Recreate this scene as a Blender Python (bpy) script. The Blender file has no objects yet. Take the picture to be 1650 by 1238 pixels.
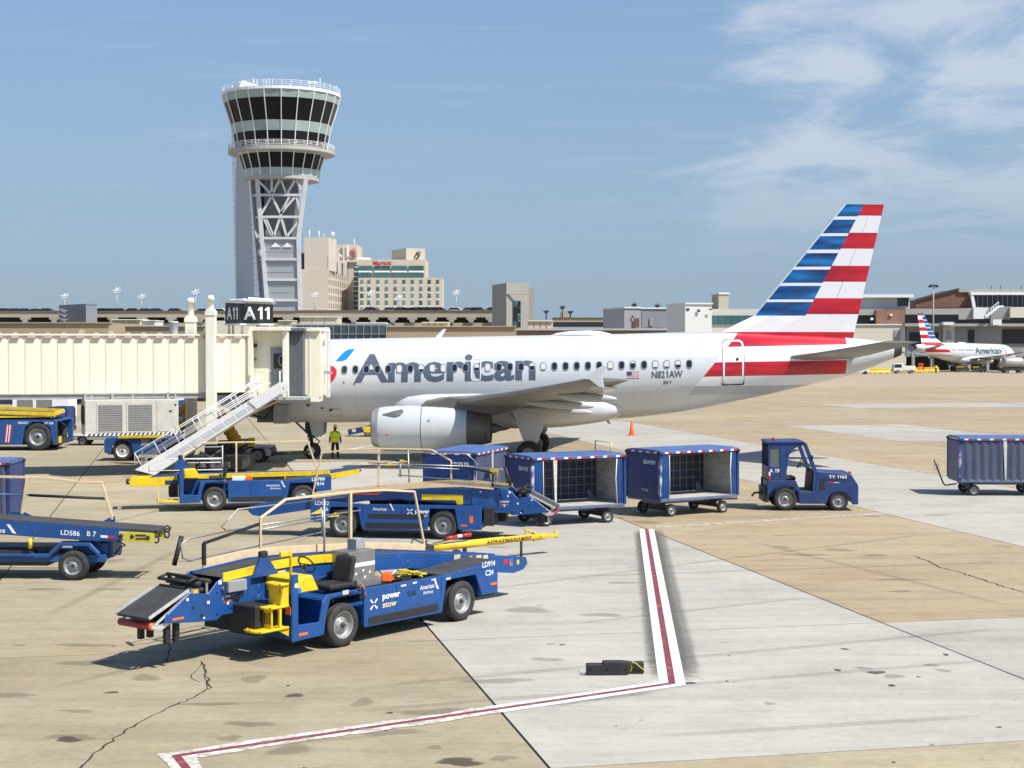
import bpy, bmesh, math, random
from mathutils import Vector, Matrix
random.seed(7)
R = math.radians
scene = bpy.context.scene
COL = scene.collection

# ------------------------------------------------------------------ camera
H = 5.6; F = 2480.0; TH = math.atan((619 - 557) / F); CT, ST = math.cos(TH), math.sin(TH)
cam_d = bpy.data.cameras.new('camera'); cam = bpy.data.objects.new('camera', cam_d); COL.objects.link(cam)
cam.location = (0, 0, H); cam.rotation_euler = (math.pi / 2 - TH, 0, 0)
cam_d.sensor_width = 36; cam_d.lens = F / 1650 * 36; cam_d.clip_start = 0.5; cam_d.clip_end = 20000
scene.camera = cam

# ------------------------------------------------------------------ light
SUN = Vector((0.58, -0.42, 1.0)).normalized()
world = bpy.data.worlds.new('World'); scene.world = world; world.use_nodes = True
def make_world():
    nt = world.node_tree; N = nt.nodes; L = nt.links; N.clear()
    out = N.new('ShaderNodeOutputWorld'); bg = N.new('ShaderNodeBackground'); bg.inputs[1].default_value = 0.115
    sky = N.new('ShaderNodeTexSky'); sky.sky_type = 'NISHITA'; sky.sun_disc = False
    sky.sun_elevation = math.asin(SUN.z); sky.sun_rotation = math.atan2(SUN.x, SUN.y)
    sky.air_density = 1.0; sky.dust_density = 0.9; sky.ozone_density = 2.2; sky.altitude = 0
    tc = N.new('ShaderNodeTexCoord'); sep = N.new('ShaderNodeSeparateXYZ'); L.new(tc.outputs['Generated'], sep.inputs[0])
    def m(op, a, b=None, c=None):
        n = N.new('ShaderNodeMath'); n.operation = op
        for i, v in enumerate((a, b, c)):
            if v is None: continue
            if isinstance(v, (int, float)): n.inputs[i].default_value = v
            else: L.new(v, n.inputs[i])
        return n.outputs[0]
    zc = m('ADD', m('MAXIMUM', sep.outputs[2], 0.0), 0.10)
    u = m('DIVIDE', sep.outputs[0], zc); v = m('DIVIDE', sep.outputs[1], zc)
    comb = N.new('ShaderNodeCombineXYZ'); L.new(u, comb.inputs[0]); L.new(v, comb.inputs[1])
    mp = N.new('ShaderNodeMapping'); mp.inputs['Scale'].default_value = (2.2, 1.6, 1); mp.inputs['Location'].default_value = CLOUD_LOC
    mp.inputs['Rotation'].default_value = (0, 0, R(-12))
    L.new(comb.outputs[0], mp.inputs[0])
    nz = N.new('ShaderNodeTexNoise'); nz.inputs['Scale'].default_value = 1.0; nz.inputs['Detail'].default_value = 11.0
    nz.inputs['Roughness'].default_value = 0.60; nz.inputs['Distortion'].default_value = 0.35; L.new(mp.outputs[0], nz.inputs[0])
    # the cloud bank lies to the right and overhead: more cover towards +x
    bias = m('MULTIPLY_ADD', u, 0.55, -0.31)
    bias = m('MINIMUM', bias, 0.13); bias = m('MAXIMUM', bias, -0.16)
    dens = m('ADD', nz.outputs[0], bias)
    mr = N.new('ShaderNodeMapRange'); mr.interpolation_type = 'SMOOTHERSTEP'
    mr.inputs[1].default_value = 0.44; mr.inputs[2].default_value = 0.76; mr.inputs[3].default_value = 0.0; mr.inputs[4].default_value = 0.78
    L.new(dens, mr.inputs[0])
    fade = N.new('ShaderNodeMapRange'); fade.inputs[1].default_value = 0.05; fade.inputs[2].default_value = 0.13; L.new(sep.outputs[2], fade.inputs[0])
    # thin high wisps over the whole sky
    mp2 = N.new('ShaderNodeMapping'); mp2.inputs['Scale'].default_value = (0.9, 3.4, 1); mp2.inputs['Rotation'].default_value = (0, 0, R(24)); L.new(comb.outputs[0], mp2.inputs[0])
    n2 = N.new('ShaderNodeTexNoise'); n2.inputs['Scale'].default_value = 1.6; n2.inputs['Detail'].default_value = 7.0; n2.inputs['Roughness'].default_value = 0.6; n2.inputs['Distortion'].default_value = 0.5; L.new(mp2.outputs[0], n2.inputs[0])
    w2 = N.new('ShaderNodeMapRange'); w2.interpolation_type = 'SMOOTHERSTEP'; w2.inputs[1].default_value = 0.50; w2.inputs[2].default_value = 0.80; w2.inputs[4].default_value = 0.17; L.new(n2.outputs[0], w2.inputs[0])
    cov = m('MULTIPLY', m('MAXIMUM', mr.outputs[0], w2.outputs[0]), fade.outputs[0])
    # dusty summer air: a grey-blue veil that thickens towards the horizon, all round
    ramp = N.new('ShaderNodeValToRGB'); L.new(sep.outputs[2], ramp.inputs[0]); el = ramp.color_ramp.elements
    el[0].position = 0.0; el[0].color = (0.95, 0.95, 0.95, 1); el[1].position = 0.55; el[1].color = (0, 0, 0, 1)
    e2 = el.new(0.22); e2.color = (0.46, 0.46, 0.46, 1)
    tint = N.new('ShaderNodeMixRGB'); L.new(ramp.outputs[0], tint.inputs[0]); tn = N.new('ShaderNodeMixRGB'); tn.blend_type = 'MULTIPLY'; tn.inputs[0].default_value = 1.0; tn.inputs[2].default_value = (0.62, 0.80, 0.97, 1); L.new(sky.outputs[0], tn.inputs[1]); L.new(tn.outputs[0], tint.inputs[1])
    tint.inputs[2].default_value = VEIL
    mix = N.new('ShaderNodeMixRGB'); L.new(cov, mix.inputs[0]); L.new(tint.outputs[0], mix.inputs[1])
    mix.inputs[2].default_value = CLOUD_COL
    L.new(mix.outputs[0], bg.inputs[0]); L.new(bg.outputs[0], out.inputs[0])
CLOUD_LOC = (12.2, 8.62, 0.0); VEIL = (2.14, 2.82, 3.66, 1); CLOUD_COL = (4.1, 4.6, 5.25, 1)
make_world()
sun_d = bpy.data.lights.new('sun', 'SUN'); sun = bpy.data.objects.new('sun', sun_d); COL.objects.link(sun)
sun_d.energy = 4.6; sun_d.angle = R(0.55); sun_d.color = (1.0, 0.955, 0.89)
sun.rotation_euler = SUN.to_track_quat('Z', 'Y').to_euler()
vs = scene.view_settings; vs.view_transform = 'Standard'; vs.look = 'None'; vs.gamma = 1; vs.use_curve_mapping = False
vs.exposure = 0.42

# ------------------------------------------------------------------ helpers
def ray(px, py):
    a = (px - 825) / F; b = (619 - py) / F
    return a, CT + b * ST, -ST + b * CT
def at(px, py, Y):                       # the point at distance Y that the lens shows at (px, py)
    d = ray(px, py); t = Y / d[1]; return Vector((d[0] * t, Y, H + d[2] * t))
def gnd(px, py, z=0.0):
    d = ray(px, py); t = (z - H) / d[2]; return Vector((d[0] * t, d[1] * t, z))

_mats = {}
def mat(name, col, rough=0.5, metal=0.0, var=0.0, scale=3.0, bump=0.0, dirt=0.0, dirtcol=(0.09, 0.075, 0.055), stretch=(1, 1, 1), emit=None, spec=None, coat=0.0, rnd=0.0, chips=0.0, chipcol=(0.22, 0.24, 0.27)):
    if name in _mats: return _mats[name]
    m = bpy.data.materials.new(name); m.use_nodes = True; nt = m.node_tree; N = nt.nodes; L = nt.links
    b = N['Principled BSDF']; c4 = (*col, 1)
    b.inputs['Base Color'].default_value = c4; b.inputs['Roughness'].default_value = rough; b.inputs['Metallic'].default_value = metal
    if spec is not None: b.inputs['Specular IOR Level'].default_value = spec
    if coat: b.inputs['Coat Weight'].default_value = coat; b.inputs['Coat Roughness'].default_value = 0.08
    if var or dirt or bump or rnd or chips:
        tc = N.new('ShaderNodeTexCoord'); mp = N.new('ShaderNodeMapping'); mp.inputs['Scale'].default_value = stretch
        L.new(tc.outputs['Object'], mp.inputs[0])
        oi = N.new('ShaderNodeObjectInfo')
        va = N.new('ShaderNodeVectorMath'); va.operation = 'ADD'; L.new(mp.outputs[0], va.inputs[0])
        cx = N.new('ShaderNodeCombineXYZ'); mu = N.new('ShaderNodeMath'); mu.operation = 'MULTIPLY'; mu.inputs[1].default_value = 37.0
        L.new(oi.outputs['Random'], mu.inputs[0]); L.new(mu.outputs[0], cx.inputs[0]); L.new(cx.outputs[0], va.inputs[1])
        nz = N.new('ShaderNodeTexNoise'); nz.inputs['Scale'].default_value = scale; nz.inputs['Detail'].default_value = 6; nz.inputs['Roughness'].default_value = 0.62
        L.new(va.outputs[0], nz.inputs[0])
        cur = None
        if var or rnd:
            hs = N.new('ShaderNodeHueSaturation'); hs.inputs['Color'].default_value = c4
            mr = N.new('ShaderNodeMapRange'); mr.inputs[1].default_value = 0.3; mr.inputs[2].default_value = 0.7
            mr.inputs[3].default_value = 1 - var; mr.inputs[4].default_value = 1 + var; L.new(nz.outputs[0], mr.inputs[0])
            val = mr.outputs[0]
            if rnd:
                m2 = N.new('ShaderNodeMapRange'); m2.inputs[3].default_value = 1 - rnd; m2.inputs[4].default_value = 1 + rnd; L.new(oi.outputs['Random'], m2.inputs[0])
                mm = N.new('ShaderNodeMath'); mm.operation = 'MULTIPLY'; L.new(val, mm.inputs[0]); L.new(m2.outputs[0], mm.inputs[1]); val = mm.outputs[0]
            L.new(val, hs.inputs['Value']); cur = hs.outputs[0]
        if dirt:
            n2 = N.new('ShaderNodeTexNoise'); n2.inputs['Scale'].default_value = scale * 0.7; n2.inputs['Detail'].default_value = 8; n2.inputs['Roughness'].default_value = 0.7
            L.new(va.outputs[0], n2.inputs[0])
            mr2 = N.new('ShaderNodeMapRange'); mr2.inputs[1].default_value = 0.46; mr2.inputs[2].default_value = 0.72; mr2.inputs[4].default_value = dirt; L.new(n2.outputs[0], mr2.inputs[0])
            mx = N.new('ShaderNodeMixRGB'); L.new(mr2.outputs[0], mx.inputs[0])
            if cur: L.new(cur, mx.inputs[1])
            else: mx.inputs[1].default_value = c4
            mx.inputs[2].default_value = (*dirtcol, 1); cur = mx.outputs[0]
            rr = N.new('ShaderNodeMapRange'); rr.inputs[3].default_value = rough; rr.inputs[4].default_value = min(1, rough + 0.3); L.new(mr2.outputs[0], rr.inputs[0]); L.new(rr.outputs[0], b.inputs['Roughness'])
        if chips:                            # chipped and scuffed paint
            n3 = N.new('ShaderNodeTexNoise'); n3.inputs['Scale'].default_value = 11; n3.inputs['Detail'].default_value = 8; n3.inputs['Roughness'].default_value = 0.6; L.new(va.outputs[0], n3.inputs[0])
            n4 = N.new('ShaderNodeTexNoise'); n4.inputs['Scale'].default_value = 1.6; n4.inputs['Detail'].default_value = 3; L.new(va.outputs[0], n4.inputs[0])
            ad = N.new('ShaderNodeMath'); ad.operation = 'MULTIPLY_ADD'; ad.inputs[1].default_value = 0.35; L.new(n4.outputs[0], ad.inputs[0]); L.new(n3.outputs[0], ad.inputs[2])
            r3 = N.new('ShaderNodeMapRange'); r3.inputs[1].default_value = 0.815; r3.inputs[2].default_value = 0.90; r3.inputs[4].default_value = chips; L.new(ad.outputs[0], r3.inputs[0])
            x3 = N.new('ShaderNodeMixRGB'); L.new(r3.outputs[0], x3.inputs[0])
            if cur: L.new(cur, x3.inputs[1])
            else: x3.inputs[1].default_value = c4
            x3.inputs[2].default_value = (*chipcol, 1); cur = x3.outputs[0]
        if cur: L.new(cur, b.inputs['Base Color'])
        if bump:
            bp = N.new('ShaderNodeBump'); bp.inputs['Strength'].default_value = bump; bp.inputs['Distance'].default_value = 0.02; L.new(nz.outputs[0], bp.inputs['Height']); L.new(bp.outputs[0], b.inputs['Normal'])
    if emit:
        b.inputs['Emission Color'].default_value = (*emit[0], 1); b.inputs['Emission Strength'].default_value = emit[1]
    _mats[name] = m; return m

class MB:
    """collects shapes, then links them as ONE mesh object"""
    def __init__(s): s.v = []; s.f = []; s.mi = []; s.sm = []
    def add(s, vs, fs, mi=0, smooth=False):
        o = len(s.v); s.v += [tuple(v) for v in vs]
        for f in fs: s.f.append([i + o for i in f]); s.mi.append(mi); s.sm.append(smooth)
        return s
    def box(s, x0, x1, y0, y1, z0, z1, mi=0):
        return s.add([(x0,y0,z0),(x1,y0,z0),(x1,y1,z0),(x0,y1,z0),(x0,y0,z1),(x1,y0,z1),(x1,y1,z1),(x0,y1,z1)],
                     [(3,2,1,0),(4,5,6,7),(0,1,5,4),(1,2,6,5),(2,3,7,6),(3,0,4,7)], mi)
    def prism(s, poly, ax, a, b, mi=0, smooth=False):
        n = len(poly)
        if ax == 'y': mk = lambda p, w: (p[0], w, p[1])
        elif ax == 'x': mk = lambda p, w: (w, p[0], p[1])
        else: mk = lambda p, w: (p[0], p[1], w)
        s.add([mk(p, a) for p in poly] + [mk(p, b) for p in poly],
              [list(range(n))[::-1], [i + n for i in range(n)]], mi)
        o = len(s.v) - 2 * n
        for i in range(n):
            j = (i + 1) % n; s.f.append([o+i, o+j, o+n+j, o+n+i]); s.mi.append(mi); s.sm.append(smooth)
        return s
    def bar(s, p, q, w, h=None, mi=0, up=(0, 0, 1)):
        p = Vector(p); q = Vector(q); d = (q - p).normalized(); h = h or w
        u = Vector(up)
        if abs(d.dot(u)) > 0.98: u = Vector((1, 0, 0)) if abs(d.x) < 0.9 else Vector((0, 1, 0))
        sd = d.cross(u).normalized(); u = sd.cross(d)
        c = [(-w/2, -h/2), (w/2, -h/2), (w/2, h/2), (-w/2, h/2)]
        return s.add([p + sd*a + u*b for a, b in c] + [q + sd*a + u*b for a, b in c],
                     [(3,2,1,0),(4,5,6,7),(0,1,5,4),(1,2,6,5),(2,3,7,6),(3,0,4,7)], mi)
    def tube(s, path, r, n=8, mi=0, closed=False):
        P = [Vector(p) for p in path]; k = len(P); rings = []; u = None
        for i in range(k):
            if closed: d = (P[(i+1) % k] - P[i-1]).normalized()
            elif i == 0: d = (P[1] - P[0]).normalized()
            elif i == k-1: d = (P[-1] - P[-2]).normalized()
            else: d = ((P[i+1] - P[i]).normalized() + (P[i] - P[i-1]).normalized()).normalized()
            if u is None:
                u = Vector((0, 0, 1)) if abs(d.z) < 0.95 else Vector((1, 0, 0))
            sd = d.cross(u).normalized(); u = sd.cross(d).normalized()
            rr = r[i] if isinstance(r, (list, tuple)) else r
            rings.append([P[i] + (sd*math.cos(a) + u*math.sin(a))*rr for a in (2*math.pi*j/n for j in range(n))])
        vs = [v for g in rings for v in g]; fs = []
        for i in range(k if closed else k-1):
            a = i*n; b = ((i+1) % k)*n
            for j in range(n): fs.append((a+j, a+(j+1) % n, b+(j+1) % n, b+j))
        s.add(vs, fs, mi, True)
        if not closed:
            o = len(s.v) - len(vs)
            s.f.append([o+j for j in range(n)][::-1]); s.f.append([o+(k-1)*n+j for j in range(n)]); s.mi += [mi, mi]; s.sm += [False, False]
        return s
    def lathe(s, prof, c=(0,0,0), ax='y', n=24, mi=0, smooth=True, mis=None):
        """prof: list of (radius, along)"""
        c = Vector(c); vs = []
        for r, a in prof:
            for j in range(n):
                t = 2*math.pi*j/n; p, q = r*math.cos(t), r*math.sin(t)
                vs.append(c + Vector((p, a, q) if ax == 'y' else (a, p, q) if ax == 'x' else (p, q, a)))
        o = len(s.v); s.v += [tuple(v) for v in vs]
        for i in range(len(prof) - 1):
            for j in range(n):
                s.f.append([o+i*n+j, o+i*n+(j+1) % n, o+(i+1)*n+(j+1) % n, o+(i+1)*n+j]); s.mi.append(mis[i] if mis else mi); s.sm.append(smooth)
        return s
    def loft(s, rings, mi=0, smooth=True, cap=True):
        n = len(rings[0]); o = len(s.v)
        for r in rings: s.v += [tuple(v) for v in r]
        for i in range(len(rings)-1):
            for j in range(n):
                s.f.append([o+i*n+j, o+i*n+(j+1) % n, o+(i+1)*n+(j+1) % n, o+(i+1)*n+j]); s.mi.append(mi); s.sm.append(smooth)
        if cap:
            s.f.append([o+j for j in range(n)][::-1]); s.f.append([o+(len(rings)-1)*n+j for j in range(n)]); s.mi += [mi, mi]; s.sm += [False, False]
        return s
    def ell(s, c, rx, ry, rz, n=16, m=10, mi=0):
        rings = []
        for i in range(m+1):
            t = math.pi*i/m; k = max(math.sin(t), 0.02)
            rings.append([(c[0] - rx*math.cos(t), c[1] + ry*k*math.cos(a), c[2] + rz*k*math.sin(a)) for a in (2*math.pi*j/n for j in range(n))])
        return s.loft(rings, mi)
    def build(s, name, mats, parent=None, bev=0.0, loc=None, fix=True, seg=1):
        me = bpy.data.meshes.new(name); me.from_pydata(s.v, [], s.f)
        if not isinstance(mats, (list, tuple)): mats = [mats]
        for m in mats: me.materials.append(m)
        me.polygons.foreach_set('material_index', s.mi); me.polygons.foreach_set('use_smooth', s.sm)
        if fix:
            bm = bmesh.new(); bm.from_mesh(me); bmesh.ops.recalc_face_normals(bm, faces=bm.faces); bm.to_mesh(me); bm.free()
        me.update()
        o = bpy.data.objects.new(name, me); COL.objects.link(o)
        if parent: o.parent = parent
        if loc is not None: o.location = loc
        if bev:
            b = o.modifiers.new('bevel', 'BEVEL'); b.width = bev; b.segments = seg; b.limit_method = 'ANGLE'; b.angle_limit = R(40)
        return o

def tag(o, label=None, cat=None, group=None, kind=None):
    if label: o['label'] = label
    if cat: o['category'] = cat
    if group: o['group'] = group
    if kind: o['kind'] = kind
    return o
def thing(name, label, cat, loc=(0,0,0), rz=0.0, group=None):
    o = bpy.data.objects.new(name, None); COL.objects.link(o); o.empty_display_size = 0.3
    o.location = loc; o.rotation_euler = (0, 0, R(rz)); return tag(o, label, cat, group)
def inst(o, parent, loc=None, rot=None, scale=None):
    c = o.copy(); COL.objects.link(c); c.parent = parent
    if loc is not None: c.location = loc
    if rot is not None: c.rotation_euler = rot
    if scale is not None: c.scale = scale
    return c
def copy_tree(o, parent=None):
    c = o.copy(); COL.objects.link(c); c.parent = parent
    for ch in list(o.children): copy_tree(ch, c)
    return c

_tx = {}
def text_geo(txt, bold=0.0):
    k = (txt, bold)
    if k not in _tx and '1' in txt:          # the built-in face draws 1 as a bare stroke; give it its flag
        vs, fs, x, gap = [], [], 0.0, 0.085
        cap = text_geo('H', bold)[4]; sw = 0.105 + bold*1.6
        for i, piece in enumerate(txt.replace('1', '\0' + '1' + '\0').split('\0')):
            if not piece: continue
            o = len(vs)
            if piece == '1':
                x += 0.03; vs += [(x+.15, 0), (x+.15+sw, 0), (x+.15+sw, cap), (x+.15+sw*.1, cap), (x, cap*.80), (x+.03, cap*.68), (x+.15, cap*.77)]; fs.append([o, o+1, o+2, o+3, o+6]); fs.append([o+3, o+4, o+5, o+6]); x += .15 + sw + gap + .03
            else:
                if piece.startswith(' '): x += .22
                if piece.strip():
                    pv, pf, w, a_, b_ = text_geo(piece.strip(), bold); vs += [(x+px, py) for px, py in pv]; fs += [[i_+o for i_ in f_] for f_ in pf]; x += w + gap
                if piece.endswith(' ') and piece.strip(): x += .22
        _tx[k] = (vs, fs, max(v[0] for v in vs), min(v[1] for v in vs), max(v[1] for v in vs))
    if k not in _tx:
        cu = bpy.data.curves.new('t', 'FONT'); cu.body = txt; cu.size = 1.0; cu.offset = bold; cu.resolution_u = 3; cu.fill_mode = 'FRONT'
        ob = bpy.data.objects.new('t', cu); COL.objects.link(ob)
        me = bpy.data.meshes.new_from_object(ob)
        vs = [v.co.copy() for v in me.vertices]; fs = [list(p.vertices) for p in me.polygons]
        bpy.data.objects.remove(ob); bpy.data.curves.remove(cu); bpy.data.meshes.remove(me)
        x0 = min(v.x for v in vs); x1 = max(v.x for v in vs); y0 = min(v.y for v in vs); y1 = max(v.y for v in vs)
        _tx[k] = ([((v.x-x0), v.y) for v in vs], fs, x1-x0, y0, y1)
    return _tx[k]
def write(parent, txt, o, xd, yd, h, m, width=None, bold=0.012, off=0.004, mb=None, name='lettering'):
    """flat lettering standing a few mm proud of a face; o = lower left, h = capital height"""
    vs, fs, w, y0, y1 = text_geo(txt, bold)
    o = Vector(o); xd = Vector(xd).normalized(); yd = Vector(yd).normalized(); nd = xd.cross(yd)
    cap = text_geo('H', bold); ch = cap[4]; sy = h / ch; sx = (width / w) if width else sy
    own = mb is None
    if own: mb = MB()
    mb.add([o + xd*(x*sx) + yd*(y*sy) + nd*off for x, y in vs], fs)
    if own: return mb.build(name, m, parent, fix=False)

# ------------------------------------------------------------------ shared materials
M = {}
M['blue'] = mat('blue_paint', (0.009, 0.072, 0.262), 0.36, var=0.16, scale=2.2, dirt=0.34, dirtcol=(0.035, 0.05, 0.085), chips=0.55)
M['blue2'] = mat('blue_paint_worn', (0.014, 0.078, 0.258), 0.45, var=0.2, scale=3.0, dirt=0.40, dirtcol=(0.05, 0.065, 0.10), chips=0.55)
M['navy'] = mat('navy_paint', (0.011, 0.036, 0.155), 0.42, var=0.2, scale=2.5, dirt=0.35, dirtcol=(0.05, 0.06, 0.08), chips=0.6)
M['tugblue'] = mat('dark_blue_paint', (0.012, 0.044, 0.165), 0.42, var=0.2, scale=3.0, dirt=0.40, dirtcol=(0.05, 0.055, 0.07), chips=0.6)
M['yellow'] = mat('yellow_paint', (0.80, 0.56, 0.012), 0.42, var=0.1, scale=5, dirt=0.45, dirtcol=(0.22, 0.13, 0.03), chips=0.8, chipcol=(0.10, 0.07, 0.04))
M['cream_rail'] = mat('tan_rail_paint', (0.72, 0.55, 0.34), 0.5, var=0.1, scale=6, dirt=0.3, dirtcol=(0.25, 0.17, 0.09))
M['black'] = mat('black_rubber', (0.018, 0.018, 0.019), 0.62, var=0.25, scale=6, dirt=0.25, dirtcol=(0.06, 0.055, 0.05))
M['tyre'] = mat('tyre_rubber', (0.028, 0.027, 0.026), 0.8, var=0.3, scale=5, dirt=0.45, dirtcol=(0.11, 0.10, 0.085))
M['belt'] = mat('conveyor_belt_rubber', (0.045, 0.044, 0.043), 0.7, var=0.2, scale=3, dirt=0.4, dirtcol=(0.11, 0.10, 0.09))
M['darkmetal'] = mat('dark_steel', (0.05, 0.05, 0.052), 0.5, 0.4, var=0.3, scale=6, dirt=0.4)
M['steel'] = mat('bare_steel', (0.42, 0.42, 0.41), 0.42, 0.7, var=0.15, scale=6, dirt=0.3, dirtcol=(0.12, 0.1, 0.08))
M['grey'] = mat('grey_paint', (0.30, 0.31, 0.32), 0.45, var=0.1, scale=4, dirt=0.25)
M['rim'] = mat('wheel_rim_paint', (0.34, 0.35, 0.36), 0.42, 0.3, var=0.15, scale=8, dirt=0.45, dirtcol=(0.10, 0.085, 0.07))
M['white'] = mat('white_paint', (0.78, 0.78, 0.76), 0.45, var=0.05, scale=3, dirt=0.18, dirtcol=(0.35, 0.32, 0.27))
M['lett'] = mat('white_lettering', (0.80, 0.81, 0.82), 0.5, var=0.08, scale=20)
M['blacklett'] = mat('black_lettering', (0.02, 0.02, 0.022), 0.5)
M['red'] = mat('red_reflector', (0.55, 0.02, 0.025), 0.3)
M['orange'] = mat('orange_plastic', (0.85, 0.13, 0.015), 0.35)
M['glass'] = mat('dark_glass', (0.012, 0.016, 0.02), 0.06, spec=0.7)
M['glassgreen'] = mat('green_glass', (0.05, 0.13, 0.13), 0.1, var=0.35, scale=0.15, spec=0.7)
M['steelcab'] = mat('brushed_steel_box', (0.36, 0.35, 0.33), 0.38, 0.75, var=0.12, scale=4, dirt=0.25, dirtcol=(0.2,0.18,0.15))
# ================================================================== the apron
AL = R(12); CA, SA = math.cos(AL), math.sin(AL); S0, T0, DS = 4.7, 19.7, 9.05
def st(s, t): return Vector((s*CA - t*SA, s*SA + t*CA, 0))

def concrete(name, c1, c2, stain, fine=0.10, crackle=True):
    m = bpy.data.materials.new(name); m.use_nodes = True; nt = m.node_tree; N = nt.nodes; L = nt.links; b = N['Principled BSDF']
    b.inputs['Roughness'].default_value = 0.88; b.inputs['Specular IOR Level'].default_value = 0.25
    g = N.new('ShaderNodeNewGeometry'); oi = N.new('ShaderNodeObjectInfo')
    def noise(scale, det=5, rough=0.6, sc=(1,1,1), dist=0.0):
        mp = N.new('ShaderNodeMapping'); mp.inputs['Scale'].default_value = sc; mp.inputs['Rotation'].default_value = (0, 0, R(-3)); L.new(g.outputs['Position'], mp.inputs[0])
        n = N.new('ShaderNodeTexNoise'); n.inputs['Scale'].default_value = scale; n.inputs['Detail'].default_value = det; n.inputs['Roughness'].default_value = rough; n.inputs['Distortion'].default_value = dist
        L.new(mp.outputs[0], n.inputs[0]); return n.outputs[0]
    def mr(v, a, b_, lo=0.0, hi=1.0):
        n = N.new('ShaderNodeMapRange'); n.inputs[1].default_value = a; n.inputs[2].default_value = b_; n.inputs[3].default_value = lo; n.inputs[4].default_value = hi; L.new(v, n.inputs[0]); return n.outputs[0]
    def mix(f, a, b_, mode='MIX'):
        n = N.new('ShaderNodeMixRGB'); n.blend_type = mode
        for i, v in enumerate((f, a, b_)):
            if isinstance(v, float): n.inputs[i].default_value = v
            elif isinstance(v, tuple): n.inputs[i].default_value = (*v, 1)
            else: L.new(v, n.inputs[i])
        return n.outputs[0]
    big = noise(0.16, 4, 0.6); broom = noise(1.0, 6, 0.65, (0.22, 2.2, 1)); streak = noise(0.35, 5, 0.6, (0.35, 2.6, 1), 0.4)
    finen = noise(9.0, 4, 0.7, (0.7, 1.3, 1)); spots = noise(1.3, 3, 0.5, (0.8, 1.3, 1)); patch = noise(0.5, 6, 0.7)
    c = mix(mr(big, 0.35, 0.65), c1, c2)
    blot = noise(2.6, 7, 0.72, (0.7, 1.5, 1), 0.6); pits = noise(26.0, 2, 0.5, (0.6, 1.2, 1)); lane = noise(0.12, 6, 0.62, (0.25, 4.0, 1), 0.8)
    c = mix(mr(patch, 0.47, 0.72, 0, 0.45), c, stain)
    c = mix(mr(blot, 0.53, 0.70, 0, 0.40), c, stain)
    c = mix(mr(blot, 0.45, 0.30, 0, 0.25), c, tuple(min(1, x*1.22) for x in c2))
    c = mix(mr(lane, 0.55, 0.72, 0, 0.40), c, stain)
    c = mix(mr(pits, 0.66, 0.74, 0, 0.38), c, tuple(x*0.5 for x in stain))
    c = mix(mr(streak, 0.54, 0.76, 0, 0.42), c, stain)
    c = mix(mr(spots, 0.70, 0.78, 0, 0.45), c, tuple(x*0.45 for x in stain))
    h = N.new('ShaderNodeHueSaturation'); L.new(c, h.inputs['Color'])
    v = N.new('ShaderNodeMath'); v.operation = 'MULTIPLY'; L.new(mr(broom, 0.25, 0.75, 1-fine, 1+fine), v.inputs[0]); L.new(mr(finen, 0.25, 0.75, 1-fine, 1+fine), v.inputs[1])
    v2 = N.new('ShaderNodeMath'); v2.operation = 'MULTIPLY'; L.new(v.outputs[0], v2.inputs[0]); L.new(mr(oi.outputs['Random'], 0, 1, 0.93, 1.06), v2.inputs[1])
    L.new(v2.outputs[0], h.inputs['Value']); L.new(h.outputs[0], b.inputs['Base Color'])
    bp = N.new('ShaderNodeBump'); bp.inputs['Strength'].default_value = 0.25; bp.inputs['Distance'].default_value = 0.01; L.new(finen, bp.inputs['Height']); L.new(bp.outputs[0], b.inputs['Normal'])
    return m
CT_ = concrete('tan_concrete', (0.338, 0.280, 0.176), (0.382, 0.328, 0.224), (0.205, 0.168, 0.110), 0.12)
CT2 = concrete('yellow_tan_concrete', (0.365, 0.282, 0.170), (0.368, 0.305, 0.206), (0.205, 0.158, 0.10), 0.11)
CW = concrete('pale_concrete', (0.430, 0.402, 0.340), (0.398, 0.375, 0.322), (0.250, 0.232, 0.196), 0.085)
CF = concrete('far_concrete', (0.37, 0.292, 0.190), (0.355, 0.298, 0.215), (0.22, 0.18, 0.13), 0.08)

bm_ = MB(); bm_.add([(-9000,-300,-0.05),(9000,-300,-0.05),(9000,14000,-0.05),(-9000,14000,-0.05)], [(0,1,2,3)])
apron = tag(bm_.build('apron_ground', CF, fix=False), kind='structure')
fil = MB(); q = [st(S0-DS*16, T0-DS*3), st(S0+DS*14, T0-DS*3), st(S0+DS*14, T0+DS*19), st(S0-DS*16, T0+DS*19)]
fil.add([(p.x, p.y, -0.022) for p in q], [(0,1,2,3)]); fil.build('joint_filler', mat('joint_sealant', (0.035,0.033,0.03), 0.8), apron, fix=False)
sl = MB(); gp = 0.022; sl.box(gp, DS-gp, gp, DS-gp, -0.04, 0.0)
slab0 = None
WHITE = {(0,j) for j in range(0,6)} | {(1,0)} | {(2,j) for j in range(1,10)} | {(4,7),(4,8)} | {(5,3),(6,12),(7,12),(8,12),(9,13),(3,15),(4,15),(5,15)}
rs = random.Random(3)
for i in range(-16, 14):
    for j in range(-3, 19):
        c = st(S0+DS*(i+.5), T0+DS*(j+.5))
        if c.y < 15: continue
        if abs(c.x) > c.y*0.3327 + 10 - min(2.5, c.y*0.02): continue
        mt = CW if (i, j) in WHITE else (CT2 if (i >= 1 and rs.random() < 0.9) or rs.random() < 0.15 else CT_)
        o = bpy.data.objects.new('concrete_slab', None) if False else None
        key = 'slab_' + mt.name
        if key not in _mats:
            me_o = sl.build('concrete_slab', mt, apron); _mats[key] = me_o.data; o = me_o
        else:
            o = bpy.data.objects.new('concrete_slab', _mats[key]); COL.objects.link(o); o.parent = apron
        p = st(S0+DS*i, T0+DS*j); o.location = (p.x, p.y, 0); o.rotation_euler = (0, 0, AL)

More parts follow.
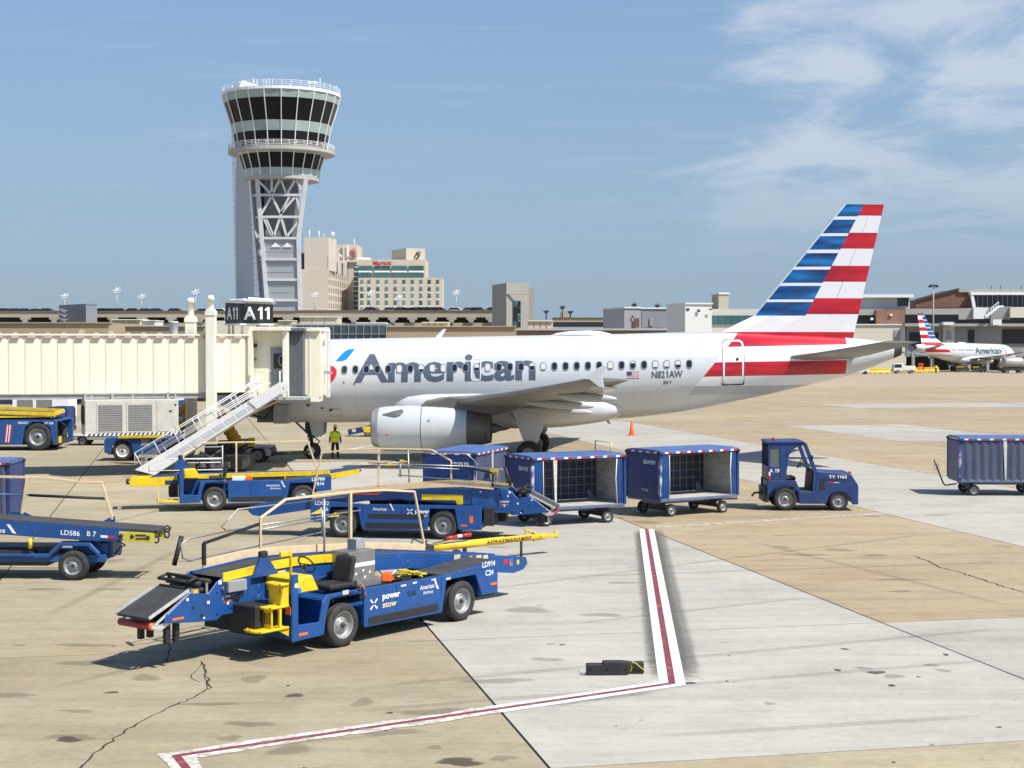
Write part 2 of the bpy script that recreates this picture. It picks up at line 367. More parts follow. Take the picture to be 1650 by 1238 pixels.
def ribbon(name, pts, w, m, z=0.004, offs=0.0, parent=apron, jit=0.0, seg=0.0):
    P = [Vector((p[0], p[1], 0)) for p in pts]
    if seg:
        Q = [P[0]]
        for a, b in zip(P, P[1:]):
            n = max(1, int((b-a).length/seg))
            Q += [a.lerp(b, k/n) for k in range(1, n+1)]
        P = Q
    vs = []; k = len(P)
    for i in range(k):
        d1 = (P[min(i+1, k-1)] - P[max(i, 0)]) if i < k-1 else P[i]-P[i-1]
        d0 = (P[i]-P[i-1]) if i > 0 else d1
        d0 = d0.normalized(); d1 = d1.normalized(); n0 = Vector((-d0.y, d0.x, 0)); n1 = Vector((-d1.y, d1.x, 0))
        n = (n0+n1); n = n / max(0.3, n.length**2) * 2
        ww = w*(1+jit*rs.uniform(-1, 1)); jj = jit*w*rs.uniform(-1, 1)
        vs += [P[i] + n*(offs+ww/2+jj) + Vector((0,0,z)), P[i] + n*(offs-ww/2+jj) + Vector((0,0,z))]
    mb = MB(); mb.add(vs, [(2*i, 2*i+1, 2*i+3, 2*i+2) for i in range(k-1)])
    return mb.build(name, m, parent, fix=False)
def worn(name, col, under, amt):
    m = bpy.data.materials.new(name); m.use_nodes = True; N = m.node_tree.nodes; L = m.node_tree.links; b = N['Principled BSDF']; b.inputs['Roughness'].default_value = 0.75
    g = N.new('ShaderNodeNewGeometry'); n = N.new('ShaderNodeTexNoise'); n.inputs['Scale'].default_value = 5; n.inputs['Detail'].default_value = 9; n.inputs['Roughness'].default_value = 0.75; L.new(g.outputs['Position'], n.inputs[0])
    r = N.new('ShaderNodeMapRange'); r.inputs[1].default_value = 0.56-amt*0.3; r.inputs[2].default_value = 0.66-amt*0.25; L.new(n.outputs[0], r.inputs[0])
    x = N.new('ShaderNodeMixRGB'); x.inputs[1].default_value = (*col, 1); x.inputs[2].default_value = (*under, 1); L.new(r.outputs[0], x.inputs[0]); L.new(x.outputs[0], b.inputs['Base Color']); return m
def soft(name, col, strength, rough=0.85):   # a mark that lies thin on the slab: worn through in places and soft at its rim
    m = bpy.data.materials.new(name); m.use_nodes = True; N = m.node_tree.nodes; L = m.node_tree.links; b = N['Principled BSDF']; b.inputs['Base Color'].default_value = (*col, 1); b.inputs['Roughness'].default_value = rough; b.inputs['Specular IOR Level'].default_value = .25
    uv = N.new('ShaderNodeUVMap'); uv.uv_map = 'rim'; sp = N.new('ShaderNodeSeparateXYZ'); L.new(uv.outputs[0], sp.inputs[0])
    g = N.new('ShaderNodeNewGeometry'); n = N.new('ShaderNodeTexNoise'); n.inputs['Scale'].default_value = 7; n.inputs['Detail'].default_value = 7; n.inputs['Roughness'].default_value = .7; L.new(g.outputs['Position'], n.inputs[0])
    a = N.new('ShaderNodeMath'); a.operation = 'MULTIPLY_ADD'; a.inputs[1].default_value = 0.9; L.new(n.outputs[0], a.inputs[0]); 
    c = N.new('ShaderNodeMath'); c.operation = 'SUBTRACT'; L.new(sp.outputs[0], c.inputs[0]); c.inputs[1].default_value = 0.45; L.new(c.outputs[0], a.inputs[2])
    r = N.new('ShaderNodeMapRange'); r.interpolation_type = 'SMOOTHSTEP'; r.inputs[1].default_value = 0.18; r.inputs[2].default_value = 0.75; r.inputs[4].default_value = strength; L.new(a.outputs[0], r.inputs[0]); L.new(r.outputs[0], b.inputs['Alpha']); return m
def rim_uv(me, vals):
    u = me.uv_layers.new(name='rim')
    for lp in me.loops: u.data[lp.index].uv = (vals[lp.vertex_index], 0)
def soft_band(pts, w, m, z, offs=0.0, n=8):
    P = [Vector((p[0], p[1], 0)) for p in pts]; Q = [P[0]]
    for a, b in zip(P, P[1:]):
        k = max(1, int((b-a).length/1.0)); Q += [a.lerp(b, q/k) for q in range(1, k+1)]
    d = (Q[-1]-Q[0]).normalized(); nn = Vector((-d.y, d.x, 0)); vs, val = [], []
    for i, p in enumerate(Q):
        e = min(1, min(i, len(Q)-1-i)/1.5 + .0)
        for t, v in ((-.5, 0), (-.3, .75), (0, 1), (.3, .75), (.5, 0)): vs.append(p + nn*(offs + w*t) + Vector((0,0,z))); val.append(v*e)
    mb = MB(); mb.add(vs, [(i*5+j, i*5+j+1, i*5+j+6, i*5+j+5) for i in range(len(Q)-1) for j in range(4)]); o = mb.build('worn_border', m, apron, fix=False); rim_uv(o.data, val)
LW = worn('white_line_paint', (0.72, 0.71, 0.68), (0.40, 0.37, 0.31), 0.10)
LW2 = worn('white_line_paint_worn', (0.70, 0.69, 0.65), (0.38, 0.33, 0.25), 0.42)
LR = worn('red_line_paint', (0.20, 0.035, 0.045), (0.28, 0.18, 0.15), 0.12)
LG = worn('dark_border_paint', (0.235, 0.23, 0.21), (0.285, 0.275, 0.245), 0.5)
LY = worn('yellow_line_paint', (0.55, 0.38, 0.08), (0.38, 0.30, 0.2), 0.3)
Lp = [gnd(1042, 853), gnd(1083, 1102), gnd(284, 1219), gnd(330, 1275)]
SB = soft('dark_border_paint', (0.13, 0.127, 0.112), 0.40)
_d = (Lp[1]-Lp[0]).normalized()
soft_band([Lp[0]-_d*.6, Lp[1]+_d*.2], 1.05, SB, 0.004, .10); soft_band([Lp[0]-_d*.2, Lp[0].lerp(Lp[1], .55), Lp[1]+_d*.25], 0.95, SB, 0.0055, -.02)
soft_band([Lp[1] + Vector((.4,.05,0)), gnd(798, 1144)], 0.80, SB, 0.003); soft_band([gnd(1085, 1100), gnd(1250, 1090)], 0.35, SB, 0.003)
# tyre tracks left on the slabs
TK = soft('tyre_track', (0.12, 0.11, 0.095), 0.13)
for (p, q, w) in [((560,1110),(1650,1010),.30),((520,1150),(1650,1060),.28),((700,960),(1500,860),.3),((20,880),(600,740),.35),((60,1000),(300,880),.3),((0,780),(560,770),.4),((900,930),(1650,905),.3),((880,1010),(1330,960),.25),((1000,1190),(1650,1150),.3),((30,1120),(420,1030),.3),((1200,870),(1640,980),.28),((1120,760),(1650,770),.4),((200,1215),(700,1180),.25)]:
    soft_band([gnd(*p), gnd(*q)], w, TK, 0.0022)
ribbon('painted_line', [Lp[0], Lp[1], gnd(798, 1144)], 0.44, LW, 0.008)
ribbon('painted_line', [gnd(798, 1144), Lp[2], Lp[3]], 0.44, LW2, 0.008, seg=0.35, jit=0.08)
ribbon('painted_line', Lp, 0.115, LR, 0.012)
a, b = gnd(1058, 850), gnd(1425, 828)
ribbon('painted_line', [a, b], 0.15, LW2, 0.005, seg=0.4, jit=0.15); ribbon('painted_line', [a + Vector((0, .28, 0)), b + Vector((0, .28, 0))], 0.08, LW2, 0.005, seg=0.4, jit=0.3)
for (p, q, w, m) in [((150,671),(230,716),0.25,LY), ((430,788),(560,757),0.22,LR), ((540,760),(640,742),0.15,LR), ((1150,673),(1215,672),1.2,LY), ((300,660),(480,668),.5,LR),
                     ((100,758),(340,735),0.18,LR), ((560,725),(700,700),0.3,LW2), ((1430,636),(1650,652),1.0,LG), ((1190,672),(1650,700),0.25,LG), ((1180,705),(1650,716),0.2,LG)]:
    ribbon('painted_line', [gnd(*p), gnd(*q)], w, m, 0.004, seg=1.5, jit=0.08)
CK = mat('crack_filler', (0.035, 0.032, 0.028), 0.85, var=0.3, scale=8)
def crack(pts, w):
    P = [gnd(*p) for p in pts]; Q = [P[0]]
    for a, b in zip(P, P[1:]):
        n = max(2, int((b-a).length/0.13))
        for k in range(1, n+1):
            Q.append(a.lerp(b, k/n) + Vector((rs.uniform(-.03, .03), rs.uniform(-.03, .03), 0)))
    ribbon('crack', Q, w, CK, 0.004, jit=0.5)
crack([(268,1000),(263,1028),(276,1045),(270,1066)], .022)
crack([(325,1066),(331,1085),(340,1108),(318,1121),(300,1130),(278,1139),(225,1163),(185,1190),(150,1215),(122,1243)], .028)
crack([(326,1068),(306,1093),(322,1100)], .015); crack([(330,1070),(330,1095),(338,1112)], .015)
crack([(1474,897),(1500,906),(1512,914),(1545,922),(1600,940),(1660,958)], .05)
crack([(478,875),(510,860),(520,845)], .02)
STN = [soft('oil_stain', (0.07, 0.06, 0.046), 0.62, .7), soft('faint_stain', (0.13, 0.112, 0.085), 0.24), soft('dark_stain', (0.04, 0.035, 0.03), 0.75, .6)]
def stain(px, py, rx, ry, k):
    c = gnd(px, py); n = 18; ph = [rs.uniform(0, 6.28) for _ in range(3)]; z = 0.0026+0.0006*rs.random()
    vs = [(c.x, c.y, z)]; val = [1.0]
    for sc, v in ((.55, .95), (1.15, 0.0)):
        for i in range(n):
            a = 2*math.pi*i/n; r = sc*(1 + 0.2*math.sin(2*a+ph[0]) + 0.14*math.sin(3*a+ph[1]) + 0.08*math.sin(5*a+ph[2]))
            vs.append((c.x + rx*r*math.cos(a), c.y + ry*r*math.sin(a), z)); val.append(v)
    fs = [(0, 1+i, 1+(i+1) % n) for i in range(n)] + [(1+i, 1+n+i, 1+n+(i+1) % n, 1+(i+1) % n) for i in range(n)]
    mb = MB(); mb.add(vs, fs); o = mb.build('stain', STN[k], apron, fix=False); rim_uv(o.data, val)
for s_ in [(1361,1046,.09,.09,0),(1412,1084,.16,.16,0),(1350,1080,.08,.1,0),(1521,1081,.15,.15,1),(1524,1055,.07,.1,0),(1437,1105,.08,.08,2),(1241,1134,.12,.1,1),(1501,1072,.13,.16,1),
           (1392,1077,.16,.12,1),(1440,1090,.25,.16,1),(1480,1091,.05,.05,0),(906,1039,.08,.06,0),(888,1038,.09,.05,0),(870,976,.1,.08,1),(880,1063,.3,.2,1),(1063,1053,.05,.07,2),
           (110,1192,.2,.18,0),(475,1121,.2,.12,0),(740,1228,.35,.22,0),(810,1222,.2,.16,1),(180,1116,.12,.1,0),(585,1132,.2,.3,1),(370,1190,.18,.2,1),(628,1149,.06,.06,2),(290,1217,.1,.1,1),
           (350,1000,.1,.1,1),(620,1180,.5,.25,1),(520,1180,.2,.1,1),(1171,1098,.04,.04,2),(1610,1172,.05,.05,2),(700,1205,.15,.1,1),(300,905,.3,.06,0),(180,950,.3,.15,1),(30,1040,.2,.1,1),(1410,895,.3,.3,1),(1260,882,.3,.3,1)]:
    stain(*s_)
for _ in range(26): stain(rs.uniform(-20, 800), rs.uniform(820, 1230), rs.uniform(.2, .7), rs.uniform(.1, .35), 1)
for _ in range(14): stain(rs.uniform(800, 1650), rs.uniform(790, 1000), rs.uniform(.2, .7), rs.uniform(.15, .4), 1)
for _ in range(60):
    px = rs.uniform(0, 1650); py = rs.uniform(780, 1238); r = rs.uniform(.015, .045); stain(px, py, r, r*rs.uniform(.7, 1.3), rs.choice([0, 0, 1, 2]))
# ================================================================== the airliner at the gate
PL = mat('silver_white_paint', (0.60, 0.615, 0.63), 0.3, var=0.03, scale=0.8, dirt=0.12, dirtcol=(0.45, 0.44, 0.42), coat=0.3)
PLG = mat('silver_grey_paint', (0.46, 0.47, 0.48), 0.32, var=0.03, scale=0.8, coat=0.3)
PLW = mat('white_livery_paint', (0.80, 0.80, 0.81), 0.3, coat=0.3)
def seam(m, pitch=2.67, amt=0.30):          # skin joints every few frames and along the stringers
    N = m.node_tree.nodes; L = m.node_tree.links; b = N['Principled BSDF']; tc = N.new('ShaderNodeTexCoord'); sp = N.new('ShaderNodeSeparateXYZ'); L.new(tc.outputs['Object'], sp.inputs[0])
    def ln(o, p, w, off):
        a = N.new('ShaderNodeMath'); a.operation = 'ADD'; a.inputs[1].default_value = off; L.new(o, a.inputs[0]); q = N.new('ShaderNodeMath'); q.operation = 'PINGPONG'; q.inputs[1].default_value = p/2; L.new(a.outputs[0], q.inputs[0])
        c = N.new('ShaderNodeMath'); c.operation = 'LESS_THAN'; c.inputs[1].default_value = w; L.new(q.outputs[0], c.inputs[0]); return c.outputs[0]
    mx = N.new('ShaderNodeMath'); mx.operation = 'MAXIMUM'; L.new(ln(sp.outputs[0], pitch, .009, .4), mx.inputs[0]); L.new(ln(sp.outputs[2], 1.27, .008, .12), mx.inputs[1])
    k = N.new('ShaderNodeMath'); k.operation = 'MULTIPLY'; k.inputs[1].default_value = amt; L.new(mx.outputs[0], k.inputs[0])
    old = b.inputs['Base Color'].links[0].from_socket; x = N.new('ShaderNodeMixRGB'); L.new(k.outputs[0], x.inputs[0]); L.new(old, x.inputs[1]); x.inputs[2].default_value = (.12, .12, .12, 1); L.new(x.outputs[0], b.inputs['Base Color'])
seam(PL)
def streaked(name, a, b, c):
    m = bpy.data.materials.new(name); m.use_nodes = True; N = m.node_tree.nodes; L = m.node_tree.links; p = N['Principled BSDF']; p.inputs['Roughness'].default_value = 0.3; p.inputs['Coat Weight'].default_value = 0.3
    tc = N.new('ShaderNodeTexCoord'); mp = N.new('ShaderNodeMapping'); mp.inputs['Scale'].default_value = (0.35, 0.6, 2.6); L.new(tc.outputs['Object'], mp.inputs[0])
    n = N.new('ShaderNodeTexNoise'); n.inputs['Scale'].default_value = 1.0; n.inputs['Detail'].default_value = 2; L.new(mp.outputs[0], n.inputs[0])
    r = N.new('ShaderNodeValToRGB'); e = r.color_ramp.elements; e[0].position = 0.36; e[0].color = (*a, 1); e[1].position = 0.66; e[1].color = (*c, 1); k = r.color_ramp.elements.new(0.52); k.color = (*b, 1)
    L.new(n.outputs[0], r.inputs[0]); L.new(r.outputs[0], p.inputs['Base Color']); return m
RED = streaked('red_livery_paint', (0.34, 0.006, 0.022), (0.50, 0.010, 0.025), (0.62, 0.014, 0.024))
BLU = streaked('blue_livery_paint', (0.008, 0.028, 0.115), (0.008, 0.10, 0.30), (0.015, 0.19, 0.48))
LETG = mat('slate_lettering', (0.085, 0.115, 0.15), 0.4)
HA = R(-4.0)
def fus_section(x, T):
    if x <= T[0][0]: r = T[0]
    elif x >= T[-1][0]: r = T[-1]
    else:
        for i in range(len(T)-1):
            if T[i][0] <= x <= T[i+1][0]: break
        t = (x-T[i][0])/(T[i+1][0]-T[i][0]); p0, p1, p2, p3 = T[max(i-1,0)], T[i], T[i+1], T[min(i+2, len(T)-1)]
        out = []
        for k in (1, 2, 3):
            d1 = (p2[k]-p0[k])/max(1e-6, p2[0]-p0[0])*(p2[0]-p1[0]); d2 = (p3[k]-p1[k])/max(1e-6, p3[0]-p1[0])*(p2[0]-p1[0])
            a = t*t*t; b = t*t
            out.append((2*a-3*b+1)*p1[k] + (a-2*b+t)*d1 + (-2*a+3*b)*p2[k] + (a-b)*d2)
        return out
    return list(r[1:])
def cz(x): return 3.83 + 0.0175*(x-5)
FT = [(0, cz(0)-.58, cz(0)-.50, .05), (.12, cz(0)-.85, cz(0)-.22, .34), (.4, cz(0)-1.08, cz(0)+.05, .60), (1.0, cz(1)-1.40, cz(1)+.48, 1.0), (2.0, cz(2)-1.75, cz(2)+1.25, 1.42), (3.0, cz(3)-1.93, cz(3)+1.75, 1.70),
      (4.2, cz(4.2)-2.03, cz(4.2)+1.98, 1.87), (5.6, cz(5.6)-2.07, cz(5.6)+2.06, 1.96), (7, cz(7)-2.07, cz(7)+2.07, 1.975), (13, cz(13)-2.07, cz(13)+2.07, 1.975), (18.5, cz(18.5)-2.07, cz(18.5)+2.07, 1.975),
      (20.5, 2.04, cz(20.5)+2.07, 1.97), (23.3, 2.37, 6.24, 1.90), (26.9, 3.10, 6.22, 1.58), (29.5, 3.70, 6.10, 1.20), (31.4, 4.18, 5.97, .86), (33.0, 4.78, 5.80, .47), (33.84, 5.13, 5.66, .25)]
def surf(x, z, off=0.0):                 # near-side skin: local y for a station and a height
    zb, zt, w = fus_section(x, FT); c = (zb+zt)/2; h = (zt-zb)/2
    k = max(-0.999, min(0.999, (z-c)/h)); return -(w+off)*math.sqrt(1-k*k)
def make_aircraft(root, detail=True):
    a = root
    ox, oy = a.location.x, a.location.y; ex = Vector((math.cos(HA), math.sin(HA))); ey = Vector((-ex.y, ex.x))
    def loc_plane(px, py, v):            # local (x, z) on the plane y = v
        d = ray(px, py); dn = d[0]*ey.x + d[1]*ey.y; on = ox*ey.x + oy*ey.y; t = (v+on)/dn
        X, Y = d[0]*t - ox, d[1]*t - oy
        return X*ex.x + Y*ex.y, H + d[2]*t
    def skin(px, py):
        v = -1.95
        for _ in range(6):
            x, z = loc_plane(px, py, v); v = surf(x, z)
        return x, z
    Z3 = lambda zx, zy: (1120 + zx/3.641, 310 + zy/3.641)
    # ---------------- fuselage with its livery cut into the skin
    xs = [0, .06, .12, .25, .4, .7, 1.0, 1.5, 2, 2.5, 3, 3.6, 4.2, 4.9, 5.6, 7] + [7.9+.9*k for k in range(13)] + [19.5, 20.5] + [21.2+.7*k for k in range(17)] + [33.0, 33.4, 33.84]
    n = 56; rings = []
    for x in xs:
        zb, zt, w = fus_section(x, FT); c = (zb+zt)/2; h = (zt-zb)/2
        rings.append([(x, w*math.cos(2*math.pi*j/n), c + h*math.sin(2*math.pi*j/n)) for j in range(n)])
    mb = MB(); mb.loft(rings)
    fus = mb.build('fuselage', [PL, RED, PLG, M['darkmetal'], PLW], a)
    def line(p, q): return loc_plane(*Z3(*p), -1.4), loc_plane(*Z3(*q), -1.4)
    D = line((262, 822), (45, 1082)); L1 = line((262, 820), (925, 808)); L2 = line((190, 908), (925, 893)); L3 = line((110, 998), (900, 985)); L4 = line((45, 1082), (900, 1068))
    G1 = line((-20, 1137), (700, 1132)); G2 = line((-60, 1190), (500, 1185)); DE = line((902, 880), (898, 1075))
    bm = bmesh.new(); bm.from_mesh(fus.data)
    def side(Lq, x, z):
        (x0, z0), (x1, z1) = Lq; return (x1-x0)*(z-z0) - (z1-z0)*(x-x0)
    if detail:
        for (x0, z0), (x1, z1) in (D, L1, L2, L3, L4, G1, G2, DE):
            no = Vector((-(z1-z0), 0, x1-x0)).normalized()
            bmesh.ops.bisect_plane(bm, geom=bm.verts[:]+bm.edges[:]+bm.faces[:], plane_co=(x0, 0, z0), plane_no=no, dist=1e-4)
        bmesh.ops.bisect_plane(bm, geom=bm.verts[:]+bm.edges[:]+bm.faces[:], plane_co=(33.45, 0, 0), plane_no=(1, 0, 0))
        for f_ in bm.faces:
            c = f_.calc_center_median(); k = 0
            right = side(D, c.x, c.z) > 0 if False else ((c.x - D[0][0])*(D[1][1]-D[0][1]) - (c.z-D[0][1])*(D[1][0]-D[0][0])) < 0
            if right:
                below = lambda Lq: side(Lq, c.x, c.z) < 0
                endx = c.x < DE[0][0] + (DE[1][0]-DE[0][0])*0.5
                if endx and ((below(L1) and not below(L2)) or (below(L3) and not below(L4))): k = 1
                elif endx and below(G1) and not below(G2): k = 2
                elif endx and below(L2) and not below(G1): k = 4
            if c.x > 33.45: k = 3
            f_.material_index = k
    bm.to_mesh(fus.data); bm.free()
    for p in fus.data.polygons: p.use_smooth = True
    # ---------------- fin: skin panels follow the painted bands
    lev = sorted({72, 138, 143, 162, 238, 242, 258, 332, 338, 358, 432, 438, 455, 526, 533, 550, 622, 630, 645, 716, 725, 770, 820, 860})
    blue = [(72,143),(162,242),(258,338),(358,438),(455,533),(550,630),(645,725)]; red = [(68,138),(238,332),(432,526),(622,716),(820,905)]
    le = lambda y: 877 - (y-72)*(877-340)/(728-72) if y <= 728 else 340 - (y-728)*(340-205)/(790-728) if y < 790 else 205 - (y-790)*1.8
    te = lambda y: 1110 - (y-68)*(1110-930)/(840-68)
    bd = lambda y: 990 - (y-70)*(990-648)/(718-70)
    rows = []
    for y in lev:
        x0, xb, x1 = le(y), bd(y), te(y)
        if y > 725: xb = x0 + (x1-x0)*0.42
        xw = min(x0+9, xb-4); cols = [x0, xw, x0+(xb-x0)*.35 if x0+(xb-x0)*.35 > xw+1 else (xw+xb)/2, xb, xb+(x1-xb)*.45, xb+(x1-xb)*.47, x1]
        row = []
        for cx in cols:
            x, z = loc_plane(*Z3(cx, y), 0.0); t = (cx-x0)/(x1-x0); ch = (x1-x0)/3.641/33.2
            th = ch*0.105*(1.48*math.sqrt(max(t, 0)) - 0.63*t - 1.76*t*t + 1.42*t**3 - 0.5*t**4)*2.2*0.5 if t < 1 else 0.0
            row.append((x, max(0.004, th), z))
        rows.append((y, row))
    vs, fs, ms = [], [], []
    for sg in (-1, 1):
        o = len(vs)
        for y, row in rows: vs += [(x, sg*t, z) for x, t, z in row]
        for i in range(len(rows)-1):
            ym = (rows[i][0]+rows[i+1][0])/2
            for j in range(6):
                b = o + i*7 + j; fs.append((b, b+1, b+8, b+7))
                k = 0
                if ym <= 725 and 1 <= j <= 2 and any(p <= ym <= q for p, q in blue): k = 2
                if ym > 725 and any(p <= ym <= q for p, q in red): k = 1 if j > 0 else 0
                if ym <= 725 and j >= 3 and any(p <= ym <= q for p, q in red): k = 1
                if ym <= 725 and j == 4 and k == 0: k = 3
                ms.append(k)
    m = MB(); m.v = vs; m.f = fs; m.mi = ms; m.sm = [False]*len(fs)
    o2 = 7*len(rows); m.f.append(list(range(7)) + [o2+k for k in range(6, -1, -1)]); m.mi.append(1); m.sm.append(False)
    for r_ in (0, 6):
        for i in range(len(rows)-1):
            m.f.append([i*7+r_, (i+1)*7+r_, o2+(i+1)*7+r_, o2+i*7+r_]); m.mi.append(0); m.sm.append(False)
    fin = m.build('tail_fin', [PLW, RED, BLU, PLG], a)
    # ---------------- wings, tailplanes
    def airfoil(xle, ch, y, z, th, nn=9):
        up = [(xle + ch*(0.5-0.5*math.cos(math.pi*i/nn)), i/nn) for i in range(nn+1)]
        pts = []
        for x, _ in up:
            t = (x-xle)/ch; pts.append((x, y, z + th*(1.48*math.sqrt(t)-0.63*t-1.76*t*t+1.42*t**3-0.51*t**4)*0.5*1.9))
        for x, _ in reversed(up[1:-1]):
            t = (x-xle)/ch; pts.append((x, y, z - th*(1.48*math.sqrt(t)-0.63*t-1.76*t*t+1.42*t**3-0.51*t**4)*0.5*1.6))
        return pts
    WG = mat('wing_grey_paint', (0.27, 0.27, 0.258), 0.42, var=0.06, scale=1.2, dirt=0.25, dirtcol=(0.20, 0.19, 0.17))
    for sg in (-1, 1):
        m = MB(); m.loft([airfoil(*p) for p in ((10.6, 7.6, sg*1.7, 2.72, .95), (13.1, 5.0, sg*6.3, 3.12, .62), (16.0, 3.4, sg*11.5, 3.66, .38), (18.9, 1.75, sg*16.5, 4.28, .19))])
        w = m.build('wing', WG, a)
        for yy, x0, ln, zz in ((4.6, 15.7, 3.4, 2.60), (8.3, 16.2, 3.0, 3.02), (12.0, 17.7, 2.5, 3.46)):
            f_ = MB(); f_.ell((0, 0, 0), ln/2, .16, .19, 12, 10); o = f_.build('flap_fairing', PLG, w); o.location = (x0+ln/2, sg*yy, zz); o.rotation_euler = (0, R(3), 0)
        tipy = sg*16.55
        q = [loc_plane(*p, -16.55) for p in ((925, 612), (940, 606), (972, 589), (979, 588), (970, 607), (974, 626), (964, 623), (950, 612), (938, 611))]
        f_ = MB(); f_.prism(q, 'y', tipy-.05, tipy+.05); f_.build('wingtip_fence', PL, w, bev=.02)
        s_ = MB()
        for k in range(4):      # flap panel and gaps under the trailing edge
            y0 = sg*(2.6+k*3.1); y1 = sg*(2.6+(k+1)*3.1-.12); tz = lambda y: 2.70 + (abs(y)-1.7)*0.1055
            tx = lambda y: 18.15 if abs(y) < 6.3 else 18.1 + (abs(y)-6.3)*.25
            s_.add([(tx(y0)-1.0, y0, tz(y0)-.10), (tx(y1)-1.0, y1, tz(y1)-.10), (tx(y1)+.12, y1, tz(y1)-.16), (tx(y0)+.12, y0, tz(y0)-.16),
                    (tx(y0)-1.0, y0, tz(y0)-.03), (tx(y1)-1.0, y1, tz(y1)-.03), (tx(y1)+.12, y1, tz(y1)-.13), (tx(y0)+.12, y0, tz(y0)-.13)],
                   [(3,2,1,0),(4,5,6,7),(0,1,5,4),(1,2,6,5),(2,3,7,6),(3,0,4,7)])
        s_.build('flap', PLG, w)
        m = MB(); m.loft([airfoil(*p) for p in ((27.95, 3.5, sg*.75, 4.98, .36), (29.2, 2.85, sg*2.4, 5.18, .26), (32.0, 1.55, sg*6.1, 5.76, .12))])
        m.build('tailplane', WG, a)
    # ---------------- belly fairing
    m = MB(); rg = []
    for x, w, zb, zt in ((9.0, .15, 2.55, 2.75), (9.15, 1.2, 2.0, 3.0), (9.5, 1.75, 1.80, 3.25), (10.1, 2.02, 1.68, 3.48), (11, 2.12, 1.6, 3.58), (13, 2.16, 1.55, 3.6), (16, 2.16, 1.55, 3.6), (17.5, 2.12, 1.62, 3.52), (18.6, 2.02, 1.75, 3.35), (19.5, 1.86, 1.9, 3.15), (20.1, 1.6, 2.1, 2.98), (20.5, 1.1, 2.3, 2.8)):
        c = (zb+zt)/2; h = (zt-zb)/2; rg.append([(x, w*math.copysign(abs(math.cos(t))**.62, math.cos(t)), c + h*math.copysign(abs(math.sin(t))**.75, math.sin(t))) for t in (2*math.pi*(j+.5)/36 for j in range(36))])
    m.loft(rg).build('belly_fairing', PL, a)
    # ---------------- engines
    NAC = mat('nacelle_paint', (0.53, 0.55, 0.56), 0.32, var=0.04, scale=1.5, dirt=0.2, dirtcol=(0.38, 0.37, 0.35), coat=0.2)
    LIP = mat('nacelle_lip_metal', (0.40, 0.40, 0.40), 0.35, 0.5)
    NOZ = mat('nozzle_metal', (0.15, 0.135, 0.12), 0.45, 0.25, var=0.2, scale=2, dirt=0.3)
    for sg in (-1, 1):
        c = (9.05, sg*5.75, 1.84)
        m = MB(); m.lathe([(.935,.33),(.98,.6),(1.015,1.1),(1.03,1.7),(1.03,2.3)], c, 'x', 40); m.lathe([(1.03,2.32),(1.015,2.8),(.98,3.4),(.925,3.9),(.865,4.35)], c, 'x', 40)
        e = m.build('engine_nacelle', NAC, a)
        m = MB(); m.lathe([(.70,.55),(.715,.3),(.74,.12),(.775,.02),(.81,0),(.845,.05),(.885,.15),(.93,.325)], c, 'x', 40); m.build('inlet_lip', LIP, e)
        m = MB(); m.lathe([(.862,4.35),(.80,4.75),(.71,5.25),(.66,5.42),(.63,5.40),(.70,4.9),(.72,4.4)], c, 'x', 40); m.lathe([(.3,5.0),(.22,5.6),(.03,6.0)], c, 'x', 20); m.lathe([(.72,4.6),(.02,4.6)], c, 'x', 24); m.build('exhaust_nozzle', NOZ, e)
        m = MB(); m.lathe([(.72,.55),(.72,1.0),(.2,1.0),(.16,.75),(.01,.5)], c, 'x', 24)
        for k in range(20):
            t = 2*math.pi*k/20; d = Vector((0, math.cos(t), math.sin(t))); p = Vector((0, -math.sin(t), math.cos(t))); o = Vector(c)
            m.add([o+Vector((.86,0,0))+d*.2+p*.03, o+Vector((.98,0,0))+d*.2-p*.03, o+Vector((.98,0,0))+d*.70-p*.07, o+Vector((.82,0,0))+d*.70+p*.07], [(0,1,2,3)])
        m.build('fan', M['darkmetal'], e)
        m = MB(); m.prism([(10.9,2.70),(11.6,3.02),(12.6,3.28),(13.8,3.22),(15.9,2.98),(15.7,2.72),(14.7,2.46),(13.2,2.50),(12,2.6)], 'y', c[1]-.26, c[1]+.26)
        m.build('engine_pylon', mat('pylon_paint', (0.13, 0.12, 0.11), 0.5, var=.2, scale=2), e, bev=.06)
        m = MB(); ny = lambda x, z: c[1] + sg*(math.sqrt(max(.02, (.985 if x < .9 else 1.02)**2-(z-1.84)**2))+.03); sp_ = [(.55,2.50),(1.05,2.64),(1.42,2.72),(1.50,2.60),(1.38,2.46),(1.15,2.40),(.85,2.42)]; m.add([(c[0]+x, ny(x, z)+sg*.02, z) for x, z in sp_] + [(c[0]+1.15, ny(1.15, 2.54)+sg*.05, 2.54)] + [(c[0]+x, ny(x, z)-sg*.06, z) for x, z in sp_], [[q, (q+1) % 7, 7] for q in range(7)] + [[q, (q+1) % 7, 8+(q+1) % 7, 8+q] for q in range(7)]); m.build('nacelle_strake', mat('strake_grey', (.12,.12,.12), .5), e)
        m = MB(); m.add([(c[0]+2.6, c[1]+sg*.98, 2.20), (c[0]+2.75, c[1]+sg*.98, 2.20), (c[0]+2.68, c[1]+sg*.96, 2.30)], [(0,1,2)]); m.build('lift_point', M['grey'], e, fix=False)
        for zz_ in (1.1, 1.55): m = MB(); yy_ = c[1]+sg*(math.sqrt(1.03**2-(zz_-1.84)**2)+.006); m.box(c[0]+1.15, c[0]+2.25, yy_-.003, yy_+.003, zz_, zz_+.012); m.build('panel_seam', M['grey'], e)
        m = MB(); m.lathe([(1.034,2.295),(1.04,2.31),(1.034,2.325)], c, 'x', 40); m.build('cowl_seam', M['darkmetal'], e)
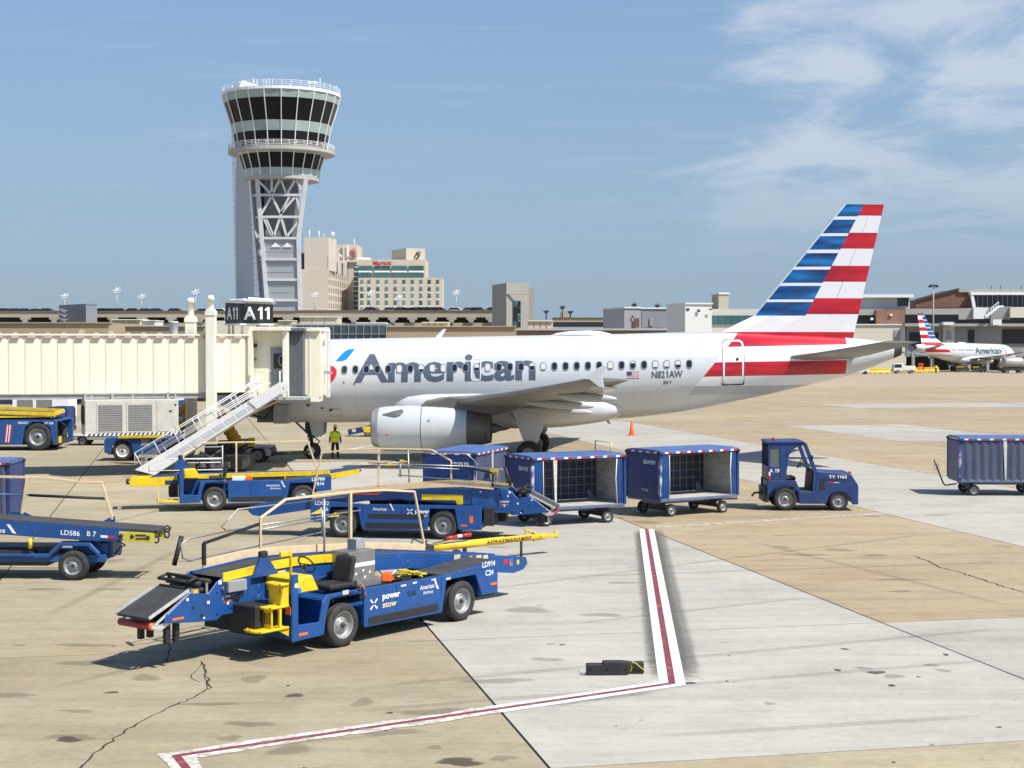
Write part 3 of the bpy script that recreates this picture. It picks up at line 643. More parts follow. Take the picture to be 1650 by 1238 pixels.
        if sg < 0:
            m = MB()
            for dx, dz, w, h in ((.72,-.30,.16,.16),(.98,-.30,.30,.05),(.98,-.24,.05,.14),(1.22,-.24,.05,.14),(.93,-.55,.03,.4)): 
                y = c[1]-1.005*math.sqrt(max(.01, 1-(dz/1.0)**2))-.004
                m.add([(c[0]+dx, y, c[2]+dz), (c[0]+dx+w, y, c[2]+dz), (c[0]+dx+w, y+.01, c[2]+dz+h), (c[0]+dx, y+.01, c[2]+dz+h)], [(0,1,2,3)])
            m.build('warning_mark', M['red'], e, fix=False)
    # ---------------- landing gear
    def wheel(par, x, y, r, w, out, rimm=M['rim']):
        m = MB(); k = out
        m.lathe([(r*.50,-w*.42),(r*.60,-w*.48),(r*.86,-w*.48),(r*.97,-w*.34),(r,-w*.15),(r,w*.15),(r*.97,w*.34),(r*.86,w*.48),(r*.60,w*.48),(r*.50,w*.42)], (0,0,0), 'y', 28)
        t = m.build('tyre', M['tyre'], par, loc=(x, y, r))
        m = MB()
        m.lathe([(r*.50,k*w*.44),(r*.46,k*w*.40),(r*.40,k*w*.22),(r*.22,k*w*.18),(r*.20,k*w*.34),(r*.10,k*w*.40),(.005,k*w*.40)], (0,0,0), 'y', 24)
        for q in range(6):
            t_ = q*math.pi/3; m.box(r*.31*math.cos(t_)-.02, r*.31*math.cos(t_)+.02, min(k*w*.18, k*w*.26), max(k*w*.18, k*w*.26), r*.31*math.sin(t_)-.02, r*.31*math.sin(t_)+.02)
        m.lathe([(r*.52,-k*w*.40),(.005,-k*w*.36)], (0,0,0), 'y', 16)
        m.build('rim', rimm, t)
    GW = mat('gear_white_paint', (0.60, 0.62, 0.64), 0.45, var=.06, scale=2, dirt=.3)
    for sg in (-1, 1):
        m = MB(); m.tube([(16.15, sg*3.8, .6), (16.1, sg*3.75, 1.5), (16.0, sg*3.65, 2.9)], [.10, .13, .16], 12); m.tube([(16.1, sg*3.45, .585), (16.1, sg*4.15, .585)], .09, 10); m.bar((16.05, sg*3.7, 1.4), (15.2, sg*2.9, 2.4), .12)
        m.tube([(16.28, sg*3.8, .9), (16.55, sg*3.8, 1.25), (16.28, sg*3.78, 1.6)], .05, 6)
        g = m.build('main_gear_leg', GW, a)
        for dy in (-.43, .43): wheel(g, 16.1, sg*3.8+dy, .585, .42, -1 if sg < 0 else 1)
        m = MB(); m.prism([(15.25, 2.75), (16.6, 2.75), (16.75, 1.75), (16.35, .85), (15.95, .85), (15.7, 1.5)], 'y', sg*4.02-.03, sg*4.02+.03); d_ = m.build('gear_door', PL, g)
    m = MB(); m.tube([(5.07, 0, .38), (5.02, 0, 1.2), (4.9, 0, 2.0)], [.075, .09, .11], 12); m.tube([(5.07, -.3, .38), (5.07, .3, .38)], .06, 8); m.bar((5.0, 0, 1.1), (4.1, 0, 1.95), .08); m.box(4.88, 5.18, -.22, .22, 1.02, 1.32); m.tube([(5.0,-.32,.95),(5.0,.32,.95)], .07, 8); m.tube([(5.2, 0, .55), (5.45, 0, .85), (5.12, 0, 1.1)], .035, 6)
    m.box(4.75, 5.35, -.16, .16, 1.28, 1.9)
    g = m.build('nose_gear_leg', M['darkmetal'], a)
    for dy in (-.25, .25): wheel(g, 5.07, dy, .385, .24, -1, M['white'])
    for sg in (-1, 1):
        m = MB(); m.prism([(5.0, 1.9), (5.75, 1.9), (5.7, 1.25), (5.4, 1.05), (5.15, 1.2)], 'y', sg*.42-.015, sg*.42+.015); m.build('gear_door', PLG, g)
    # ---------------- skin details on the near side
    def decal(name, poly, m, off=.006, par=a, px=True, sub=1):
        pts = [skin(*p) for p in poly] if px else poly
        P = []
        for i in range(len(pts)):
            p, q = pts[i], pts[(i+1) % len(pts)]
            for k in range(sub): P.append((p[0]+(q[0]-p[0])*k/sub, p[1]+(q[1]-p[1])*k/sub))
        mb = MB(); mb.add([(x, surf(x, z) - off, z + off*0.15*(1 if z > cz(x) else -1)) for x, z in P], [list(range(len(P)))]); return mb.build(name, m, par, fix=False)
    def skin_mesh(name, vs2, fs2, m, off=.006, step=.12, par=a):
        bm = bmesh.new(); bv = [bm.verts.new((x, 0, z)) for x, z in vs2]
        for f_ in fs2:
            try: bm.faces.new([bv[i] for i in f_])
            except ValueError: pass
        z0 = min(z for _, z in vs2); z1 = max(z for _, z in vs2); z = z0 + step
        while z < z1:
            bmesh.ops.bisect_plane(bm, geom=bm.verts[:]+bm.edges[:]+bm.faces[:], plane_co=(0, 0, z), plane_no=(0, 0, 1)); z += step
        for v in bm.verts:
            zc = cz(v.co.x); v.co.y = surf(v.co.x, v.co.z) - off; v.co.z += off*0.4*(v.co.z-zc)/2
        me = bpy.data.meshes.new(name); bm.to_mesh(me); bm.free(); me.materials.append(m)
        o = bpy.data.objects.new(name, me); COL.objects.link(o); o.parent = par; return o
    def skin_text(txt, p0, p1, hpx0, m, bold, name='lettering'):
        x0, z0 = skin(*p0); x1, z1 = skin(*p1); vs2, fs2, w, ya, yb = text_geo(txt, bold); cap = text_geo('H', bold)[4]
        hh = skin(p0[0], p0[1]-hpx0)[1] - z0
        pts = [(x0 + x/w*(x1-x0), z0 + (z1-z0)*x/w + y/cap*hh) for x, y in vs2]
        return skin_mesh(name, pts, fs2, m)
    skin_text('American', (570, 615.5), (863, 611), 44, LETG, 0.028)
    skin_text('N821AW', (1050, 609.5), (1100, 608), 11, LETG, 0.03); skin_text('821', (1069, 619), (1081, 618.6), 5, LETG, 0.03)
    def poly_skin(name, pts, m, off=.007): 
        P = [skin(*p) for p in pts]; return skin_mesh(name, P, [list(range(len(P)))], m, off)
    poly_skin('tail_symbol', [(541,582),(551.5,582),(558,579.5),(563,574),(572,562.5),(563,563),(556,566),(549,573)], mat('bright_blue_paint', (0.012, 0.22, 0.62), .3))
    poly_skin('tail_symbol', [(525,619),(524,593),(531,589.5),(538,591),(542.5,597),(542,604),(538,612),(532,618)], mat('bright_red_paint', (0.58, 0.02, 0.035), .3))
    for k in range(7):
        y0 = 599.2 + k*1.6; poly_skin('flag_stripe', [(1010, y0), (1030, y0-.3), (1030, y0+1.2), (1010, y0+1.5)], mat('flag_red', (0.42, 0.09, 0.10), .4) if k % 2 == 0 else PLW, .006)
    poly_skin('flag_canton', [(1010, 599), (1018, 598.9), (1018, 605), (1010, 605.2)], mat('flag_blue', (0.05, 0.07, 0.13), .4), .010)
    def ring_skin(name, pts, w, m, off=.008, closed=True):
        vs2, fs2 = [], []; n = len(pts)
        for i in range(n):
            p = Vector(pts[i]); d = (Vector(pts[(i+1) % n]) - Vector(pts[i-1])) if closed or 0 < i < n-1 else (Vector(pts[1])-Vector(pts[0]) if i == 0 else Vector(pts[-1])-Vector(pts[-2]))
            d.normalize(); q = Vector((-d.y, d.x))*w/2; vs2 += [tuple(p+q), tuple(p-q)]
        for i in range(n if closed else n-1): j = (i+1) % n; fs2.append([2*i, 2*i+1, 2*j+1, 2*j])
        mb = MB(); mb.add([(x, surf(x, z)-off, z) for x, z in vs2], fs2); return mb.build(name, m, a, fix=False)
    def rrect(x0, x1, z0, z1, r, n=5, lean=0.0):
        P = []
        for cx, cz_, s_ in ((x1-r, z1-r, 0), (x0+r, z1-r, 1), (x0+r, z0+r, 2), (x1-r, z0+r, 3)):
            for k in range(n+1): t = math.pi/2*(s_+k/n); P.append((cx+r*math.cos(t), cz_+r*math.sin(t)))
            nx = {0: (x0+r, z1), 1: (x0, z0+r), 2: (x1-r, z0), 3: (x1, z1-r)}[s_]; last = P[-1]
            for k in range(1, 6): P.append((last[0]+(nx[0]-last[0])*k/6, last[1]+(nx[1]-last[1])*k/6))
        return [(x+lean*(z-z0), z) for x, z in P]
    xa, za = skin(1166, 619); xb, zb_ = skin(1196, 549)
    dr = rrect(xa, xb, za, zb_, .2)
    ring_skin('rear_door_outline', dr, .085, PLW, .010)
    ring_skin('rear_door_seam', [p for p in rrect(xa-.05, xb+.05, za-.05, zb_+.05, .22)], .035, M['darkmetal'], .008)
    poly_skin('door_sill', [(1160, 617), (1164, 621.5), (1198, 620.5), (1200, 616), (1196, 618.5), (1164, 619.5)], M['darkmetal'], .02)
    poly_skin('door_window', [(1186, 577), (1190, 577), (1190.5, 581), (1186, 581)], M['glass'], .014)
    xa, za = skin(759.5, 613); xb, zb_ = skin(775, 578); ring_skin('exit_outline', rrect(xa, xb, za, zb_, .12), .05, PLW, .012)
    # cabin windows: frame, pane and, where it is down, the shade
    SH = mat('window_shade', (0.62, 0.62, 0.60), .5); FR = mat('window_frame_metal', (0.22, 0.23, 0.24), .4)
    def oval(rx, rz, n=16): return [(rx*math.copysign(abs(math.cos(t))**.7, math.cos(t)), rz*math.copysign(abs(math.sin(t))**.7, math.sin(t))) for t in (2*math.pi*i/n for i in range(n))]
    def win(shade):
        m = MB(); o1, o2 = oval(.155, .215), oval(.115, .172); n = 16
        m.add([(x, -.010, z) for x, z in o1] + [(x, -.012, z) for x, z in o2] + [(x, .012, z) for x, z in o1], [(i, (i+1) % n, n+(i+1) % n, n+i) for i in range(n)] + [(i, 2*n+i, 2*n+(i+1) % n, (i+1) % n) for i in range(n)], 0)
        m.add([(x, -.0115, z) for x, z in o2], [list(range(n))], 1)
        if shade > 0: m.add([(x, -.0135, max(z, .172-.344*shade)) for x, z in o2], [list(range(n))], 2)
        return m
    wm = {}
    shades = {5: 1, 7: .6, 8: .95, 12: .5, 13: 1, 17: .4, 18: .9, 24: .9, 26: .25, 28: .85, 29: .8, 30: .55, 31: 0, 9: 1}
    xw = skin(555, 596)[0]; xw1 = skin(1110.5, 585)[0]
    for k in range(32):
        x = xw + (xw1-xw)*k/31; z = cz(x)+.565; s_ = shades.get(k, 0)
        if s_ not in wm: o = win(s_).build('cabin_window', [FR, M['glass'], SH], a, fix=False); wm[s_] = o.data
        else: o = bpy.data.objects.new('cabin_window', wm[s_]); COL.objects.link(o); o.parent = a
        o.location = (x, surf(x, z)-.004, z); zb, zt, w = fus_section(x, FT); o.rotation_euler = (-math.asin((z-(zb+zt)/2)/((zt-zb)/2))*.95, 0, 0)
    # ports and panels low on the skin
    for (px, py, r) in ((533, 661, 3.2), (519, 658, 2.5), (496.5, 653, 3.2), (554, 616.5, 1.7), (570.5, 619, 1.7)):
        poly_skin('skin_port', [(px+r*math.cos(t), py+r*.6*math.sin(t)) for t in (math.pi*2*i/10 for i in range(10))], M['darkmetal'], .01)
    PN = mat('panel_outline_paint', (0.36, 0.38, 0.25), .5)
    xa, za = skin(533, 671); xb, zb_ = skin(549, 659); ring_skin('access_panel_outline', rrect(xa, xb, za, zb_, .06), .03, PN)
    # roof items
    m = MB(); rg = []
    for x, w, h in ((16.9,.1,.02),(17.2,.35,.12),(17.8,.5,.2),(18.8,.5,.22),(19.4,.4,.16),(19.9,.1,.02)):
        zt = cz(x)+2.05; rg.append([(x, -w, zt-.05), (x, -w*.7, zt+h*.7), (x, 0, zt+h), (x, w*.7, zt+h*.7), (x, w, zt-.05)])
    m.loft(rg).build('antenna_dome', PLW, a)
    for x in (11.5, 27.3):
        m = MB(); z = fus_section(x, FT)[1]-.02; k = .42 if x < 20 else .0
        if k: m.prism([(x-.28, z), (x+.02, z), (x+.27, z+k), (x+.12, z+k)], 'y', -.03, .03); m.build('blade_antenna', PLW, a)
    m = MB(); x, z = loc_plane(968, 675, 0); m.prism([(x, z+.2), (x+.25, z+.2), (x+.5, z-.25), (x+.38, z-.25)], 'y', -.03, .03); m.build('blade_antenna', PLG, a)
air = thing('airliner', 'large white and silver airliner at the gate with slate lettering and striped tail', 'airliner', (0,0,0))
_e = Vector((math.cos(HA), math.sin(HA), 0)); _n = Vector((-9.92, 76.3, 0)) - _e*5.07
air.location = _n; air.rotation_euler = (0, 0, HA)
make_aircraft(air)
# ================================================================== ground vehicles
_wh = {}
def vwheel(par, x, yc, r, w, out, rimm='rim', holes=0, hub=True):
    key = (round(r,3), round(w,3), out, rimm, holes)
    if key not in _wh:
        m = MB(); m.lathe([(r*.60,-w*.40),(r*.66,-w*.46),(r*.80,-w*.50),(r*.93,-w*.46),(r*.985,-w*.38),(r,-w*.22),(r*.975,-w*.20),(r*.975,-w*.16),(r,-w*.14),(r,w*.14),(r*.975,w*.16),(r*.975,w*.20),(r,w*.22),(r*.985,w*.38),(r*.93,w*.46),(r*.80,w*.50),(r*.66,w*.46),(r*.60,w*.40)], (0,0,0), 'y', 32)
        t = m.build('wheel', M['tyre'], par)
        m = MB(); k = out
        m.lathe([(r*.63,k*w*.42),(r*.60,k*w*.43),(r*.575,k*w*.36),(r*.55,k*w*.16),(r*.40,k*w*.10),(r*.36,k*w*.20),(r*.24,k*w*.24),(r*.22,k*w*.30),(.004,k*w*.30)], (0,0,0), 'y', 28)
        m.lathe([(r*.62,-k*w*.40),(r*.5,-k*w*.2),(.004,-k*w*.2)], (0,0,0), 'y', 16)
        for q in range(8):
            a = math.pi*2*(q+.5)/8; m.lathe([(.014,k*w*.23),(.014,k*w*.28),(.002,k*w*.28)], (r*.30*math.cos(a), 0, r*.30*math.sin(a)), 'y', 6)
            if holes: m.lathe([(r*.055,k*w*.118),(.002,k*w*.118)], (r*.47*math.cos(a), 0, r*.47*math.sin(a)), 'y', 8)
        rm = m.build('rim', M[rimm], t)
        m = MB()
        if hub: m.lathe([(r*.13,k*w*.30),(r*.11,k*w*.40),(r*.06,k*w*.43),(.004,k*w*.43)], (0,0,0), 'y', 12)
        h = m.build('hub', M['darkmetal'], t)
        _wh[key] = (t.data, rm.data, h.data)
    else:
        ds = _wh[key]; t = bpy.data.objects.new('wheel', ds[0]); COL.objects.link(t); t.parent = par
        for nm, d in (('rim', ds[1]), ('hub', ds[2])):
            o = bpy.data.objects.new(nm, d); COL.objects.link(o); o.parent = t
    t.location = (x, yc, r); t.rotation_euler = (0, random.uniform(0, 3), 0); return t
def sidetext(par, txt, x, z, h, side, W, m=None, bold=.02, width=None, off=.006):
    if side > 0: return write(par, txt, (x, 0, z), (-1,0,0), (0,0,1), h, m or M['lett'], width, bold, off)
    return write(par, txt, (x, -W, z), (1,0,0), (0,0,1), h, m or M['lett'], width, bold, off)
def sidepoly(par, name, pts, m, side, W, off=.005):
    y = off if side > 0 else -W-off
    mb = MB(); mb.add([(x, y, z) for x, z in pts], [list(range(len(pts)))]); return mb.build(name, m, par)
PLATE = mat('cream_label', (0.55, 0.53, 0.40), .5, var=.2, scale=15)
ORL = mat('amber_reflector', (0.85, 0.16, 0.02), .3)
YC = mat('yellow_cord', (0.62, 0.52, 0.05), .6)
def bird(par, x, z, s, side, W):       # the small flight symbol beside the carrier's name
    d = -1 if side > 0 else 1
    sidepoly(par, 'emblem', [(x, z+.9*s), (x+d*.22*s, z+.9*s), (x+d*.52*s, z+.32*s), (x+d*.34*s, z+.25*s)], M['lett'], side, W, .007)
    sidepoly(par, 'emblem', [(x+d*.30*s, z+.2*s), (x+d*.55*s, z+.26*s), (x+d*.75*s, z-.1*s), (x+d*.52*s, z-.08*s)], M['lett'], side, W, .007)
def cross_logo(par, x, z, s, side, W):
    d = -1 if side > 0 else 1
    for k in range(4):
        a = math.pi/4 + math.pi/2*k; c, n = math.cos(a), math.sin(a); cx, czz = x+d*c*s*.32, z+n*s*.32
        sidepoly(par, 'emblem', [(cx+d*(c*.22-n*.09)*s, czz+(n*.22+c*.09)*s), (cx+d*(c*.22+n*.09)*s, czz+(n*.22-c*.09)*s), (cx+d*(-c*.2+n*.05)*s, czz+(-n*.2-c*.05)*s), (cx+d*(-c*.2-n*.05)*s, czz+(-n*.2+c*.05)*s)], M['lett'], side, W, .007)

def loader(label, loc, rz, kx, code, gate, vis, style, group='belt loaders parked on the stand', dz=0.0):
    W = 2.0; t = thing('belt_loader', label, 'belt loader', loc, rz, group); t.scale = (1, 1, 1)
    K = lambda pts: [(x*kx, z) for x, z in pts]
    B, B2 = M['blue'], M['blue2']
    # ---- chassis: side plates, core, decks
    m = MB()
    left = K([(-1.12,.45),(-1.12,1.12),(.6,1.0),(2.92,1.03),(2.92,.29),(.66,.27),(.52,.90),(-.40,.90),(-.60,.45)])
    right = K([(-1.12,.45),(-1.12,1.12),(.6,1.0),(4.75,1.0),(4.75,.3),(3.97,.3),(3.84,.9),(3.0,.9),(2.92,.29),(.66,.27),(.52,.90),(-.40,.90),(-.60,.45)])
    m.prism(left, 'y', -.05, 0); m.prism(right, 'y', -W, -W+.05)
    m.prism(K([(2.92,1.03),(3.80,.95),(3.92,.66),(3.98,.31),(4.78,.29),(4.78,1.50),(4.62,1.50),(4.62,.58),(4.10,.56),(4.02,.90),(3.9,1.04)]), 'y', -.05, 0)
    m.box(2.92*kx, 3.95*kx, -.95, -.05, .93, .97); m.box(4.62*kx, 4.70*kx, -W+.05, -.05, .3, .98)
    m.box(.62*kx, 2.92*kx, -W+.05, -.05, .34, .66); m.box(-1.10*kx, -.55*kx, -W+.05, -.05, .46, .98); m.box(-.5*kx, .6*kx, -W+.38, -.38, .4, .80)
    m.box(2.92*kx, 4.6*kx, -.98, -.92, .4, 1.2); m.box(3.98*kx, 4.6*kx, -.9, -.05, .40, .44); m.box(3.94*kx, 3.99*kx, -.92, -.05, .42, .95)
    ch = m.build('chassis', B, t, bev=.012)
    m = MB(); m.prism(K([(-1.12,1.125),(.6,1.005),(.6,.97),(-1.12,1.09)]), 'y', -.85, -.052); m.build('deck_plate', M['belt'], t)
    m = MB(); m.box(.62*kx, 2.0*kx, -.16, -.052, .985, 1.005); m.box(.62*kx, 2.9*kx, -.92, -.86, .66, 1.0); m.build('deck_edge', M['darkmetal'], t)
    m = MB(); m.box(.80*kx, 2.80*kx, 0.002, .018, .33, .47); m.box(.8*kx, 2.8*kx, -W-.018, -W-.002, .33, .47); m.build('side_skirt', M['black'], t, bev=.006)
    m = MB(); m.box(4.80*kx, 5.15*kx, -W+.05, -.9, .42, .95); m.box(4.80*kx, 5.38*kx, -.98, -.3, .45, .98) if style == 'A' else None; m.build('bumper_block', M['black'], t, bev=.02)
    if vis > 0:
        m = MB(); m.box(2.13*kx, 2.86*kx, -.95, -.45, 1.0, 1.66); cb = m.build('control_cabinet', M['steelcab'], t, bev=.012) if style == 'A' else None
        if cb:
            m = MB(); m.box(2.2*kx, 2.45*kx, -.9, -.65, 1.66, 1.86); m.build('cabinet_cap', M['grey'], cb, bev=.01)
            m = MB(); m.add([(2.84*kx,-.444,1.36),(2.15*kx,-.444,1.36),(2.15*kx,-.444,1.44),(2.84*kx,-.444,1.44)], [(0,1,2,3)]); m.build('cabinet_label', M['white'], cb)
            m = MB()
            for q in range(4): m.lathe([(.018,0),(.001,0)], ((2.75-.15*q)*kx, -.440, 1.40), 'y', 8)
            for x, z in ((2.7,1.2),(2.5,1.25),(2.32,1.2),(2.45,1.12)): m.add([(x*kx,-.443,z),((x-.05)*kx,-.443,z+.02),((x-.05)*kx,-.443,z+.06),(x*kx,-.443,z+.05)], [(0,1,2,3)])
            m.build('cabinet_mark', M['lett'], cb)
            m = MB(); m.box(2.05*kx, 2.72*kx, -.43, -.37, .98, 1.12); m.build('tread_plate_cover', M['steel'], t)
    sd_ = vis; HOL = mat('hole_black', (.004,.004,.004), .9)
    m = MB(); yv = .0045 if sd_ > 0 else -W-.0045
    for x, z in [(.80+.5*q, .90) for q in range(5)]+[(.75,.36),(1.4,.55),(2.3,.55),(2.85,.36),(-.75,.80),(-1.05,.6),(-1.05,.95),(-.2,.99),(.3,.99)]: m.lathe([(.013,-.004*sd_),(.011,.004*sd_),(.001,.004*sd_)], (x*kx, yv, z), 'y', 6)
    o_ = m.build('bolt', M['darkmetal'], t); o_['kind'] = 'stuff'
    for x in (2.02, .70): m = MB(); m.box(x*kx-.004, x*kx+.004, min(yv, yv-.006*sd_), max(yv, yv-.006*sd_), .50, .97); m.build('panel_seam', HOL, t)
    # ---- running gear
    for x in (0, 3.44*kx):
        vwheel(t, x, -.16, .41, .30, 1); vwheel(t, x, -W+.16, .41, .30, -1)
    # ---- driver's place
    m = MB(); m.box(2.98*kx, 3.62*kx, -.72, -.2, 1.04, 1.15); m.prism([(2.98*kx,1.12),(3.1*kx,1.12),(2.98*kx,1.62),(2.86*kx,1.62)], 'y', -.70, -.22); m.build('driver_seat', M['black'], t, bev=.05, seg=3)
    m = MB(); m.tube([(3.95*kx+.19*math.cos(a)*.5, -.48+.19*math.sin(a), 1.56+.19*math.cos(a)*.8) for a in (math.pi*2*i/20 for i in range(20))], .016, 6, closed=True); m.tube([(3.95*kx, -.48, 1.56), (4.25*kx, -.48, 1.2)], .025, 8); m.tube([(3.95*kx,-.67,1.56),(3.95*kx,-.29,1.56)], .012, 6); m.build('steering_wheel', M['black'], t)
    m = MB(); m.prism([(3.98*kx,1.12),(4.6*kx,1.12),(4.6*kx,1.40),(4.15*kx,1.42)], 'y', -.88, -.12); m.build('dashboard', M['yellow'], t, bev=.02)
    m = MB(); m.prism([(4.35*kx,1.4),(4.95*kx,1.4),(4.78*kx,1.78),(4.66*kx,1.80)], 'y', -.86, -.80); m.build('conveyor_mount', B, t); m = MB(); m.box(4.62*kx, 4.80*kx, -.88, -.78, 1.74, 1.86); m.build('mount_cap', M['black'], t, bev=.03, seg=2)
    # ---- yellow boarding steps at the front corner
    m = MB(); Y = M['yellow']
    def tread(x0, x1, z, y0=-.62, y1=-.06):
        m.tube([(x0*kx, y1, z), (x1*kx-.1, y1, z), (x1*kx, y1-.1, z), (x1*kx, y0+.1, z), (x1*kx-.1, y0, z), (x0*kx, y0, z)], .028, 8)
        m.box(x0*kx, x1*kx-.02, y0, y1, z-.012, z+.018)
    if style == 'A':
        tread(4.82, 5.50, .56, -.5); tread(4.82, 5.26, .95, -.48); tread(4.82, 5.02, 1.34, -.46)
        m.box(5.16*kx, 5.19*kx, -.44, -.1, .58, .94); m.box(4.92*kx, 4.95*kx, -.42, -.1, .97, 1.32); m.bar((5.02*kx,-.07,.58), (5.02*kx,-.07,.95), .05); m.prism(K([(4.80,.95),(5.0,.97),(4.92,1.32),(4.80,1.32)]), 'y', -.10, -.07); m.prism(K([(4.80,.40),(5.1,.56),(4.80,.56)]), 'y', -.10, -.07)
    else:
        m.tube([(4.8*kx,-.07,.36),(5.6*kx,-.07,.36),(5.6*kx,-.07,.86),(4.8*kx,-.07,.86)], .03, 8); m.tube([(4.8*kx,-.55,.36),(5.6*kx,-.55,.36),(5.6*kx,-.55,.86),(4.8*kx,-.55,.86)], .03, 8); m.box(4.8*kx, 5.35*kx, -.55, -.07, .35, .38)
    stp = m.build('boarding_steps', Y, t)
    if style == 'A':
        m = MB(); m.tube([(4.70*kx,-.12,1.22),(4.70*kx,-.12,1.90),(4.92*kx,-.12,1.90),(4.92*kx,-.12,1.22),(4.70*kx,-.12,1.24)], .03, 8); m.box(4.67*kx, 4.95*kx, -.16, -.1, 1.18, 1.28); m.box(4.67*kx,4.95*kx,-.16,-.1,1.83,1.92); m.build('grab_handle', Y, t, bev=.01)
        m = MB()
        for q in range(5): m.box(5.194*kx, 5.20*kx, -.40+q*.06, -.375+q*.06, .66, .86)
        m.build('step_slots', M['blacklett'], stp)
    # ---- conveyor
    if style == 'A':
        top = K([(-3.30,.87),(-2.4,1.0),(.55,1.38),(1.6,1.46),(3.2,1.56),(4.15,1.59),(5.55,1.49)]); bot = K([(4.55,1.0),(1.8,1.14),(.7,1.07),(-2.85,.56),(-3.2,.60),(-3.36,.72)])
        head = K([(4.4,1.50),(5.55,1.49),(5.75,1.40),(5.95,1.22),(6.15,1.26),(6.38,1.28),(6.85,.98),(6.92,.84),(6.6,.80),(6.2,.76),(5.75,.73),(5.62,.80),(4.9,.80),(4.4,1.02)])
    else:
        top = K([(-2.45,1.30),(-1.3,1.17),(5.7,1.12)]); bot = K([(6.2,.86),(5.2,.82),(-1.3,.92),(-2.4,1.12)]); head = K([(4.75,1.13),(6.55,1.08),(6.7,.98),(6.6,.82),(4.75,.80)])
    up = lambda P: [(x, z+dz) for x, z in P]
    yh = -.88 if vis > 0 else -1.92
    top, bot, head = up(top), up(bot), up(head); y0, y1 = -.95, -1.85
    m = MB(); poly = top + bot
    for y in (y0, y1): m.prism(poly, 'y', y-.02, y+.02)
    for i in range(2, len(bot)-1): pass
    fr = m.build('conveyor_frame', B, t, bev=.006)
    m = MB(); pts = [(x, z-.03) for x, z in top]
    m.add([(x, y0-.03, z) for x, z in pts] + [(x, y1+.03, z) for x, z in pts], [(i, i+1, len(pts)+i+1, len(pts)+i) for i in range(len(pts)-1)])
    lo = [(x, z-.14) for x, z in top]; m.add([(x, y0-.03, z) for x, z in lo] + [(x, y1+.03, z) for x, z in lo], [(i, i+1, len(pts)+i+1, len(pts)+i) for i in range(len(pts)-1)])
    m.lathe([(.001,y1+.03),(.06,y1+.03),(.06,y0-.03),(.001,y0-.03)], (top[0][0]+.03, 0, top[0][1]-.09), 'y', 12)
    m.build('conveyor_belt', M['belt'], t)
    HB = B if style == 'A' else M['yellow']
    m = MB()
    for y in (y0+.03, y1-.03): m.prism(head, 'y', y-.02, y+.02)
    m.box(5.0*kx, 6.6*kx if style == 'A' else 6.5*kx, y1, y0, .84+dz, .90+dz)
    hd = m.build('conveyor_head', HB, t, bev=.008)
    zt = lambda x: next((a[1]+(b[1]-a[1])*(x*kx-a[0])/(b[0]-a[0]) for a, b in zip(top, top[1:]) if a[0] <= x*kx <= b[0]), top[-1][1])
    g = [(5.6 if style == 'A' else 4.7), (1.95 if style == 'A' else -1.2)]
    m = MB(); X = [g[0]+(g[1]-g[0])*i/6 for i in range(7)]
    m.prism([(x*kx, zt(x)+.06) for x in X] + [(x*kx, zt(x)-.10) for x in X[::-1]], 'y', y0+.03, y0+.055)
    for x in ((4.35, 2.6) if style == 'A' else (3, .6)): m.box(x*kx-.03, x*kx+.03, y0+.03, y0+.05, zt(x)-.30, zt(x)-.12)
    m.build('side_guard', M['yellow'], t, bev=.005)
    if style == 'A':
        m = MB(); so_ = 1 if vis > 0 else -1; yh2 = (y0+.05+.003) if vis > 0 else (y1-.05-.003)
        for x, z, r in ((6.1,.86,.03),(5.75,.83,.022),(6.3,1.02,.025),(5.35,1.30,.03),(5.75,1.22,.02),(5.1,.93,.018),(4.75,1.1,.02)): m.lathe([(r,0),(.001,0)], (x*kx, yh2, z+dz), 'y', 10)
        o_ = m.build('bolt_hole', HOL, hd); o_['kind'] = 'stuff'
        m = MB()
        for x, z in ((5.0,.90),(5.2,.90),(5.4,.90)): m.box(x*kx-.06, x*kx+.06, min(yh2, yh2-.01*so_), max(yh2, yh2-.01*so_), z-.012+dz, z+.012+dz)
        o_ = m.build('slot', HOL, hd); o_['kind'] = 'stuff'
        # folding flap, rollers and bumper at the front end
        m = MB(); m.add([(6.33*kx,-1.02,1.33+dz),(6.33*kx,-1.80,1.33+dz),(7.22*kx,-1.80,.96+dz),(7.22*kx,-1.02,.96+dz)], [(0,1,2,3)]); m.add([(6.33*kx,-1.02,1.29+dz),(6.33*kx,-1.80,1.29+dz),(7.22*kx,-1.80,.92+dz),(7.22*kx,-1.02,.92+dz)], [(3,2,1,0)]); m.add([(7.22*kx,-1.02,.96+dz),(7.22*kx,-1.80,.96+dz),(7.22*kx,-1.80,.92+dz),(7.22*kx,-1.02,.92+dz)], [(0,1,2,3)])
        m.add([(6.33*kx,-1.02,1.33+dz),(7.22*kx,-1.02,.96+dz),(7.22*kx,-1.02,.92+dz),(6.33*kx,-1.02,1.29+dz)], [(0,1,2,3)])
        fl = m.build('loading_flap', M['belt'], t, fix=False)
        m = MB()
        for y in (-1.0, -1.82): e_ = .035 if y > -1.4 else -.035; m.bar((6.33*kx,y+e_,1.33+dz), (7.2*kx,y+e_,.955+dz), .03, .05); m.bar((6.3*kx,y+e_,1.28+dz), (7.08*kx,y+e_,.82+dz), .03, .035); m.bar((6.22*kx,y+e_,1.06+dz), (6.95*kx,y+e_,.76+dz), .03, .07); m.bar((6.95*kx,y+e_,.76+dz), (7.15*kx,y+e_,.80+dz), .03, .06); m.tube([(6.3*kx,y+e_,1.18+dz),(6.8*kx,y+e_,.90+dz)], .035, 6)
        m.build('flap_rail', mat('bright_alloy', (.62,.62,.60), .4, .3, var=.1, scale=9, dirt=.3, dirtcol=(.2,.19,.17)), fl)
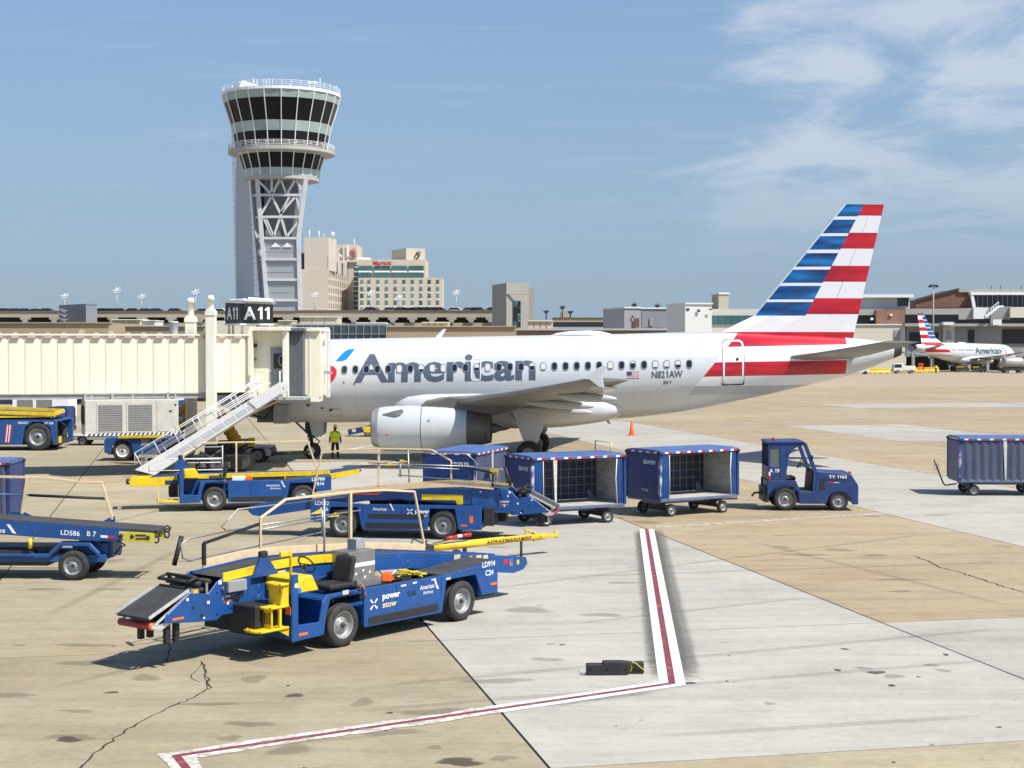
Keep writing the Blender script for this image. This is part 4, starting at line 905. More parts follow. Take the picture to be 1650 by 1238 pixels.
        m = MB(); m.prism([(6.28*kx,1.24+dz),(6.95*kx,.86+dz),(6.9*kx,.80+dz),(6.24*kx,1.02+dz)], 'y', -1.78, -1.04); m.build('flap_frame', M['black'], fl)
        m = MB(); m.lathe([(.001,-1.84),(.065,-1.84),(.065,-1.0),(.001,-1.0)], (7.12*kx, 0, .80+dz), 'y', 14); m.build('bumper_roller', mat('faded_red_rubber', (0.30, 0.035, 0.04), .55, var=.2, scale=5), fl)
        m = MB(); m.lathe([(.001,-.995),(.068,-.995),(.066,-.97),(.001,-.97)], (7.12*kx, 0, .80+dz), 'y', 14); m.build('reflector_cap', M['orange'], fl)
        for q, (x, z) in enumerate(((5.86,1.42),(6.08,1.40),(6.24,1.30),(6.0,1.28))):
            m = MB(); m.lathe([(.001,-1.84),(.055,-1.84),(.055,-.97),(.001,-.97)], (x*kx, 0, z+dz), 'y', 12); m.build('roller', M['black'], hd)
        m = MB()
        for y in (-1.02, -1.8): m.tube([(6.0*kx,y,1.40+dz),(6.12*kx,y,1.52+dz),(6.32*kx,y,1.46+dz)], .03, 8)
        m.tube([(6.12*kx,-1.8,1.52+dz),(6.12*kx,-1.02,1.52+dz)], .03, 8); m.tube([(6.30*kx,-1.8,1.46+dz),(6.30*kx,-1.02,1.46+dz)], .03, 8); m.build('lift_bar', M['black'], hd)
        m = MB(); m.box(5.95*kx, 6.0*kx, -.93, -.90, 1.15+dz, 1.42+dz); m.build('tension_link', M['steel'], hd)
        m = MB(); m.box(6.12*kx, 6.3*kx, -.965, -.94, 1.12+dz, 1.34+dz); m.build('motor_cover', M['steel'], hd); m = MB(); m.box(6.16*kx, 6.26*kx, -.938, -.93, 1.22+dz, 1.32+dz); m.build('warning_sticker', M['yellow'], hd)
        m = MB()
        for x in (6.75, 6.55):
            for y in (-1.05, -1.75): m.box(x*kx-.05, x*kx+.05, y-.05, y+.05, .45+dz, .92+dz)
        m.build('support_foot', M['black'], hd, bev=.01)
        m = MB(); m.box(6.5*kx, 6.75*kx, -.905, -.895, .86+dz, .90+dz); m.build('reflector', ORL, hd)
        m = MB(); m.box(5.12*kx, 5.56*kx, -.90, -.80, 1.20+dz, 1.40+dz); m.build('control_box', M['grey'] if vis > 0 else M['white'], t, bev=.01); m = MB(); m.tube([(5.5*kx,-.85,1.2+dz),(5.4*kx,-.86,1.09+dz),(5.25*kx,-.86,1.05+dz),(5.15*kx,-.86,1.2+dz)], .012, 5); m.tube([(5.58*kx,-.87,1.38+dz),(5.64*kx,-.87,1.3+dz),(5.6*kx,-.87,1.12+dz),(5.5*kx,-.87,1.05+dz)], .012, 5); m.tube([(5.42*kx,-.86,1.2+dz),(5.36*kx,-.86,1.1+dz),(5.2*kx,-.86,1.1+dz)], .015, 5); m.build('cable', M['black'], t)
        for x, z, w, h in ((4.2,1.32,.28,.11),(1.75,1.25,.2,.12),(-.9,1.06,.2,.12),(-1.62,1.0,.18,.09),(-1.62,.89,.18,.09),(-1.85,.98,.17,.09),(-1.85,.87,.17,.09)):
            m = MB(); m.box((x-w/2)*kx, (x+w/2)*kx, y0+.02, y0+.026, z+dz, z+h+dz); m.build('data_plate', PLATE, fr)
        for x, z, mm, w in ((-2.55,.80,M['red'],.14),(-2.75,.80,mat('bright_blue_sticker',(.03,.16,.55),.5),.12),(-2.75,.74,M['orange'],.1),(-3.0,.74,M['yellow'],.08),(-1.35,1.0,M['yellow'],.1)):
            m = MB(); m.box((x-w/2)*kx, (x+w/2)*kx, y0+.02, y0+.026, z+dz, z+.10+dz); m.build('sticker', mm, fr)
        if vis > 0:
            write(hd, 'power', (5.62*kx, -.90, 1.10+dz), (-1,0,0), (0,0,1), .075, M['lett'], .30, .02, .006); write(hd, 'stow', (5.6*kx, -.90, 1.02+dz), (-1,0,0), (0,0,1), .06, M['orange'], .24, .02, .006)
        else:
            write(hd, 'power', (5.35*kx, -1.90, 1.10+dz), (1,0,0), (0,0,1), .075, M['lett'], .28, .02, .006); write(hd, 'stow', (5.36*kx, -1.90, 1.02+dz), (1,0,0), (0,0,1), .06, M['orange'], .24, .02, .006)
    else:
        m = MB(); m.lathe([(.001,y1),(.07,y1),(.07,y0),(.001,y0)], (6.72*kx, 0, .95), 'y', 12); m.build('roller', M['black'], hd)
        m = MB(); m.prism(K([(-2.4,1.10),(-1.2,.93),(-1.2,1.12),(-2.4,1.27)]), 'y', y0+.02, y0+.05); m.build('tail_panel', M['yellow'], t)
        m = MB(); m.prism(K([(4.75,1.0),(5.3,1.0),(5.3,.86),(4.75,.86)]), 'y', y0+.05, y0+.06); m.build('sticker', M['navy'], hd)
    # ---- hoses, stickers and other clutter
    if style == 'A':
        ys = y0+.056 if vis > 0 else y1-.056; sv = 1 if vis > 0 else -1
        for x, z, w, h in ((6.42,1.16,.05,.05),(5.95,1.05,.06,.05),(5.5,.98,.05,.06),(5.68,1.36,.07,.07),(5.62,1.26,.05,.05),(4.7,1.38,.06,.04),(6.05,.80,.04,.03)):
            m = MB(); m.box((x-w/2)*kx, (x+w/2)*kx, min(ys,ys+.004*sv), max(ys,ys+.004*sv), z+dz, z+h+dz); m.build('sticker', M['lett'], hd)
        for q, P in enumerate(([(4.3,1.2),(3.9,1.08),(3.4,1.12),(2.9,1.22),(2.4,1.16)],[(4.4,1.1),(4.0,1.0),(3.5,1.05),(3.2,1.15)],[(2.0,1.1),(1.5,.98),(1.0,.96),(.7,1.02)],[(1.9,1.04),(1.2,.90),(.9,.92)])):
            m = MB(); m.tube([(x*kx, y0+.06+.02*q, z+dz) for x, z in P], .016, 6); m.build('hose', M['black'], t)
        m = MB(); m.box(3.55*kx, 3.75*kx, y0+.02, y0+.06, 1.22+dz, 1.30+dz); m.box(2.75*kx, 2.9*kx, y0+.02, y0+.08, 1.10+dz, 1.28+dz); m.build('junction_box', M['darkmetal'], fr)
        m = MB(); m.tube([(2.95*kx,-.16,1.02),(2.92*kx,-.08,1.12),(2.88*kx,-.03,1.02),(2.90*kx,.01,.86)], .02, 6); m.build('seat_belt', mat('worn_orange_webbing', (.45,.14,.06), .7), t)
    # ---- hand rails along the outer side
    yr = -1.97; CR = M['cream_rail']
    if style == 'A':
        xa, xb = 5.15, -1.05; X = [xa+(xb-xa)*i/6 for i in range(7)]
        m = MB(); m.prism([(x*kx, zt(x)+.13) for x in X] + [(x*kx, zt(x)-.05) for x in X[::-1]], 'y', yr-.02, yr+.02); m.build('rail_board', CR, t, bev=.004)
        m = MB(); P = [(3.72, zt(3.72)+.1, 2.28), (1.28, zt(1.28)+.1, 2.60), (-.95, zt(-.95)+.05, 2.47)]
        m.bar((3.72*kx,yr,P[0][1]), (3.72*kx,yr,2.30+dz), .045); m.bar((1.25*kx,yr,P[1][1]), (1.25*kx,yr,2.60+dz), .065); m.bar((-1.05*kx,yr,P[2][1]), (-.72*kx,yr,2.47+dz), .045)
        for a, b in (((3.72,2.29),(3.05,2.60)), ((3.05,2.60),(1.25,2.61)), ((1.25,2.61),(.2,2.57)), ((.2,2.57),(-.72,2.47))): m.bar((a[0]*kx,yr,a[1]+dz), (b[0]*kx,yr,b[1]+dz), .045)
        m.build('hand_rail', CR, t, bev=.006)
        m = MB(); S = .017
        m.tube([(4.0*kx,yr-.05,2.14+dz),(5.45*kx,yr-.05,2.06+dz),(5.62*kx,yr-.05,1.98+dz),(5.58*kx,yr-.05,1.72+dz),(5.42*kx,yr-.05,1.66+dz),(1.9*kx,yr-.05,1.86+dz)], S, 6)
        m.tube([(4.55*kx,yr-.05,2.14+dz),(4.65*kx,yr-.05,2.2+dz),(4.25*kx,yr-.05,2.5+dz),(1.3*kx,yr-.05,2.52+dz)], S, 6); m.tube([(4.5*kx,yr-.05,2.13+dz),(.9*kx,yr-.05,2.2+dz)], S, 6); m.tube([(4.0*kx,yr-.05,2.05+dz),(1.9*kx,yr-.05,2.12+dz)], S, 6)
        m.tube([(2.0*kx,yr-.05,1.8+dz),(2.0*kx,yr-.05,2.3+dz)], .03, 6); m.tube([(2.25*kx,yr+.25,1.0+dz),(2.2*kx,yr+.2,2.56+dz)], .022, 8)
        m.build('folding_rail', M['steel'], t)
        m = MB(); m.tube([(5.56*kx,yr-.1,2.12+dz),(5.74*kx,yr-.1,1.60+dz)], .045, 8); m.bar((5.12*kx,yr,1.55+dz), (5.12*kx,yr,1.95+dz), .06); m.bar((5.12*kx,yr,1.95+dz), (3.75*kx,yr,2.18+dz), .05); m.build('rail_padding', M['black'], t)
        m = MB()
        for x, z in ((2.0,2.26),(1.55,2.16)): m.prism(K([(x-.05,z-.03),(x+.30,z-.02),(x+.05,z+.05)]), 'y', yr-.09, yr-.05) 
        m.build('rail_clamp', M['yellow'], t)
    else:
        m = MB(); b0 = 1.12
        for x, x2, z in ((4.55,4.55,1.85),(2.45,2.45,2.20),(-.85,-.45,2.18)): m.bar((x*kx,yr,b0), (x2*kx,yr,z), .06)
        for a, b in (((4.55,1.85),(3.95,2.2)), ((3.95,2.2),(-.45,2.2))): m.bar((a[0]*kx,yr,a[1]), (b[0]*kx,yr,b[1]), .05)
        m.build('hand_rail', CR, t, bev=.006)
        m = MB()
        for z in (2.05, 1.62, 1.5): m.tube([(4.4*kx,yr-.06,z),(3.0*kx,yr-.06,z)], .02, 6)
        m.tube([(5.9*kx,yr,1.2),(5.9*kx,yr,1.45),(5.6*kx,yr,1.65),(3.0*kx,yr,1.65)], .02, 6); m.tube([(5.9*kx,yr,1.25),(3.0*kx,yr,1.25)], .02, 6); m.tube([(3.0*kx,yr,1.2),(3.0*kx,yr,2.1)], .02, 6); m.build('folding_rail', M['white'], t)
        m = MB(); m.box(-1.4*kx, 4.7*kx, yr-.02, yr+.02, 1.02, 1.16); m.build('rail_board', B, t)
    # ---- markings
    if style == 'A' and vis > 0:
        sidetext(t, code, -.60*kx, 1.02, .11, 1, W, bold=.015); sidetext(t, gate, -.70*kx, .84, .11, 1, W, bold=.02)
        sidetext(t, 'power', 2.42*kx, .76, .12, 1, W, bold=.03, width=.5); sidetext(t, 'stow', 2.42*kx, .60, .11, 1, W, mat('cream_orange_lettering', (.75,.55,.30), .5), bold=.03, width=.40); cross_logo(t, 2.66*kx, .70, .24, 1, W)
        sidetext(t, 'TUG', 1.72*kx, .72, .10, 1, W, M['blacklett'], bold=.03, width=.27); sidetext(t, 'American', 1.34*kx, .80, .09, 1, W, width=.42, bold=.01); sidetext(t, 'Airlines', 1.25*kx, .70, .07, 1, W, width=.3, bold=.0); bird(t, .94*kx, .78, .22, 1, W)
        for x, z, w, h, mm in ((4.62,.38,.22,.05,ORL),(-.88,.62,.2,.05,ORL),(1.9,.93,.16,.04,PLATE),(1.55,.95,.12,.03,M['lett']),(.55,.9,.14,.05,PLATE),(3.5,.98,.16,.08,PLATE),(1.0,.95,.14,.02,M['lett'])): sidepoly(t, 'reflector' if mm is ORL else 'data_plate', [(x*kx,z),((x-w)*kx,z),((x-w)*kx,z+h),(x*kx,z+h)], mm, 1, W)
        m = MB(); m.box(-1.135*kx, -1.122*kx, -.1, -.02, .5, .9); m.build('reflector', M['red'], t); m = MB(); m.box(4.785*kx, 4.795*kx, -.16, -.03, .78, .92); m.build('reflector', ORL, t)
        for x, z, mm, r in ((4.68,1.30,M['lett'],.045),(4.60,1.20,mat('bright_blue_sticker',(.03,.16,.55),.5),.05)): sidepoly(t, 'sticker', [(x*kx+r*math.cos(a), z+r*math.sin(a)) for a in (math.pi*2*i/14 for i in range(14))], mm, 1, W)
        # loose gear in the open bay belongs to the loader's crew
        m = MB(); m.box(-1.12*kx, -.6*kx, -1.9, -.1, .40, .50); m.build('rear_bumper', M['black'], t)
    elif style == 'A':
        sidetext(t, code, -.95*kx, .95, .11, -1, W, bold=.015, width=.42); sidetext(t, gate, -.80*kx, .78, .11, -1, W, bold=.02)
        sidetext(t, 'American', 1.05*kx, .82, .09, -1, W, width=.42, bold=.01); bird(t, 1.62*kx, .84, .2, -1, W); sidetext(t, 'power', 2.5*kx, .76, .12, -1, W, bold=.03, width=.42); sidetext(t, 'stow', 2.58*kx, .66, .08, -1, W, mat('cream_orange_lettering', (.75,.55,.30), .5), bold=.03, width=.3); cross_logo(t, 2.32*kx, .80, .2, -1, W)
        for x, z, w, h, mm in ((4.05,.40,.22,.05,ORL),(4.35,.5,.12,.2,ORL)): sidepoly(t, 'reflector', [(x*kx,z),((x+w)*kx,z),((x+w)*kx,z+h),(x*kx,z+h)], mm, -1, W)
        m = MB(); m.box(.9*kx, 2.8*kx, -W-.01, -W, .60, .72); m.build('rub_strip', M['black'], t)
        m = MB(); m.prism(K([(2.7,1.14),(3.85,1.14),(3.9,1.02),(4.1,1.02),(4.1,1.30),(2.7,1.30)]), 'y', -1.90, -1.875); m.build('side_guard', M['yellow'], t)
        m = MB(); m.tube([(.3*kx,-1.88,1.27),(1.3*kx,-1.88,1.3)], .03, 6); m.build('safety_strap', M['orange'], t)
    else:
        sidetext(t, code, -.35*kx, .96, .11, 1, W, bold=.02, width=.44); sidetext(t, gate, -.55*kx, .80, .11, 1, W, bold=.02)
        sidetext(t, 'American', 1.45*kx, .80, .075, 1, W, width=.46, bold=.01); sidetext(t, 'Airlines', 1.30*kx, .70, .065, 1, W, width=.36, bold=.0); bird(t, .88*kx, .78, .22, 1, W)
        m = MB(); m.box(2.2*kx, 2.75*kx, -.5, -.2, .98, 1.14); m.build('battery_cover', M['white'], t, bev=.01)
        m = MB(); m.box(4.78*kx, 4.86*kx, -.85, -.1, 1.0, 1.28); m.build('front_screen', B, t)
    return t

# ---- foreground loader
L1 = loader('blue belt loader with folding head nearest the camera, marked LD914', gnd(747, 1001) , -128, 1.0, 'LD914', 'C24', 1, 'A')
L2 = loader('blue belt loader facing right, behind the nearest one, marked LD922', (0,0,0), -9, .865, 'LD922', 'A26', -1, 'A', dz=.0)
_p = gnd(552, 867); L2.location = (_p.x + 2.0*math.sin(R(9)), _p.y + 2.0*math.cos(R(9)), 0)
_p = gnd(346, 824); L3 = loader('blue belt loader with yellow ends facing left below the white stairs', (_p.x + 2.98*math.cos(R(14)), _p.y + 2.98*math.sin(R(14)), 0), 180+14, .866, 'LD789', 'B14', 1, 'B')
# things lying in the open bay of the nearest loader
def on_loader(Lo, x, y, z): return Lo.matrix_basis @ Vector((x, y, z))
c = thing('wheel_chock', 'orange wheel chock lying on the bay of the nearest loader', 'chock', on_loader(L1, 1.85, -.38, 1.01), -100)
m = MB(); m.prism([(-.16,0),(.16,0),(.10,.16),(-.06,.17)], 'y', -.1, .1); m.build('block', M['orange'], c, bev=.02); m = MB(); m.tube([(-.05,.1,.13),(0,.16,.2),(.08,.1,.13)], .015, 6); m.build('handle', M['white'], c)
c = thing('rope_coil', 'yellow rope heaped on the bay of the nearest loader', 'rope', on_loader(L1, 1.25, -.35, 1.02), 0)
m = MB(); rr = random.Random(4)
for q in range(5): m.tube([(rr.uniform(-.35,.35), rr.uniform(-.25,.25), .02+.02*q+rr.uniform(0,.03)) for _ in range(9)], .014, 5)
m.build('rope', YC, c)
c = thing('wheel_chock', 'orange wheel chock on the deck of the loader below the stairs', 'chock', on_loader(L3, 1.85, -.3, 1.0), 20)
m = MB(); m.prism([(-.16,0),(.16,0),(.10,.16),(-.06,.17)], 'y', -.1, .1); m.build('block', M['orange'], c, bev=.02)

# ---- the loader cut by the left edge
p = gnd(117, 936); t = thing('belt_loader', 'blue belt loader cut by the left edge, its yellow tail to the right, marked LD586', 'belt loader', (p.x, p.y+.12, 0), -1.5, 'belt loaders parked on the stand')
m = MB(); m.box(-4.6, .75, .05, .14, .42, .60); m.box(-4.6, .75, 1.3, 1.4, .42, .60)
for x in (-4, -2.6, -1.4, .6): m.box(x-.06, x+.06, .14, 1.3, .42, .55)
m.prism([(-.95,.62),(-.62,.62),(-.36,.90),(.40,.90),(.62,.66),(.62,.56),(.34,.82),(-.30,.82),(-.58,.54),(-.95,.54)], 'y', -.06, .30); m.box(-4.6,-.9,-.02,.3,.56,.62)
m.box(-.1, .75, .2, 1.2, .60, .86); m.box(.55, .85, .3, 1.1, .5, .95); t1 = m.build('chassis', M['blue2'], t, bev=.01)
m = MB(); m.box(-3.6, -.7, .25, 1.2, .30, .75); m.box(-1.9,-1.0,.1,.5,.5,.7); m.build('drive_unit', M['darkmetal'], t, bev=.02)
m = MB(); m.tube([(-1.05,.0,.75),(-1.05,.0,1.0)], .05, 8); m.build('beacon', M['yellow'], t)
for x in (0, -3.6): vwheel(t, x, -.0, .355, .24, -1, 'rim', 1); vwheel(t, x, 1.42, .355, .24, 1, 'rim', 1)
zl = lambda x: 1.31 - .068*x
m = MB()
for y in (-.02, .98): m.prism([(-5.2, zl(-5.2)), (1.25, zl(1.25)), (1.25, zl(1.25)-.26), (.4, zl(.4)-.34), (-5.2, zl(-5.2)-.34)], 'y', y-.02, y+.02)
m.prism([(-5.2, zl(-5.2)-.3), (.9, zl(.9)-.3), (.9, zl(.9)-.33), (-5.2, zl(-5.2)-.33)], 'y', 0, .96); cf = m.build('conveyor_frame', M['blue'], t, bev=.006)
m = MB(); m.prism([(-5.2, zl(-5.2)+.035), (1.98, zl(1.98)+.02), (1.98, zl(1.98)-.06), (-5.2, zl(-5.2)-.03)], 'y', .01, .95); m.build('conveyor_belt', M['belt'], t, bev=.01)
m = MB()
for y in (-.03, .99): m.prism([(1.1, zl(1.1)-.06), (1.95, zl(1.95)-.05), (1.95, zl(1.95)-.28), (1.25, zl(1.25)-.30), (1.1, zl(1.1)-.16)], 'y', y-.02, y+.02)
hd = m.build('conveyor_tail', mat('lime_yellow_paint', (0.60, 0.56, 0.06), .45, var=.1, scale=6, dirt=.3), t, bev=.006)
m = MB()
for x in (1.16, 1.42, 1.80): m.lathe([(.001,-.065),(.05,-.065),(.05,-.05),(.001,-.05)], (x, 0, zl(x)-.16), 'y', 10)
m.box(1.5,1.75,-.06,-.052,zl(1.6)-.14,zl(1.6)-.10); m.box(1.5,1.75,-.06,-.052,zl(1.6)-.22,zl(1.6)-.18); m.build('tension_bolt', M['darkmetal'], hd)
m = MB()
for y in (-.02, .98): m.tube([(2.0+.09*math.cos(a)*.75, y, zl(2)-.06+.075*math.sin(a)) for a in (2*math.pi*i/12 for i in range(12))], .022, 6, closed=True); m.tube([(1.99+.06*math.cos(a), y, zl(2)-.20+.075*math.sin(a)) for a in (2*math.pi*i/12 for i in range(12))], .022, 6, closed=True)
m.tube([(2.08,-.02,zl(2)-.03),(2.08,.98,zl(2)-.03)], .025, 6); m.build('tail_hoop', M['black'], hd)
m = MB(); CR = M['cream_rail']
m.bar((-1.62,1.1,1.45),(-1.48,1.1,2.36), .075); m.bar((.62,1.1,1.32),(.36,1.1,2.20), .065); m.bar((-1.48,1.1,2.36),(-1.0,1.1,2.34), .06); m.bar((-1.0,1.1,2.34),(-.2,1.1,2.24), .06); m.bar((-.2,1.1,2.24),(.38,1.1,2.24), .06); m.bar((-5,1.1,2.42),(-1.48,1.1,2.36), .06); m.bar((-3.6,1.1,1.5),(-3.6,1.1,2.4), .07); m.build('hand_rail', CR, t, bev=.006)
m = MB(); m.tube([(-1.45,1.1,1.92),(.47,1.1,1.84)], .035, 8); m.build('rail_padding', M['black'], t)
m = MB(); m.tube([(-5,1.1,1.98),(-1.45,1.1,1.93)], .02, 8); m.prism([(-1.9,1.36),(-1.2,1.32),(-1.55,1.50),(-1.9,1.52)], 'y', 1.08, 1.12); m.prism([(.30,1.24),(.68,1.22),(.68,1.40),(.6,1.40)], 'y', 1.08, 1.12); m.build('rail_bracket', M['blue'], t)
yy = -.045
for txt, x, z, h, w in (('American Airlines', -3.35, zl(-2)-.20, .115, 1.72), ('LD586', -.30, zl(0)-.22, .115, .46), ('B 7', .33, zl(.4)-.22, .115, .22)): write(t, txt, (x, yy, z), (1,0,-.068), (.068,0,1), h, M['lett'], w, .015, .004)
for x0, x1, mm in ((.66,.83,M['lett']),(.84,1.0,M['red'])): 
    m = MB(); m.add([(x0,yy-.004,zl(x0)-.24),(x1,yy-.004,zl(x1)-.24),(x1,yy-.004,zl(x1)-.18),(x0,yy-.004,zl(x0)-.18)], [(0,1,2,3)]); m.build('reflector', mm, t)
m = MB(); m.add([(-1.60,yy-.004,zl(-1.5)-.08),(-1.52,yy-.004,zl(-1.5)-.08),(-1.36,yy-.004,zl(-1.4)-.30),(-1.46,yy-.004,zl(-1.4)-.28)], [(0,1,2,3)]); m.build('emblem', M['lett'], t)
m = MB(); m.tube([(.9,.3,.6),(1.05,.2,.75),(1.2,.15,.82),(1.0,.1,.95)], .02, 6); m.build('cable', M['black'], t)
# ================================================================== baggage carts, tractors, small gear
CURT = mat('navy_curtain', (0.035, 0.05, 0.12), .75, var=.3, scale=3, dirt=.3, dirtcol=(.09,.095,.11), stretch=(1,1,.35))
CURTL = mat('slate_blue_curtain', (0.06, 0.075, 0.13), .75, var=.25, scale=3, dirt=.4, dirtcol=(.12,.12,.135), stretch=(1,1,.3))
STR = mat('tan_webbing', (0.20, 0.17, 0.13), .8, var=.2, scale=6)
INS = mat('worn_alloy_panel', (0.52, 0.50, 0.45), .6, .0, var=.2, scale=2, dirt=.5, dirtcol=(.14,.12,.1), stretch=(1,1,4))
ROOF = mat('pale_blue_roof', (0.06, 0.12, 0.30), .45, var=.15, scale=1.5, dirt=.4, dirtcol=(.16,.18,.22))
DECKP = mat('blue_grey_frame', (0.10, 0.14, 0.22), .5, var=.25, scale=3, dirt=.45, dirtcol=(.16,.16,.16))
def pleated(m, x0, x1, y, z0, z1, amp, n, mi=0, flare=0.0):
    k = n*4; vs = []
    for r, z in enumerate((z0, (z0+z1)/2, z1)):
        for i in range(k+1):
            t = i/k; vs.append((x0+(x1-x0)*t + flare*(1-r/2), y + amp*math.sin(t*n*2*math.pi + r*.5)*(1.15-.25*r), z))
    m.add(vs, [(r*(k+1)+i, r*(k+1)+i+1, (r+1)*(k+1)+i+1, (r+1)*(k+1)+i) for r in range(2) for i in range(k)], mi, True)
def cart(label, c, rz, near='open', code=None, code2=None, bar=False, tongue=None, post=False, L=3.3, W=1.8):
    t = thing('baggage_cart', label, 'baggage cart', (c[0], c[1], 0), rz, 'curtain sided baggage carts'); h, w = L/2, W/2
    m = MB(); m.box(-h, h, -w, w, .50, .60); m.box(-h+.2, h-.2, -.35, .35, .38, .50); m.build('deck', DECKP, t, bev=.012)
    m = MB(); m.box(-h+.05, h-.05, -w+.04, w-.04, .602, .612); m.build('deck_floor', INS, t)
    for sx in (-1, 1):
        m = MB(); m.box(sx*h-.03, sx*h+.03, -w+.02, w-.02, .58, 2.04)
        for k in range(4): z = .74+k*.33; m.box(sx*(h+.03)-.006, sx*(h+.03)+.006, -w+.1, w-.1, z, z+.26)
        m.box(sx*h-.05, sx*h+.05, -w-.01, -w+.07, .58, 2.06); m.box(sx*h-.05, sx*h+.05, w-.07, w+.01, .58, 2.06)
        e = m.build('end_panel', [M['navy'] if (sx < 0 or near == 'open') else M['navy']], t, bev=.008)
        m = MB(); m.box(sx*h-sx*.045, sx*h-sx*.033, -w+.08, w-.08, .62, 2.0)
        for k in range(5): m.box(sx*h-sx*.052, sx*h-sx*.045, -w+.08, w-.08, .62+.28*k, .86+.28*k)
        m.build('inner_lining', INS, e)
        m = MB(); m.box(sx*h-.07, sx*h+.07, -w-.05, -w+.12, 2.03, 2.13); m.box(sx*h-.07, sx*h+.07, w-.12, w+.05, 2.03, 2.13); m.build('corner_bumper', M['black'], t, bev=.02)
    m = MB(); m.prism([(-w-.02, 2.06), (-w-.02, 2.16), (-w+.3, 2.20), (w-.3, 2.20), (w+.02, 2.16), (w+.02, 2.06)], 'x', -h-.02, h+.02); rf = m.build('roof', ROOF, t, bev=.01)
    rt = None
    for k in range(7):
        for q, mm in enumerate((M['lett'], M['red'])):
            x = -h+.22 + k*(L-.5)/6 + q*.15; ky = 'tape%d' % q
            if ky not in _mats:
                mb = MB(); mb.box(-.07, .07, -.004, .004, -.028, .028); _mats[ky] = mb.build('reflector', mm, rf).data; ob = bpy.data.objects[-1] if False else [o for o in rf.children][-1]
            else: ob = bpy.data.objects.new('reflector', _mats[ky]); COL.objects.link(ob); ob.parent = rf
            ob.location = (x, -w-.025, 2.11)
    for k in range(4):
        for q in (0, 1):
            ob = bpy.data.objects.new('reflector', _mats['tape%d' % q]); COL.objects.link(ob); ob.parent = rf; ob.location = (-h-.025, -w+.25+k*.4+q*.15, 2.11); ob.rotation_euler = (0, 0, math.pi/2)
    # far curtain with its webbing
    m = MB(); m.box(-h+.06, h-.06, w-.04, w-.015, .62, 2.04); fc = m.build('rear_curtain', CURT, t)
    if near == 'open':
        key = 'webbing'
        if key not in _mats:
            a_ = MB(); a_.box(-.022, .022, -.012, 0, .62, 2.02); b_ = MB(); b_.box(-h+.07, h-.07, -.018, -.012, -.02, .02); _mats[key] = None
            _mats['web_v'] = a_.build('strap', STR, fc).data; _mats['web_h'] = b_.build('strap', STR, fc).data
            for o in list(fc.children): bpy.data.objects.remove(o)
        for k in range(11): o = bpy.data.objects.new('strap', _mats['web_v']); COL.objects.link(o); o.parent = fc; o.location = (-h+.2+k*(L-.4)/10, w-.041, 0)
        for k in range(5): o = bpy.data.objects.new('strap', _mats['web_h']); COL.objects.link(o); o.parent = fc; o.location = (0, w-.041, .82+k*.26)
        m = MB(); pleated(m, -h+.08, -h+.34, -w+.02, .62, 2.04, .05, 3); pleated(m, h-.26, h-.08, -w+.02, .62, 2.04, .05, 2); m.build('tied_curtain', M['blue2'], t)
        m = MB(); m.tube([(h-.28,-w+.0,.62),(h-.34,-w,1.4),(h-.30,-w,2.03)], .016, 6); m.tube([(-h+.38,-w,.62),(-h+.36,-w,2.03)], .012, 6); m.build('curtain_edge', M['white'], t)
        m = MB(); m.prism([(-.0,.612),(.32,.612),(.0,.95)], 'y', w-.10, w-.05); m.build('gusset', M['grey'], t, loc=(h-.38, 0, 0))
    else:
        m = MB(); pleated(m, -h+.06, -.04, -w+.02, .60, 2.05, .035, 5); pleated(m, .06, h-.06, -w+.02, .60, 2.05, .035, 5); m.build('side_curtain', CURTL, t)
    if near != 'open' or post:
        m = MB(); xx = 0.0 if near != 'open' else -h+.78; m.prism([(xx-.07,2.06),(xx+.07,2.06),(xx+.05,.60),(xx-.0,.60)], 'y', -w-.012, -w+.03); m.build('centre_post', mat('chipped_white_paint', (.62,.60,.55), .5, var=.15, scale=8, dirt=.5, dirtcol=(.25,.2,.16)), t, bev=.008)
    m = MB(); m.add([(-h-.052,-w-.0,.75),(-h-.052,-w+.07,.75),(-h-.052,-w+.07,1.9),(-h-.052,-w,1.9)], [(0,1,2,3)]); m.add([(-h-.045,-w-.013,.7),(-h+.045,-w-.013,.7),(-h+.045,-w-.013,1.9),(-h-.045,-w-.013,1.9)], [(0,1,2,3)]); m.build('reflective_strip', mat('scuffed_reflective_tape', (.03,.07,.22), .4, var=.1, scale=4, dirt=1.0, dirtcol=(.75,.75,.75), stretch=(1,1,.8)), t)
    if code: write(t, code, (-h-.040, w-.95, 1.72), (0,-1,0), (0,0,1), .13, M['lett'], .62, .02, .006)
    if code2: write(t, code2, (-h-.040, w-.85, .82), (0,-1,0), (0,0,1), .08, M['lett'], .35, .01, .006)
    m = MB()
    for x in (-h+.55, h-.55): m.tube([(x,-w+.2,.2),(x,w-.2,.2)], .035, 8); m.box(x-.06, x+.06, -.4, .4, .2, .48)
    m.box(h-.75, h-.35, -.45, .45, .36, .48); m.build('axle', M['darkmetal'], t)
    for x in (-h+.55, h-.55):
        for sy in (-1, 1): vwheel(t, x, sy*(w-.16), .205, .13, sy, 'rim')
    m = MB()
    if tongue == 'up': m.tube([(-h+.1,0,.38),(-h-.32,0,.32),(-h-.40,0,.40),(-h-.75,0,1.28)], .03, 6); m.tube([(-h-.66+.09*math.cos(a),.02,1.02+.11*math.sin(a)) for a in (2*math.pi*i/10 for i in range(10))], .01, 5, closed=True)
    else: m.tube([(h-.1,0,.36),(h+.75,0,.34)], .03, 6); m.tube([(h+.3,.3,.36),(h+.75,0,.34)], .02, 6)
    m.build('tow_tongue', M['darkmetal'], t)
